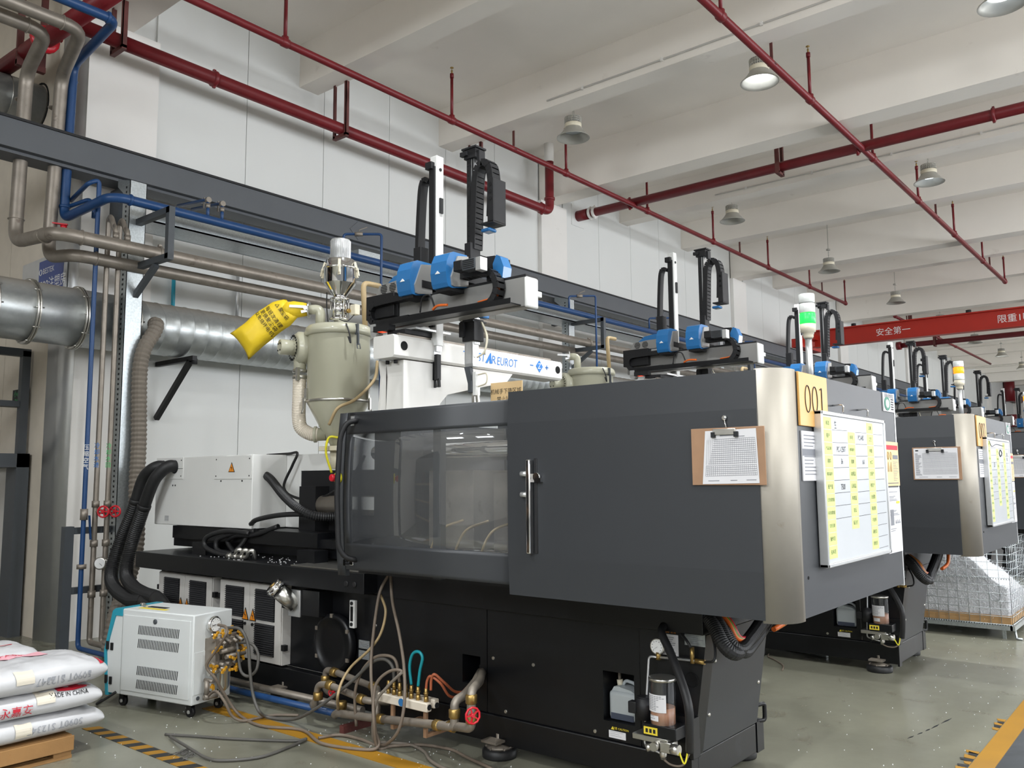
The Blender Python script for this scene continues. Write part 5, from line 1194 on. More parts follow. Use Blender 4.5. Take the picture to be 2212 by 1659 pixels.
q.build('vent_slot', 'void_black', fp)['kind'] = 'stuff'
b = MB(); b.prism([(4.10, 2.84), (4.46, 2.84), (4.44, 2.92), (4.36, 2.975), (4.25, 2.99), (4.10, 2.985)], 'x', 4.01, 4.14); rp('rear_hood', 'robot_blue', b)
# motor and clamp
b = MB(); b.use('black_soft').box(3.82, 3.89, 3.53, 3.605, 2.85, 2.92, 0.008).use('frame_grey').box(3.822, 3.888, 3.42, 3.53, 2.845, 2.915, 0.004).use('alu').box(3.825, 3.89, 3.375, 3.42, 2.83, 2.915, 0.004)
for k in range(5): b.use('black_soft').box(3.819, 3.823, 3.43, 3.52, 2.855+k*0.012, 2.86+k*0.012)
b.build('drive_motor', None, rob)
b = MB(); b.prism([(3.33, 2.80), (3.40, 2.79), (3.41, 2.90), (3.38, 2.955), (3.35, 2.94), (3.32, 2.87)], 'x', 3.98, 4.06); rp('small_hood', 'robot_blue', b)
b = MB(); b.prism([(3.385, 2.8), (3.47, 2.8), (3.47, 2.96), (3.40, 2.955)], 'x', 3.99, 4.14); rp('pulley_box', 'black_soft', b)
b = MB(); b.box(3.90, 4.20, 3.64, 3.80, 2.82, 2.87, 0.003).box(3.90, 4.20, 3.96, 4.16, 2.82, 2.87, 0.003); rp('arm_carriage', 'black_soft', b)['kind'] = 'stuff'
b = MB(); b.box(3.96, 4.24, 3.80, 3.84, 2.87, 3.0).box(4.0, 4.14, 3.76, 3.86, 2.82, 2.86); rp('arm_clamp', 'alu', b)['kind'] = 'stuff'
# arm A
b = MB(); b.box(4.155, 4.225, 4.078, 4.145, 2.47, 3.84, 0.004); pa = rp('arm_pole', 'white_paint', b)
q = MB(); q.box(4.14, 4.155, 4.09, 4.14, 2.6, 3.76).box(4.12, 4.155, 4.10, 4.16, 3.74, 3.79).box(4.18, 4.21, 4.066, 4.078, 3.42, 3.53); q.build('pole_rail', 'black_soft', pa)
MB().cyl((4.19, 4.0785, 3.74), (4.19, 4.072, 3.74), 0.012, n=12).build('plug', 'ink', pa)
b = MB(); 
P = [(4.15, 3.66), (4.185, 3.685), (4.215, 3.675), (4.235, 3.60), (4.25, 3.40), (4.26, 3.18)]
chain(P, 0.07, 0.03, c0=4.17, name='cable_chain', gap=1.0)
rp('chain_box', 'black_soft', MB().box(4.12, 4.20, 4.20, 4.275, 3.02, 3.19, 0.004))
# arm B
b = MB(); b.box(4.20, 4.26, 3.765, 3.83, 2.45, 3.77, 0.003); pb = rp('arm_pole', 'alu', b)
q = MB(); q.box(4.19, 4.20, 3.79, 3.822, 2.6, 3.75).box(4.195, 4.2, 3.768, 3.778, 2.6, 3.75)
for k in range(22): q.cbox((4.189, 3.806, 2.95+k*0.036), (0.004, 0.008, 0.008))
q.build('pole_rail', 'black_soft', pb)
q = MB(); q.box(4.17, 4.28, 3.72, 3.855, 3.815, 3.828).box(4.18, 4.27, 3.735, 3.84, 3.75, 3.815).box(4.16, 4.19, 3.80, 3.86, 3.77, 3.80).box(4.2, 4.26, 3.715, 3.735, 3.72, 3.80); q.build('top_bracket', 'black_soft', pb)
chain([(3.757, 3.10), (3.745, 3.40), (3.735, 3.58), (3.715, 3.66), (3.665, 3.692), (3.615, 3.66), (3.595, 3.58), (3.592, 3.50), (3.60, 3.30)], 0.085, 0.048, c0=4.21)
b = MB(); b.use('black_soft').box(4.15, 4.156, 3.548, 3.60, 3.25, 3.55, 0.002).box(4.156, 4.28, 3.548, 3.556, 3.25, 3.55).box(4.15, 4.28, 3.548, 3.66, 3.244, 3.256).use('void_black')
for z in (3.51, 3.46, 3.41): b.cyl((4.15, 3.572, z), (4.147, 3.572, z), 0.013, n=12)
b.build('chain_plate', None, rob)
b = MB(); b.box(4.17, 4.25, 3.60, 3.68, 3.20, 3.225, 0.01); rp('valve_unit', 'robot_blue', b)
rp('chain_box', 'black_soft', MB().box(4.14, 4.24, 3.742, 3.80, 3.0, 3.14, 0.004))
# lower ends
b = MB(); b.box(4.165, 4.215, 4.085, 4.135, 2.43, 2.47).box(4.155, 4.225, 4.10, 4.125, 2.39, 2.44); rp('wrist', 'alu', b)
b = MB(); b.box(4.16, 4.20, 4.075, 4.105, 2.23, 2.41, 0.003).box(4.16, 4.20, 4.115, 4.14, 2.23, 2.40, 0.003).bar((4.18, 4.08, 2.24), (4.18, 4.075, 2.18), 0.02, 0.016).bar((4.18, 4.12, 2.24), (4.18, 4.11, 2.18), 0.02, 0.016); rp('gripper', 'black_soft', b)
b = MB(); b.tube(catmull([(4.15, 4.12, 2.42), (4.13, 4.18, 2.42), (4.14, 4.19, 2.38), (4.15, 4.12, 2.385)], 6), 0.004, 6).tube(catmull([(4.15, 4.12, 2.41), (4.12, 4.16, 2.40), (4.14, 4.17, 2.36), (4.15, 4.12, 2.38)], 6), 0.004, 6); rp('wrist_cable', 'rubber', b)['kind'] = 'stuff'
b = MB(); b.box(4.17, 4.27, 3.74, 3.85, 2.47, 2.62, 0.004).box(4.15, 4.20, 3.82, 3.86, 2.50, 2.6).box(4.16, 4.30, 3.74, 3.86, 2.60, 2.61); rp('arm_head', 'black_soft', b)
b = MB(); b.box(4.19, 4.20, 3.78, 3.84, 2.30, 2.47).box(4.19, 4.25, 3.77, 3.785, 2.30, 2.47).box(4.19, 4.25, 3.835, 3.845, 2.30, 2.47).box(4.19, 4.25, 3.77, 3.84, 2.30, 2.32); rp('arm_frame', 'alu', b)
b = MB(); b.prism([(3.83, 2.30), (3.85, 2.30), (3.815, 2.18), (3.795, 2.17), (3.78, 2.20), (3.80, 2.30)], 'x', 4.19, 4.22).box(4.17, 4.23, 3.765, 3.80, 2.12, 2.20, 0.004); rp('wrist_lever', 'frame_grey', b)
b = MB(); b.box(4.18, 4.225, 3.735, 3.765, 2.10, 2.26, 0.003)
rp('finger_plate', 'white_paint', b)
b = MB(); b.bar((4.2, 3.745, 2.14), (4.2, 3.735, 2.05), 0.022, 0.018).bar((4.2, 3.775, 2.16), (4.2, 3.77, 2.04), 0.022, 0.018); rp('finger', 'steel', b)
b = MB(); b.tube(catmull([(4.22, 3.72, 2.60), (4.25, 3.70, 2.50), (4.24, 3.71, 2.40), (4.22, 3.76, 2.36)], 6), 0.006, 6).tube(catmull([(4.24, 3.73, 2.60), (4.27, 3.71, 2.50), (4.25, 3.72, 2.38)], 6), 0.006, 6).tube(catmull([(4.2, 3.73, 2.24), (4.2, 3.66, 2.24), (4.2, 3.66, 2.18), (4.2, 3.73, 2.16)], 6), 0.005, 6); rp('air_tube', 'cream', b)['kind'] = 'stuff'
rp('arm_valve', 'robot_blue', MB().box(4.19, 4.26, 3.68, 3.72, 2.62, 2.66, 0.006))
# warning sign behind the door
t = thing('warning_sign', 'tan warning board with Chinese lettering standing behind the clear sliding door', 'sign', (4.74, 3.97, 2.0))
MB().box(4.755, 4.762, 3.80, 4.10, 1.94, 2.255).build('board', 'poster_tan', t)
q = MB(); q.text('机械手下降区域', 0.042, (4.754, 3.955, 2.185), (0,-1,0), (0,0,1)).text('禁止站人', 0.042, (4.754, 3.955, 2.128), (0,-1,0), (0,0,1)); q.build('lettering', 'ink', t)

# ================================================================== hopper dryer, loader, dust bag
HC = Vector((4.132, 5.10, 0))
RV = Vector((0.634, -0.774, 0)); LV = -RV; CV = Vector((-0.774, -0.634, 0))    # to the right / left / towards the aisle of the standing viewer
dry = thing('hopper_dryer', 'large beige hopper dryer behind the clear sliding door', 'dryer', (HC.x, HC.y, 1.755), None)
def dp(name, mk, mb, par=None): return mb.build(name, mk, par or dry)
dp('barrel', 'dryer_beige', MB().lathe((HC.x, HC.y, 0), (0,0,1), [(0.232, 2.14), (0.236, 2.145), (0.236, 2.63), (0.24, 2.64)], 48))
dp('cone', 'dryer_beige', MB().lathe((HC.x, HC.y, 0), (0,0,1), [(0.055, 1.80), (0.06, 1.82), (0.075, 1.83), (0.23, 2.12), (0.232, 2.14)], 48))
dp('band', 'steel', MB().lathe((HC.x, HC.y, 0), (0,0,1), [(0.237, 2.128), (0.244, 2.132), (0.244, 2.146), (0.237, 2.15)], 48))
dp('lid', 'dryer_beige', MB().lathe((HC.x, HC.y, 0), (0,0,1), [(0.24, 2.635), (0.258, 2.64), (0.26, 2.67), (0.252, 2.70), (0.235, 2.715), (0.0, 2.722)], 48))
dp('throat', 'cream', MB().box(HC.x-0.10, HC.x+0.10, HC.y-0.10, HC.y+0.10, 1.765, 1.80, 0.003).cyl((HC.x, HC.y, 1.63), (HC.x, HC.y, 1.765), 0.055, n=18))
def clip(c, s=1):
    q = MB(); d = (c-HC); d.z = 0; d.normalize(); u = Vector((-d.y, d.x, 0))
    q.bar(c+Vector((0,0,0.05)), c-Vector((0,0,0.03)), 0.03, 0.014).bar(c+d*0.015-Vector((0,0,0.02)), c+d*0.015-Vector((0,0,0.11)), 0.022, 0.010).tube([c+u*0.012+d*0.02-Vector((0,0,0.10)), c+u*0.012+d*0.03-Vector((0,0,0.14)), c-u*0.012+d*0.03-Vector((0,0,0.14)), c-u*0.012+d*0.02-Vector((0,0,0.10))], 0.004, 6)
    return q
dd = (CV*0.75+RV*0.66).normalized(); dp('toggle_clip', 'frame_grey', clip(HC+dd*0.262+Vector((0,0,2.655))))
dd = (CV*0.5+LV*0.86).normalized(); dp('toggle_clip', 'steel', clip(HC+dd*0.25+Vector((0,0,2.18))))
dd = (CV*0.3+RV*0.95).normalized(); dp('toggle_clip', 'steel', clip(HC+dd*0.25+Vector((0,0,2.18))))
# blower at the left
BC = HC+LV*0.30+CV*0.03+Vector((0,0,2.55)); ax = (LV*0.85+CV*0.53).normalized()
q = MB(); q.lathe(BC-ax*0.02, ax, [(0.115, -0.05), (0.128, -0.042), (0.128, 0.032), (0.112, 0.044), (0.112, 0.048), (0.08, 0.05)], 32); bl = dp('blower', 'dryer_beige', q)
q = MB(); q.lathe(BC+ax*0.04, ax, [(0.06, 0), (0.06, 0.105), (0.053, 0.112)], 26)
for a in range(4):
    s2 = ax.cross(Vector((0,0,1))).normalized(); c = BC+ax*0.178+s2*0.05*math.cos(a*PI/2+0.8)+Vector((0,0,0.05*math.sin(a*PI/2+0.8)))
q.build('blower_motor', 'dryer_beige', bl)
q = MB(); s2 = ax.cross(Vector((0,0,1))).normalized()
for a in range(4): c = BC+ax*0.153+s2*0.036*math.cos(a*PI/2+0.8)+Vector((0,0,0.036*math.sin(a*PI/2+0.8))); q.cyl(c, c+ax*0.003, 0.007, n=8)
for a in range(22):
    t = a*2*PI/22; c = BC+ax*0.049+s2*0.083*math.cos(t)+Vector((0,0,0.083*math.sin(t))); q.bar(c, c+s2*0.018*math.cos(t)+Vector((0,0,0.018*math.sin(t))), 0.006, 0.005)
q.build('vent_slot', 'void_black', bl)['kind'] = 'stuff'
bp = BC+Vector((0,0,-0.11))-ax*0.01
q = MB(); q.tube([BC-ax*0.01+Vector((0,0,-0.05)), bp, bp+Vector((0,0,-0.08))], 0.048, 18).cyl(BC-ax*0.02+Vector((0,0,0.0)), HC+Vector((0,0,2.55)), 0.075, n=18); q.build('blower_duct', 'dryer_beige', bl)
q = MB(); q.lathe(bp-Vector((0,0,0.08)), (0,0,1), [(0.05, 0), (0.056, 0.004), (0.056, 0.024), (0.05, 0.028)], 20).lathe(bp-Vector((0,0,0.13)), (0,0,1), [(0.05, 0), (0.056, 0.004), (0.056, 0.024), (0.05, 0.028)], 20).cbox(bp+CV*0.06-Vector((0,0,0.095)), (0.024, 0.024, 0.10)); q.build('hose_clamp', 'steel', bl)
hp = [bp-Vector((0,0,0.10)), bp-Vector((0,0,0.26)), bp-Vector((0,0,0.42)), bp-Vector((0,0,0.50))+RV*0.02, bp-Vector((0,0,0.545))+RV*0.09, bp-Vector((0,0,0.55))+RV*0.15]
dp('hot_air_hose', 'warm_panel', MB().corr(catmull(hp, 10), 0.052, 0.012, 0.05, 20))
q = MB(); e = hp[-1]; q.lathe(e-RV*0.03, RV, [(0.062, 0), (0.062, 0.018), (0.05, 0.02), (0.046, 0.09)], 20); dp('air_inlet', 'dryer_beige', q)
# outlet elbow to the dust bag
EP = HC+LV*0.147+Vector((0,0,0)); z0 = 2.70
el = fillet([EP+Vector((0,0,z0)), EP+Vector((0,0,2.856)), EP+LV*0.084+Vector((0,0,2.856))], 0.06, 8)
dp('outlet_elbow', 'dryer_beige', MB().tube(el, 0.038, 18))
mo = EP+LV*0.084+Vector((0,0,2.856))
q = MB(); q.lathe(mo, LV, [(0.038, 0), (0.064, 0.0), (0.064, 0.010), (0.042, 0.012), (0.042, 0.045)], 24); dp('outlet_flange', 'steel', q)
q = MB(); q.bar(mo+LV*0.01+CV*0.066+Vector((0,0,0.008)), mo+LV*0.135+CV*0.085+Vector((0,0,0.012)), 0.012, 0.019).cyl(mo+LV*0.015+CV*0.06, mo+LV*0.015+CV*0.08, 0.016, n=12).bar(mo+LV*0.01+CV*0.055-Vector((0,0,0.02)), mo+LV*0.05+CV*0.062-Vector((0,0,0.03)), 0.02, 0.02); dp('clamp_lever', 'alu', q)
# hoses of the dryer
dp('suction_hose', 'tan_hose', MB().tube(fillet([HC+RV*0.20+CV*0.0+Vector((0,0,2.70)), HC+RV*0.18+Vector((0,0,3.065)), HC+RV*0.30+Vector((0.1,0.1,3.07))], 0.05), 0.021, 12))
dp('drain_tube', 'tan_hose', MB().tube(catmull([HC+RV*0.30+CV*0.02+Vector((0,0,2.45)), HC+RV*0.28+CV*0.05+Vector((0,0,2.30)), HC+RV*0.17+CV*0.20+Vector((0,0,2.14)), HC+CV*0.25+RV*0.05+Vector((0,0,2.07)), HC+CV*0.22+LV*0.02+Vector((0,0,1.95))], 8), 0.012, 8))
dp('throat_tube', 'yellow_plastic', MB().tube(catmull([HC+LV*0.02+CV*0.1+Vector((0,0,1.60)), HC+LV*0.06+CV*0.12+Vector((0,0,1.75)), HC+LV*0.04+CV*0.12+Vector((0,0,1.86)), HC+RV*0.04+CV*0.12+Vector((0,0,1.86))], 8), 0.009, 8))
dp('cable', 'rubber', MB().tube(catmull([HC+RV*0.10+CV*0.24+Vector((0,0,2.70)), HC+RV*0.13+CV*0.262+Vector((0,0,2.62)), HC+RV*0.14+CV*0.265+Vector((0,0,2.55)), HC+RV*0.12+CV*0.262+Vector((0,0,2.60))], 6), 0.006, 6))
# vacuum loader on the lid
ld = thing('vacuum_loader', 'polished steel vacuum loader with ribbed filter, standing on the beige dryer', 'loader', (HC.x, HC.y, 2.722))
c3 = (HC.x, HC.y, 0)
prof = [(0.050, 2.755), (0.055, 2.80), (0.098, 2.805), (0.098, 2.825), (0.09, 2.83)]
MB().lathe(c3, (0,0,1), [(0.04, 2.722), (0.045, 2.765), (0.076, 2.768), (0.076, 2.784), (0.068, 2.787)], 36).build('foot_flange', 'chrome', ld)
MB().lathe(c3, (0,0,1), [(0.058, 2.785), (0.058, 2.925)], 30).build('sight_glass', 'chrome', ld)
for k in range(6):
    a = k*PI/3+0.3; MB().cyl((HC.x+0.068*math.cos(a), HC.y+0.068*math.sin(a), 2.785), (HC.x+0.068*math.cos(a), HC.y+0.068*math.sin(a), 2.93), 0.005, n=8).build('tie_rod', 'steel', ld)
MB().lathe(c3, (0,0,1), [(0.066, 2.922), (0.076, 2.925), (0.076, 2.94), (0.045, 2.946)], 36).build('glass_flange', 'chrome', ld)
MB().lathe(c3, (0,0,1), [(0.042, 2.943), (0.046, 2.95), (0.121, 3.052), (0.124, 3.058), (0.124, 3.165), (0.128, 3.17)], 44).build('hopper_cone', 'chrome', ld)
MB().lathe(c3, (0,0,1), [(0.128, 3.165), (0.133, 3.173), (0.128, 3.182), (0.110, 3.19), (0.110, 3.238), (0.105, 3.245), (0.0, 3.248)], 44).build('hopper_lid', 'chrome', ld)
q = MB(); q.lathe(c3, (0,0,1), [(0.073, 3.246), (0.075, 3.395), (0.071, 3.406), (0.0, 3.408)], 40)
for k in range(40): a = k*2*PI/40; q.bar((HC.x+0.0755*math.cos(a), HC.y+0.0755*math.sin(a), 3.25), (HC.x+0.0755*math.cos(a), HC.y+0.0755*math.sin(a), 3.395), 0.005, 0.005)
q.build('filter_cylinder', 'alu', ld)
for a in (-1.5, 0.15, 1.5):
    dv = (RV*math.sin(a)+CV*math.cos(a)); c = Vector(c3)+dv*0.134+Vector((0,0,3.175))
    q = MB(); q.bar(c+Vector((0,0,0.05))-dv*0.018, c-Vector((0,0,0.015)), 0.02, 0.015).bar(c, c-Vector((0,0,0.06))+dv*0.01, 0.018, 0.013).bar(c-Vector((0,0,0.035))-dv*0.008, c-Vector((0,0,0.075)), 0.024, 0.012); q.build('clamp', 'cream', ld)
q = MB(); cb = Vector(c3)+RV*0.125+CV*0.03+Vector((0,0,2.845)); q.cbox(cb, (0.05, 0.06, 0.08), 0.005); q.build('control_box', 'cream', ld)
q = MB(); cb = Vector(c3)+RV*0.066+CV*0.04+Vector((0,0,2.835)); q.cyl(cb, cb+RV*0.02+CV*0.01, 0.017, n=14); q.build('sensor', 'brass', ld)
MB().tube(catmull([Vector(c3)+RV*0.125+CV*0.04+Vector((0,0,2.81)), Vector(c3)+RV*0.08+CV*0.10+Vector((0,0,2.745)), Vector(c3)+RV*0.02+CV*0.10+Vector((0,0,2.76))], 6), 0.004, 6).build('cable', 'rubber', ld)
MB().tube(catmull([Vector(c3)+LV*0.10+Vector((0,0,2.99)), Vector(c3)+LV*0.10+Vector((0,0,2.88)), Vector(c3)+LV*0.085+Vector((0,0,2.73))], 6), 0.005, 6).build('cable', 'rubber', ld)
# dust bag
tb = thing('dust_bag', 'bright yellow dust bag with black Chinese warning text hanging at the dryer outlet', 'dust bag', tuple(mo+LV*0.3))
U = (LV*0.813-Vector((0,0,1))*0.582).normalized(); Wv = CV.copy(); Vv = Wv.cross(U).normalized()
if Vv.z < 0: Vv = -Vv
B0 = HC+LV*0.362+Vector((0,0,2.868))+CV*0.02
def bagw(u):
    e = min(1, (u+0.0)/0.10); f = 0.72+0.28*min(1, u/0.10)
    return 0.118*f*(1+0.02*math.sin(u*30))
def bagh(u, v):
    e = max(0.0, 1-abs(v)**2.6); k = max(0.0, min(1, u/0.05))**0.5*max(0.0, min(1, (0.48-u)/0.08))**0.6
    return 0.070*(e**0.55)*k+0.004*noise.noise(Vector((u*16, v*3, 0)))
def bagpt(u, v, s, e=0.0):
    vv = v*bagw(u)*(1+0.05*(u/0.48)**3)
    return B0+U*(u+0.02*abs(v)**3*(1 if u > 0.4 else 0))+Vv*vv+Wv*(s*(bagh(u, v))+(e if s > 0 else -e))+Vv*0.012*math.sin(u*9)
q = MB(); NU, NV = 26, 14; gr = {}
for s in (1, -1):
    for i in range(NU+1):
        for j in range(NV+1):
            u = 0.48*i/NU; v = -1+2*j/NV
            if s == -1 and (j in (0, NV) or i in (0, NU)): gr[(s, i, j)] = gr[(1, i, j)]
            else: gr[(s, i, j)] = q.V(bagpt(u, v, s))
    for i in range(NU):
        for j in range(NV): q.F([gr[(s, i, j)], gr[(s, i+1, j)], gr[(s, i+1, j+1)], gr[(s, i, j+1)]], True)
q.build('bag', 'bag_yellow', tb)
q = MB(); q.tube([mo+LV*0.010, mo+LV*0.05+CV*0.005, mo+LV*0.11+CV*0.01-Vector((0,0,0.0)), mo+LV*0.20+CV*0.02-Vector((0,0,0.025))], 0.052, 18, rf=lambda t: 0.9+0.55*t); q.build('bag_neck', 'bag_yellow', tb)
q = MB()
def bt(s, size, uc, vc):
    q.text(s, size, (0,0,0), (1,0,0), (0,1,0), fn=lambda x, y: bagpt(uc-y, max(-0.97, min(0.97, vc-x/0.118)), 1, 0.004))
bt('△ 聚尘袋', 0.038, 0.075, -0.05); bt('每班次清理', 0.040, 0.150, -0.05); bt('更换聚尘袋', 0.040, 0.195, -0.05); bt('以免烧坏电机', 0.037, 0.238, -0.02)
lab(q.build('lettering', 'ink', tb), 'black Chinese lettering')

# ================================================================== temperature controller
o0 = Vector((3.085, 5.255, 0)); uu = Vector((-0.20, 0.98, 0)).normalized(); vv = Vector((0.98, 0.20, 0)).normalized()
XF = Matrix.Translation(o0) @ Matrix((vv, uu, Vector((0,0,1)))).transposed().to_4x4()   # local x = short side, local y = long side
tc_ = thing('temperature_controller', 'white mould temperature controller on castors with a teal front, beside the sacks', 'temperature controller', tuple(o0+uu*0.4+vv*0.16))
def tp(name, mk, fn, par=None):
    b = MB(XF); fn(b); return b.build(name, mk, par or tc_)
Hc = 0.665; Wc = 0.335; Lc = 0.70
bd = tp('body', 'chiller_white', lambda b: b.box(0, Wc, 0, Lc, 0.085, Hc, 0.008))
front = [(Lc, 0.085), (Lc+0.13, 0.085), (Lc+0.16, 0.36), (Lc+0.085, Hc-0.03), (Lc+0.05, Hc), (Lc, Hc)]
tp('front_panel', 'chiller_white', lambda b: b.prism([(Lc+0.004, 0.088), (Lc+0.125, 0.088), (Lc+0.15, 0.36), (Lc+0.08, Hc-0.035), (Lc+0.004, Hc-0.035)], 'x', 0.004, Wc))
tp('front_shell', 'teal', lambda b: b.prism([(Lc+0.12, 0.07), (Lc+0.145, 0.07), (Lc+0.175, 0.37), (Lc+0.10, Hc-0.02), (Lc+0.07, Hc), (Lc, Hc+0.002), (Lc, Hc-0.05), (Lc+0.07, Hc-0.05), (Lc+0.155, 0.37)], 'x', -0.004, Wc+0.004))
dr = tp('side_door', 'chiller_white', lambda b: b.box(-0.005, 0.0, 0.025, Lc-0.02, 0.12, Hc-0.04, 0.002))
for r, z0 in enumerate((0.505, 0.415, 0.235, 0.145)):
    def sl(b, z0=z0):
        for k in range(26):
            y = 0.135+k*0.0155
            b.prism([(y, z0), (y+0.006, z0), (y-0.002, z0+0.06), (y-0.008, z0+0.06)], 'x', -0.0065, -0.0045)
    tp('vent_slot', 'void_black', sl, dr)['kind'] = 'stuff'
tp('door_lock', 'frame_grey', lambda b: b.lathe((-0.005, 0.36, 0.60), (-1,0,0), [(0.017, 0), (0.017, 0.006), (0.008, 0.008)], 16), dr)
for z in (0.40, 0.17): tp('hinge', 'black_soft', lambda b, z=z: b.box(-0.004, 0.004, Lc+0.088, Lc+0.10, z-0.025, z+0.025).box(-0.004, 0.004, Lc+0.10, Lc+0.112, z-0.025, z+0.025).box(-0.01, 0.0, Lc+0.13, Lc+0.15, z-0.02, z+0.035), dr)
tp('top_label', 'label_yellow', lambda b: b.box(0.06, 0.10, 0.35, 0.62, Hc+0.0005, Hc+0.002))
tp('top_slot', 'ink', lambda b: b.box(0.12, 0.16, 0.42, 0.60, Hc+0.0005, Hc+0.003))
tp('top_clip', 'steel', lambda b: b.bar((0.1, 0.58, Hc+0.01), (0.14, 0.66, Hc+0.012), 0.012, 0.012).cyl((0.14, 0.66, Hc+0.012), (0.15, 0.70, Hc+0.012), 0.012, n=8))
for x, y in ((0.05, 0.06), (0.05, 0.72), (0.29, 0.06), (0.29, 0.72)):
    ca = tp('castor', 'black_soft', lambda b, x=x, y=y: b.cyl((x-0.012, y, 0.034), (x+0.012, y, 0.034), 0.034, n=18).box(x-0.018, x-0.014, y-0.02, y+0.02, 0.03, 0.085).box(x+0.014, x+0.018, y-0.02, y+0.02, 0.03, 0.085).box(x-0.025, x+0.025, y-0.025, y+0.025, 0.078, 0.085))
    tp('castor_hub', 'alu', lambda b, x=x, y=y: b.cyl((x-0.020, y, 0.034), (x+0.020, y, 0.034), 0.012, n=12), ca)
tp('rear_plate', 'chiller_white', lambda b: b.box(0.012, 0.175, -0.003, 0.0, 0.15, 0.42).box(0.178, Wc-0.01, -0.003, 0.0, 0.15, 0.42))
def rv(b):
    for k in range(12): 
        x = 0.10+k*0.017; b.box(x, x+0.006, -0.002, 0.0005, 0.125, 0.15).box(x, x+0.006, -0.002, 0.0005, 0.155, 0.185) if k % 2 else b.box(x, x+0.006, -0.002, 0.0005, 0.12, 0.188)
tp('rear_vent', 'void_black', rv)['kind'] = 'stuff'
tp('plug', 'frame_grey', lambda b: b.cyl((0.05, 0, 0.125), (0.05, -0.006, 0.125), 0.013, n=14))
ga = tp('pressure_gauge', 'chrome', lambda b: b.lathe((0.155, 0, 0.585), (0,-1,0), [(0.05, 0), (0.056, 0.01), (0.056, 0.03), (0.046, 0.036)], 28).cyl((0.155, -0.01, 0.53), (0.155, -0.01, 0.50), 0.012, n=8))
b = MB(XF); b.use('ink_white').lathe((0.155, -0.0365, 0.585), (0,-1,0), [(0.044, 0), (0, 0.0005)], 24, False).use('ink').bar((0.155, -0.039, 0.587), (0.122, -0.039, 0.583), 0.005, 0.002)
for k in range(10): a = math.radians(230-k*31); b.cbox((0.155-0.036*math.cos(a), -0.0378, 0.585+0.036*math.sin(a)), (0.004, 0.001, 0.004))
b.build('dial', None, ga)
def mani(b):
    b.box(0.10, 0.135, -0.10, 0, 0.32, 0.50).box(0.21, 0.25, -0.12, 0, 0.31, 0.50).cyl((0.08, -0.075, 0.50), (0.30, -0.075, 0.50), 0.02, n=12).cyl((0.08, -0.075, 0.335), (0.30, -0.075, 0.335), 0.02, n=12).cyl((0.12, -0.12, 0.42), (0.30, -0.12, 0.42), 0.016, n=10).cyl((0.16, -0.13, 0.38), (0.33, -0.13, 0.38), 0.015, n=10)
    for x in (0.14, 0.19, 0.24, 0.29): b.cyl((x, -0.075, 0.50), (x, -0.15, 0.47), 0.012, n=8).cyl((x, -0.075, 0.335), (x, -0.14, 0.335), 0.012, n=8).cyl((x, -0.075, 0.5), (x, -0.075, 0.335), 0.009, n=8)
mn = tp('valve_manifold', 'grey_pipe', mani)
bv = random.Random(3)
for k, (x, y, z) in enumerate(((0.10, -0.10, 0.53), (0.15, -0.11, 0.535), (0.23, -0.10, 0.545), (0.30, -0.11, 0.52), (0.33, -0.10, 0.50), (0.08, -0.12, 0.43), (0.10, -0.13, 0.45), (0.07, -0.11, 0.335), (0.09, -0.11, 0.315), (0.15, -0.13, 0.30), (0.22, -0.13, 0.29), (0.25, -0.14, 0.30), (0.20, -0.15, 0.37), (0.25, -0.15, 0.385), (0.30, -0.13, 0.44), (0.32, -0.13, 0.40), (0.31, -0.13, 0.36))):
    def kn(b, x=x, y=y, z=z):
        a = bv.random()*PI; dxx = 0.02*math.cos(a); dz = 0.02*math.sin(a)
        b.bar((x-dxx, y, z-dz), (x+dxx, y, z+dz), 0.012, 0.009).cyl((x, y+0.02, z), (x, y-0.008, z), 0.009, n=8).cbox((x-dxx, y, z-dz), (0.016, 0.012, 0.016)).cbox((x+dxx, y, z+dz), (0.016, 0.012, 0.016))
    tp('valve_knob', 'brass_yellow', kn, mn)
tp('water_filter', 'steel', lambda b: b.lathe((0.19, -0.08, 0), (0,0,1), [(0.012, 0.125), (0.012, 0.15), (0.03, 0.165), (0.042, 0.19), (0.042, 0.275), (0.048, 0.28), (0.048, 0.32), (0.02, 0.33)], 22).cyl((0.19, -0.08, 0.30), (0.08, -0.06, 0.285), 0.022, n=12))
tp('lower_valve', 'grey_pipe', lambda b: b.cyl((0.09, -0.02, 0.235), (0.09, -0.10, 0.235), 0.014, n=10).cyl((0.07, -0.06, 0.24), (0.07, -0.06, 0.14), 0.017, n=12).cyl((0.07, -0.06, 0.145), (0.07, -0.06, 0.12), 0.024, n=8).cyl((0.05, -0.06, 0.135), (0.14, -0.08, 0.135), 0.018, n=10))
tp('valve_knob', 'brass_yellow', lambda b: b.bar((0.095, -0.085, 0.215), (0.105, -0.085, 0.175), 0.016, 0.01).cbox((0.1, -0.08, 0.195), (0.024, 0.02, 0.016)))
tp('power_cord', 'rubber', lambda b: b.tube(catmull([(-0.005, 0.73, 0.10), (-0.04, 0.78, 0.06), (-0.06, 0.85, 0.02), (0.05, 0.95, 0.01)], 8), 0.009, 8))

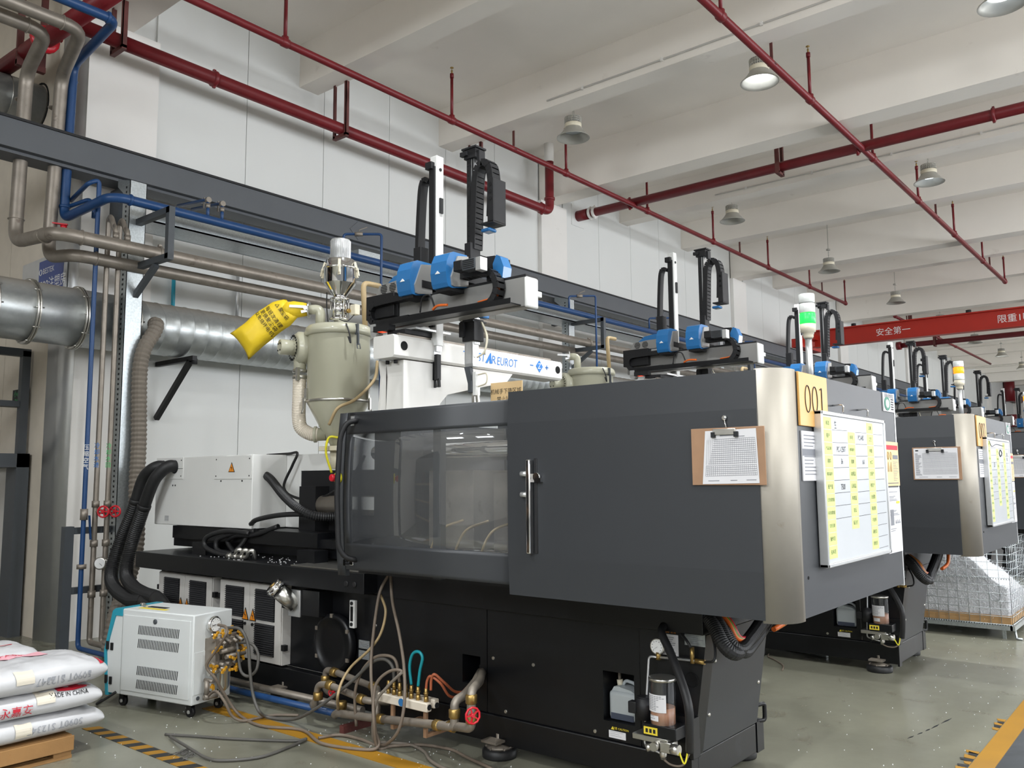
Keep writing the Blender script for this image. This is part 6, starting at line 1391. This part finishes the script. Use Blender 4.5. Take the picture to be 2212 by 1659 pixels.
# ================================================================== hoses of the cooling circuit
def hose(name, label, pts, r, mk, per=8, group=None, closed=False):
    return one(name, label, 'hose', MB().tube(catmull(pts, per, closed), r, 8, closed), mk, pts[0], group)
hose('hose', 'grey-brown hose from the door bottom to the floor and back to the controller', [(3.62, 3.957, 0.969), (3.55, 3.967, 0.846), (3.5, 3.967, 0.564), (3.46, 3.93, 0.397), (3.44, 3.883, 0.234), (3.42, 3.842, 0.107), (3.423, 3.815, 0.03), (3.362, 3.848, 0.012), (3.277, 4.14, 0.012), (3.368, 4.459, 0.012), (3.267, 4.738, 0.012), (3.31, 5.05, 0.02), (3.235, 5.12, 0.161), (3.17, 5.12, 0.267), (3.13, 5.16, 0.345), (3.15, 5.09, 0.448), (3.15, 4.98, 0.56), (3.18, 5.03, 0.60), (3.20, 5.15, 0.60)], 0.0095, 'dirty_hose')
hose('hose', 'thin brown hose looping from the door bottom past the white manifold block', [(3.62, 3.941, 0.974), (3.55, 3.847, 0.82), (3.5, 3.733, 0.653), (3.47, 3.658, 0.467), (3.42, 3.604, 0.282), (3.40, 3.64, 0.13), (3.46, 3.84, 0.012), (3.47, 4.04, 0.012), (3.445, 4.196, 0.012), (3.329, 4.246, 0.012)], 0.0095, 'dirty_hose')
hose('hose', 'tan hose bulging from the door bottom down to the brass fitting by the blue pipe', [(3.58, 3.984, 0.842), (3.55, 3.906, 0.757), (3.53, 3.926, 0.628), (3.52, 4.012, 0.527), (3.5, 4.156, 0.41), (3.45, 4.186, 0.321), (3.40, 4.16, 0.25), (3.52, 4.30, 0.13)], 0.0085, 'tan_hose')
hose('hose', 'dark grey hose arcing from the controller valves low across the floor to the white manifold', [(3.30, 5.22, 0.56), (3.30, 5.05, 0.568), (3.32, 4.986, 0.474), (3.32, 4.958, 0.321), (3.33, 4.932, 0.168), (3.33, 4.86, 0.07), (3.40, 4.85, 0.016), (3.45, 4.644, 0.03), (3.42, 4.385, 0.144), (3.45, 4.247, 0.239), (3.48, 4.113, 0.34), (3.5, 3.971, 0.456), (3.5, 3.863, 0.491), (3.5, 3.788, 0.458), (3.5, 3.772, 0.378)], 0.0105, 'grey_hose')
hose('hose', 'black hose from the lower controller valve trailing behind the yellow floor line', [(3.18, 5.22, 0.135), (3.14, 5.06, 0.20), (3.16, 4.985, 0.14), (3.2, 4.962, 0.05), (3.258, 4.926, 0.012), (3.345, 4.906, 0.012), (3.46, 4.88, 0.012), (3.56, 4.75, 0.012)], 0.009, 'dirty_hose')
hose('hose', 'grey hose loop hanging from the right side of the controller valves', [(3.36, 5.28, 0.43), (3.40, 5.10, 0.46), (3.42, 5.02, 0.40), (3.40, 5.0, 0.30), (3.38, 5.06, 0.25), (3.36, 5.12, 0.28), (3.36, 5.16, 0.40), (3.37, 5.20, 0.46)], 0.010, 'grey_hose')
hose('cable', 'frayed dark cable lying in a loop on the floor beside the striped tape', [(2.802, 5.056, 0.010), (2.91, 4.845, 0.010), (3.02, 4.624, 0.010), (3.202, 4.332, 0.010), (3.265, 4.28, 0.016), (3.145, 4.254, 0.010), (2.918, 4.225, 0.010), (2.756, 4.332, 0.010), (2.715, 4.451, 0.012), (2.733, 4.702, 0.025), (2.79, 4.98, 0.014)], 0.0085, 'grey_hose')
q = MB(); rr = random.Random(5)
for k in range(26):
    a = Vector((2.728+rr.uniform(-.01, .01), 4.62+rr.uniform(-0.07, 0.05), 0.02)); q.tube([a, a+Vector((rr.uniform(-.05, .0), rr.uniform(-.04, .04), -0.012)), a+Vector((rr.uniform(-.1, -.04), rr.uniform(-.06, .06), -0.015))], 0.002, 4)
one('frayed_threads', 'dark frayed threads shed by the floor cable near the striped tape', 'threads', q, 'grey_hose', (2.7, 4.62, 0))['kind'] = 'stuff'
hose('hose', 'brown hose arched over the elbow pipes left of the white manifold', [(3.52, 4.127, 0.06), (3.5, 4.119, 0.256), (3.5, 4.065, 0.386), (3.5, 3.966, 0.478), (3.5, 3.858, 0.513), (3.5, 3.763, 0.496), (3.5, 3.726, 0.378)], 0.0095, 'dirty_hose')
hose('hose', 'tan hose from the manifold coiling down and snaking right across the floor', [(3.5, 3.674, 0.378), (3.46, 3.668, 0.454), (3.44, 3.749, 0.446), (3.42, 3.831, 0.377), (3.4, 3.839, 0.283), (3.38, 3.81, 0.16), (3.42, 3.82, 0.014), (3.50, 3.78, 0.012), (3.62, 3.66, 0.012), (3.66, 3.469, 0.012), (3.62, 3.32, 0.012), (3.56, 3.08, 0.012), (3.5, 2.95, 0.012)], 0.009, 'dirty_hose')
hose('hose', 'pale hose from the manifold end crossing the floor in front of the near foot', [(3.45, 3.657, 0.45), (3.43, 3.758, 0.358), (3.41, 3.828, 0.262), (3.44, 3.88, 0.05), (3.52, 3.86, 0.012), (3.58, 3.72, 0.012), (3.54, 3.565, 0.012), (3.45, 3.419, 0.012), (3.40, 3.22, 0.012), (3.42, 3.0, 0.012)], 0.009, 'flex_grey')
hose('hose', 'bright teal hose loop standing on the white manifold block', [(3.5, 3.629, 0.378), (3.5, 3.644, 0.477), (3.5, 3.62, 0.549), (3.5, 3.57, 0.568), (3.5, 3.54, 0.538), (3.5, 3.559, 0.468), (3.5, 3.574, 0.378)], 0.009, 'teal_hose')
hose('hose', 'copper coloured hose at the right end of the manifold, the lower of two', [(3.5, 3.51, 0.37), (3.5, 3.50, 0.42), (3.5, 3.471, 0.446), (3.53, 3.424, 0.407), (3.6, 3.424, 0.327), (3.7, 3.441, 0.31), (3.84, 3.44, 0.38)], 0.008, 'copper_hose')
hose('hose', 'copper coloured hose at the right end of the manifold, the upper of two', [(3.5, 3.472, 0.37), (3.5, 3.468, 0.43), (3.5, 3.442, 0.46), (3.55, 3.415, 0.41), (3.65, 3.425, 0.34), (3.75, 3.43, 0.33), (3.84, 3.42, 0.40)], 0.008, 'copper_hose')
for i, (pts, lb) in enumerate((([(3.86, 7.13, 1.67), (3.80, 7.14, 1.675), (3.76, 7.20, 1.64), (3.74, 7.29, 1.55), (3.72, 7.40, 1.285), (3.68, 7.52, 1.02), (3.60, 7.50, 0.76), (3.55, 7.32, 0.64), (3.5, 6.95, 0.58), (3.46, 6.62, 0.60), (3.45, 6.35, 0.55)], 'left of two black ribbed air hoses dropping from the white injection cover'), ([(3.86, 6.935, 1.67), (3.79, 6.94, 1.675), (3.74, 6.99, 1.62), (3.71, 7.06, 1.52), (3.70, 7.22, 1.239), (3.68, 7.33, 0.98), (3.62, 7.27, 0.76), (3.57, 7.05, 0.673), (3.50, 6.72, 0.646), (3.44, 6.40, 0.64), (3.42, 6.2, 0.55)], 'right of two black ribbed air hoses dropping from the white injection cover'))):
    t = thing('air_hose', lb, 'hose', pts[0], 'pair of black air hoses')
    C_ = catmull(pts, 10)
    MB().tube(C_[:38], 0.052, 16).lathe(C_[37]-(C_[38]-C_[37]).normalized()*0.02, (C_[38]-C_[37]), [(0.054, 0), (0.058, 0.004), (0.058, 0.036), (0.054, 0.04)], 18).build('elbow', 'rubber', t)
    MB().corr(C_[37:90], 0.056, 0.018, 0.09, 16).build('ribbed_section', 'rubber', t)
    MB().tube(C_[89:], 0.055, 14).build('lower_boot', 'rubber', t)
# manifold block and elbow pipes
t = thing('water_manifold', 'white manifold block with brass fittings on the floor pipes', 'manifold', (3.5, 3.68, 0.25))
q = MB(); q.box(3.47, 3.51, 3.475, 3.885, 0.252, 0.302, 0.006).box(3.53, 3.57, 3.475, 3.885, 0.262, 0.312, 0.006); q.build('block', 'warm_panel', t)
q = MB()
for x in (3.49, 3.55): q.cyl((x, 3.476, 0.278), (x, 3.472, 0.278), 0.016, n=12)
q.build('port', 'ink', t)['kind'] = 'stuff'
MB().cyl((3.471, 3.68, 0.278), (3.467, 3.68, 0.278), 0.022, n=14).build('blue_seal', 'robot_blue', t)
for y in (3.51, 3.574, 3.629, 3.674, 3.726, 3.772, 3.82):
    MB().cyl((3.5, y, 0.30), (3.5, y, 0.33), 0.014, n=6).cyl((3.5, y, 0.33), (3.5, y, 0.375), 0.011, n=10).cyl((3.5, y, 0.345), (3.5, y, 0.352), 0.0145, n=8).build('fitting', 'brass', t)
for y in (3.53, 3.80): MB().box(3.51, 3.525, y-0.012, y+0.012, 0.12, 0.25).box(3.51, 3.77, y-0.012, y+0.012, 0.10, 0.12).build('bracket_leg', 'hardboard', t)
t = thing('cooling_pipe', 'grey elbow pipework with brass unions running low beside the manifold to the recess', 'pipe', (3.5, 4, 0.15))
P0 = fillet([(3.53, 4.35, 0.08), (3.53, 4.33, 0.10), (3.52, 3.94, 0.135), (3.47, 3.42, 0.20), (3.43, 3.27, 0.225), (3.43, 3.225, 0.23), (3.43, 3.225, 0.36), (3.52, 3.23, 0.38), (3.72, 3.33, 0.40), (3.84, 3.40, 0.42)], 0.03)
MB().tube(P0, 0.024, 12).build('pipe', 'grey_pipe', t)
P0 = fillet([(3.45, 3.30, 0.222), (3.41, 3.085, 0.25), (3.41, 3.085, 0.44), (3.56, 3.16, 0.45), (3.80, 3.35, 0.44)], 0.035)
MB().tube(P0, 0.024, 12).build('pipe', 'grey_pipe', t)
for P0 in ([(3.78, 4.62, 0.10), (3.70, 4.659, 0.16), (3.70, 4.655, 0.29), (3.70, 4.58, 0.292), (3.65, 4.08, 0.262), (3.53, 3.95, 0.20), (3.52, 3.94, 0.14)], [(3.60, 4.66, 0.09), (3.53, 4.55, 0.10), (3.52, 4.50, 0.25), (3.52, 4.40, 0.265), (3.52, 4.03, 0.222), (3.58, 3.90, 0.225)]):
    MB().tube(fillet(P0, 0.035), 0.021, 12).build('pipe', 'grey_pipe', t)
q = MB()
def un(a, d, r=0.031, L=0.05):
    d = Vector(d).normalized(); q.lathe(Vector(a)-d*L/2, d, [(r*0.85, 0), (r, 0.004), (r, L-0.004), (r*0.85, L)], 8)
for a, d in (((3.515, 3.90, 0.14), (0.05, 0.5, -0.06)), ((3.46, 3.38, 0.205), (0.1, 0.5, -0.05)), ((3.43, 3.225, 0.30), (0,0,1)), ((3.41, 3.085, 0.30), (0,0,1)), ((3.41, 3.085, 0.40), (0,0,1)), ((3.44, 3.255, 0.225), (0.1,1,0)), ((3.70, 4.655, 0.23), (0,0,1)), ((3.69, 4.55, 0.29), (0.1,1,0.05)), ((3.52, 4.50, 0.18), (0,0,1)), ((3.52, 4.38, 0.263), (0,1,0.1)), ((3.52, 4.08, 0.225), (0,1,0.1)), ((3.66, 4.13, 0.265), (0.1,1,0.05)), ((3.60, 4.37, 0.09), (0,0,1)), ((3.60, 4.36, 0.13), (0,0,1))): un(a, d)
q.build('union', 'brass', t)['kind'] = 'stuff'
def wheel(c, nrm, r):
    q = MB(); n = Vector(nrm).normalized(); u = n.cross(Vector((0,0,1))).normalized(); w_ = u.cross(n); c = Vector(c)
    q.tube([c+(u*math.cos(a*PI/10)+w_*math.sin(a*PI/10))*r*(1+0.05*(a % 2)) for a in range(20)], r*0.16, 6, True)
    for a in range(5): q.bar(c, c+(u*math.cos(a*2*PI/5)+w_*math.sin(a*2*PI/5))*r, r*0.22, r*0.2)
    q.cyl(c-n*0.05, c+n*0.01, r*0.25, n=8); return q
lab(wheel((3.36, 3.03, 0.335), (-0.4, -1, 0.1), 0.038).build('handwheel', 'red_plastic', t), 'red valve handwheel')
MB().cyl((3.41, 3.085, 0.33), (3.37, 3.05, 0.335), 0.018, n=10).build('valve_stem', 'grey_pipe', t)
lab(wheel((3.60, 4.45, 0.20), (-0.8, -0.3, 0.4), 0.030).build('handwheel', 'red_plastic', t), 'red valve handwheel')
MB().box(3.50, 3.72, 4.22, 4.26, 0.0, 0.045).build('pipe_bracket', 'brown_steel', t)

# ================================================================== sacks and pallet
def sack(name, label, c, L, Wd, Hh, rot, seed, sag=0.0, marks=()):
    t = thing(name, label, 'sack', (c[0], c[1], c[2]), 'white plastic sacks on the wooden pallet')
    R3 = Matrix.Rotation(rot, 3, 'Z')
    rn = random.Random(seed); so = Vector((rn.random()*10, rn.random()*10, rn.random()*10))
    def pt(u, v, s, e=0.0):
        # u along length, v across, s top(1)/bottom(-1)
        cu = math.copysign(abs(u)**0.9, u); h = ((max(0, 1-abs(u)**5))*(max(0, 1-abs(v)**4.5)))**0.42
        x = u*L/2*(1-0.06*abs(v)**6); y = v*Wd/2*(1-0.06*abs(u)**4)
        n_ = noise.noise(Vector((x*5, y*5, s*2))+so)*0.012+noise.noise(Vector((x*14, y*14, s))+so)*0.007*h-abs(noise.noise(Vector((x*22, y*22, s*3))+so))*0.010*h
        z = s*Hh/2*h*(1 if s > 0 else 1.0)+n_*(1 if s > 0 else 0.3)*min(1, h*2)+Hh/2-sag*max(0, u-0.5)**2*1.5
        if s < 0: z = max(z, 0.0-sag*max(0, u-0.5)**2*1.5)
        return Vector(c)+R3 @ Vector((x, y, z+e))
    q = MB(); NU, NV = 56, 40; gr = {}
    for s in (1, -1):
        for i in range(NU+1):
            for j in range(NV+1):
                if s == -1 and (i in (0, NU) or j in (0, NV)): gr[(s, i, j)] = gr[(1, i, j)]
                else: gr[(s, i, j)] = q.V(pt(math.sin((-1+2*i/NU)*PI/2), math.sin((-1+2*j/NV)*PI/2), s))
        for i in range(NU):
            for j in range(NV): q.F([gr[(s, i, j)], gr[(s, i+1, j)], gr[(s, i+1, j+1)], gr[(s, i, j+1)]], True)
    q.build('bag', 'sack_white', t)
    for kind, body, mk, u0, v0, size in marks:
        q = MB()
        if kind == 'top': q.text(body, size, (0,0,0), (1,0,0), (0,1,0), fn=lambda x, y: pt(u0+x*2/L, v0+y*2/Wd, 1, 0.004))
        elif kind == 'patch':
            n = 8
            for i in range(n):
                for j in range(n):
                    P = [(u0+body[0]*(i+a)/n, v0+body[1]*(j+b)/n) for a, b in ((0,0),(1,0),(1,1),(0,1))]
                    q.quad(*[pt(a, b, 1, 0.003+size) for a, b in P])
        elif kind == 'side':   # front side facing -Y: parametrise by u and height fraction
            def sp(x, y):
                u = u0+x*2/L; hh = v0+y/ (Hh/2)
                # walk down the side: solve v for the height
                lo, hi = -0.999, -0.5
                s = 1 if hh >= 0 else -1
                for _ in range(18):
                    m_ = (lo+hi)/2
                    h = ((max(0, 1-abs(u)**5))*(max(0, 1-abs(m_)**4.5)))**0.42
                    if h < abs(hh): lo = m_
                    else: hi = m_
                p = pt(u, lo, s); return p+R3 @ Vector((0, -0.006, 0.001))
            if isinstance(body, tuple):
                n = 6
                for i in range(n):
                    for j in range(n):
                        P = [(body[0]*(i+a)/n, body[1]*(j+b)/n) for a, b in ((0,0),(1,0),(1,1),(0,1))]
                        q.quad(*[sp(a, b) for a, b in P])
            else: q.text(body, size, (0,0,0), (1,0,0), (0,1,0), fn=(lambda x, y: sp(-x, -y)) if mk == 'ink_pale' else sp)
        nm = 'printed_lettering' if not isinstance(body, tuple) else 'printed_patch'
        q.build(nm, mk, t)
    return t
PZ = 0.135
sack('sack', 'bottom white sack of the stack, resting on the pallet', (2.06, 5.32, PZ), 0.80, 0.50, 0.13, 0.02, 1, 0.05, [('side', '5090T S12347', 'ink_pale', 0.25, 0.0, 0.055), ('side', (0.09, 0.07), 'label_cream', -0.30, -0.4, 0)])
sack('sack', 'middle white sack of the stack with MADE IN CHINA print', (2.04, 5.31, PZ+0.125), 0.80, 0.50, 0.13, -0.03, 2, 0.02, [('side', 'MADE IN CHINA', 'ink', 0.50, 0.55, 0.030), ('side', (0.10, 0.07), 'label_cream', 0.05, 0.1, 0), ('side', '永嘉安', 'ink_red', -0.22, -0.2, 0.06), ('side', (0.26, 0.012), 'ink_red', 0.35, 0.80, 0)])
sack('sack', 'top front white sack of the stack with a pink printed panel', (2.05, 5.33, PZ+0.25), 0.82, 0.56, 0.16, 0.03, 3, 0.02, [('patch', (0.7, 0.5), 'paper_pink', -0.25, 0.2, 0), ('top', 'PA66', 'ink_red', 0.02, 0.48, 0.06), ('side', '5090T S12347', 'ink_pale', 0.34, -0.15, 0.055), ('side', (0.03, 0.05), 'ink_red', 0.86, 0.45, 0), ('side', (0.10, 0.07), 'label_cream', -0.32, -0.1, 0)])
sack('sack', 'rear white sack at the left edge with a red printed band', (1.92, 5.92, PZ+0.26), 0.80, 0.52, 0.16, 0.0, 4, 0, [('patch', (1.3, 0.05), 'ink_red', -0.6, -0.35, 0), ('top', '聚酰胺切片', 'ink_red', 0.1, -0.05, 0.07)])
sack('sack', 'rear white sack hidden under the red banded one', (1.92, 5.92, PZ+0.0), 0.80, 0.52, 0.25, 0.0, 6, 0)
t = thing('pallet', 'worn wooden pallet under the white sacks, lower left', 'pallet', (1.9, 5.6, 0))
for k in range(6):
    y = 5.10+k*0.20; MB().box(1.15, 2.265, y, y+0.145, 0.108, 0.128, 0.003).build('deck_board', 'wood', t)
for x in (1.2, 1.68, 2.165):
    q = MB(); q.prism([(5.09, 0.02), (5.20, 0.02), (5.22, 0.05), (5.42, 0.05), (5.44, 0.02), (6.0, 0.02), (6.02, 0.05), (6.2, 0.05), (6.2, 0.108), (5.09, 0.108)], 'x', x, x+0.095); q.build('stringer', 'wood', t)
for y in (5.09, 5.5, 6.05): MB().box(1.15, 2.265, y, y+0.12, 0, 0.02, 0.002).build('bottom_board', 'wood', t)
MB().box(1.15, 2.268, 5.075, 5.09, 0.045, 0.125, 0.003).build('face_board', 'wood', t)

# storage rack on the far side of the aisle, seen only as a reflection in the clear door
t = thing('storage_rack', 'dark storage rack seen mirrored in the clear sliding door', 'rack', (-2.4, 9.0, 0))
for y in (7.2, 9.4, 11.6):
    for x in (-2.75, -2.1): MB().box(x-0.03, x+0.03, y-0.03, y+0.03, 0, 2.0).build('upright', 'frame_grey', t)
for z in (0.6, 1.1, 1.6): MB().box(-2.8, -2.05, 7.15, 11.65, z, z+0.04).build('shelf', 'hardboard', t)
rr = random.Random(9)
for z in (0.64, 1.14, 1.64):
    y = 7.3
    while y < 11.2:
        wd = rr.uniform(0.25, 0.5); MB().box(-2.7, -2.15, y, y+wd, z, z+rr.uniform(0.15, 0.34), 0.01).build('bin', rr.choice(['black_soft', 'rubber', 'brown_steel', 'black_soft', 'frame_grey']), t); y += wd+rr.uniform(0.04, 0.2)
t = thing('machine_block', 'tall dark machine seen mirrored in the clear sliding door', 'machine', (-3.6, 10, 0))
MB().box(-4.2, -3.2, 6.0, 13.0, 0.1, 2.6, 0.02).build('housing', 'black_soft', t)
MB().box(-4.1, -3.3, 6.1, 12.9, 0, 0.1).build('plinth', 'rubber', t)

# ================================================================== wire cage with scrap
t = thing('wire_cage', 'galvanised wire mesh cage full of clear plastic scrap beyond the second machine', 'wire container', (9.3, 1.55, 0))
x0, x1, y0, y1, zb, zt = 9.30, 10.30, 1.54, 2.54, 0.125, 0.93
q = MB(); q.box(x0-0.02, x1+0.02, y0-0.02, y0+0.02, 0.085, 0.125).box(x0-0.02, x1+0.02, y1-0.02, y1+0.02, 0.085, 0.125).box(x0-0.02, x0+0.02, y0, y1, 0.085, 0.125).box(x1-0.02, x1+0.02, y0, y1, 0.085, 0.125); q.build('base_frame', 'galvanised', t)
def mesh_panel(nm, fx, ax):
    q = MB(); n = 11
    for k in range(n+1):
        s = k/n
        if ax == 'y': q.cyl((fx, y0+(y1-y0)*s, zb), (fx, y0+(y1-y0)*s, zt), 0.0028, n=5)
        else: q.cyl((x0+(x1-x0)*s, fx, zb), (x0+(x1-x0)*s, fx, zt), 0.0028, n=5)
    for k in range(12):
        z = zb+0.01+(zt-zb-0.01)*k/11
        if ax == 'y': q.cyl((fx-0.003, y0, z), (fx-0.003, y1, z), 0.0028 if k % 11 else 0.005, n=5)
        else: q.cyl((x0, fx-0.003, z), (x1, fx-0.003, z), 0.0028 if k % 11 else 0.005, n=5)
    o = q.build(nm, 'galvanised', t); o['kind'] = 'stuff'
for fx, ax in ((x0, 'y'), (x1, 'y'), (y0, 'x'), (y1, 'x')): mesh_panel('mesh_panel', fx, ax)
q = MB()
for i in range(46):
    y = y0+(y1-y0)*i/45; q.lathe((x0-0.006, y, 0.56), (0,1,0), [(0.009, 0), (0.009, 0.006)], 6).lathe((x0-0.006, y, 0.128), (0,1,0), [(0.009, 0), (0.009, 0.006)], 6)
q.build('hinge_coil', 'galvanised', t)['kind'] = 'stuff'
for x in (x0+0.03, x1-0.03):
    for y in (y0+0.03, y1-0.03):
        MB().tube(fillet([(x, y-0.04, 0.09), (x-0.01, y-0.05, 0.0+0.012), (x-0.01, y-0.10, 0.012)], 0.01), 0.011, 8).build('leg', 'galvanised', t)
        MB().bar((x, y+0.05, 0.09), (x, y+0.05, 0.0), 0.03, 0.012).build('leg', 'galvanised', t)
q = MB(); q.tube(catmull([(x0-0.008, y0+0.08, 0.43), (x0-0.012, y0+0.10, 0.36), (x0-0.012, y0+0.16, 0.36), (x0-0.008, y0+0.18, 0.43)], 5), 0.004, 5); q.build('gate_latch', 'galvanised', t)
MB().box(x0+0.012, x0+0.02, y0+0.02, y1-0.02, 0.135, 0.215).box(x0+0.02, x1-0.02, y0+0.012, y0+0.02, 0.135, 0.215).build('cardboard_liner', 'cardboard', t)
# the scrap: a lumpy heap bristling with thin sprues
q = MB(); rr = random.Random(11); N = 22; gv = {}
def hh(a, b):
    x = a; y = b; base = 0.80-0.62*max(0, (0.42-b))**0.9*1.15-0.10*a*(1-b)
    return max(0.25, base)+0.05*noise.noise(Vector((a*5, b*5, 2.0)))
for i in range(N+1):
    for j in range(N+1):
        a, b = i/N, j/N; gv[(i, j)] = q.V((x0+0.03+(x1-x0-0.06)*a, y0+0.03+(y1-y0-0.06)*b, hh(a, b)))
for i in range(N):
    for j in range(N): q.F([gv[(i, j)], gv[(i+1, j)], gv[(i+1, j+1)], gv[(i, j+1)]])
bd = [(i, 0) for i in range(N+1)]+[(N, j) for j in range(1, N+1)]+[(i, N) for i in range(N-1, -1, -1)]+[(0, j) for j in range(N-1, 0, -1)]
lo = {k: q.V((gv[k].co.x, gv[k].co.y, 0.14)) for k in bd}
for i in range(len(bd)):
    k, l = bd[i], bd[(i+1) % len(bd)]; q.F([gv[k], gv[l], lo[l], lo[k]])
for k in range(5200):
    f = rr.random()
    if f < 0.55:
        b = rr.random(); a = 0.0; zt_ = hh(0, b); p = Vector((x0+0.028, y0+0.03+(y1-y0-0.06)*b, rr.uniform(0.2, zt_)))
    elif f < 0.75:
        a = rr.random(); b = 0; p = Vector((x0+0.03+(x1-x0-0.06)*a, y0+0.028, rr.uniform(0.2, hh(a, 0))))
    else:
        a, b = rr.random(), rr.random(); p = Vector((x0+0.03+(x1-x0-0.06)*a, y0+0.03+(y1-y0-0.06)*b, hh(a, b)))
    d = Vector((rr.uniform(-.3, .3), rr.uniform(-1, 1), rr.uniform(-1, 1))).normalized()*rr.uniform(0.01, 0.04)
    q.bar(p-d, p+d, 0.0026, 0.0026)
q.build('plastic_scrap', 'scrap_white', t)['kind'] = 'stuff'
# loose pellets on the floor
q = MB(); rr = random.Random(21)
for k in range(215):
    if k < 90: x, y = rr.uniform(4.6, 9.2), rr.uniform(1.15, 2.1)
    elif k < 150: x, y = rr.uniform(2.4, 3.3), rr.uniform(3.9, 5.6)
    else: x, y = rr.uniform(3.35, 3.7), rr.uniform(2.9, 4.6)
    s = rr.uniform(0.0025, 0.0045); q.cbox((x, y, s/2), (s*1.3, s, s))
one('loose_pellets', 'white plastic pellets scattered over the green-grey floor', 'pellets', q, 'crumb', (5, 2, 0))['kind'] = 'stuff'

q = MB(); rr = random.Random(4)
for a, b_ in zip([(5.50, 1.50), (5.62, 1.475), (5.72, 1.455), (5.80, 1.44), (5.95, 1.42)], [(5.58, 1.485), (5.69, 1.462), (5.79, 1.445), (5.93, 1.425), (6.12, 1.395)]): q.prism([a, ((a[0]+b_[0])/2+.01, (a[1]+b_[1])/2-.008), b_, ((a[0]+b_[0])/2, (a[1]+b_[1])/2+.006)], 'z', 0.0, 0.0015)
q.build('floor_crack', 'tape_black', floor)['kind'] = 'stuff'
hose('cable', 'thin stray cable end on the floor between the first and second machines', [(7.30, 3.10, 0.008), (7.174, 3.05, 0.008), (7.08, 2.95, 0.008), (6.92, 2.82, 0.008), (6.75, 2.758, 0.008)], 0.006, 'dirty_hose')
one('metal_rod', 'long flat metal bar lying on the floor under the second machine', 'bar', MB().bar((7.70, 3.40, 0.012), (7.47, 2.65, 0.012), 0.03, 0.02), 'galvanised', (7.6, 3, 0))
part('foil_wrap', 'galvanised', MB().lathe((4.32, 7.38, 0.957), (0,0,1), [(0.07, 0), (0.078, 0.03), (0.07, 0.06), (0.076, 0.10), (0.068, 0.13), (0.074, 0.17), (0.07, 0.23)], 14, True, False))

# ================================================================== repeats: further machines, robots and dryers
ORD = ['second', 'third', 'fourth', 'fifth', 'sixth', 'seventh']
NEARER = set(['filler_box', 'oil_filler'])
OFFS = [3.45, 6.90, 11.2, 13.45, 16.6, 21.6]
LIGHT = {'bolt', 'plastic_crumbs', 'mould_hose', 'hydraulic_hose', 'hose_fitting', 'wire', 'electric_cabinet', 'round_cover', 'oil_filler', 'oil_level_gauge', 'name_plate', 'rating_plate', 'caution_label', 'caution_text', 'instruction_label', 'warning_text', 'lubrication_pump', 'pump_wire', 'drain_hose', 'lug', 'power_cable', 'drip_tray', 'table_bolts', 'recess_valve', 'round_port', 'filler_box'}
for i, dx in enumerate(OFFS):
    c = dup(mach, (dx, 0, 0), None, () if i == 0 else LIGHT)
    c['label'] = ('dark grey moulding machine carrying number 002, second in the row' if i == 0 else '%s moulding machine in the row counting from the nearest, mostly hidden' % ORD[i] if i > 1 else 'third moulding machine, its dark side just showing at the right edge')
    c['group'] = 'row of moulding machines'
    r = dup(rob, (dx, 0, 0))
    r['label'] = ['second take-out robot from the left, above machine 002', 'third take-out robot from the left, its arms behind the green signal tower', 'fourth take-out robot from the left, right of the status card on machine 001', 'fifth take-out robot from the left, small and far', 'sixth take-out robot from the left, behind the amber signal tower', 'farthest take-out robot, tiny, near the right edge'][i]
    r['group'] = 'row of take-out robots'
    if i < 2:
        d2_ = dup(dry, (dx, 0, 0)); d2_['label'] = ['second beige hopper dryer, only its lid showing behind the white robot beam', 'third beige hopper dryer, hidden behind the dark covers'][i]; d2_['group'] = 'row of hopper dryers'
mach['group'] = 'row of moulding machines'; rob['group'] = 'row of take-out robots'; dry['group'] = 'row of hopper dryers'
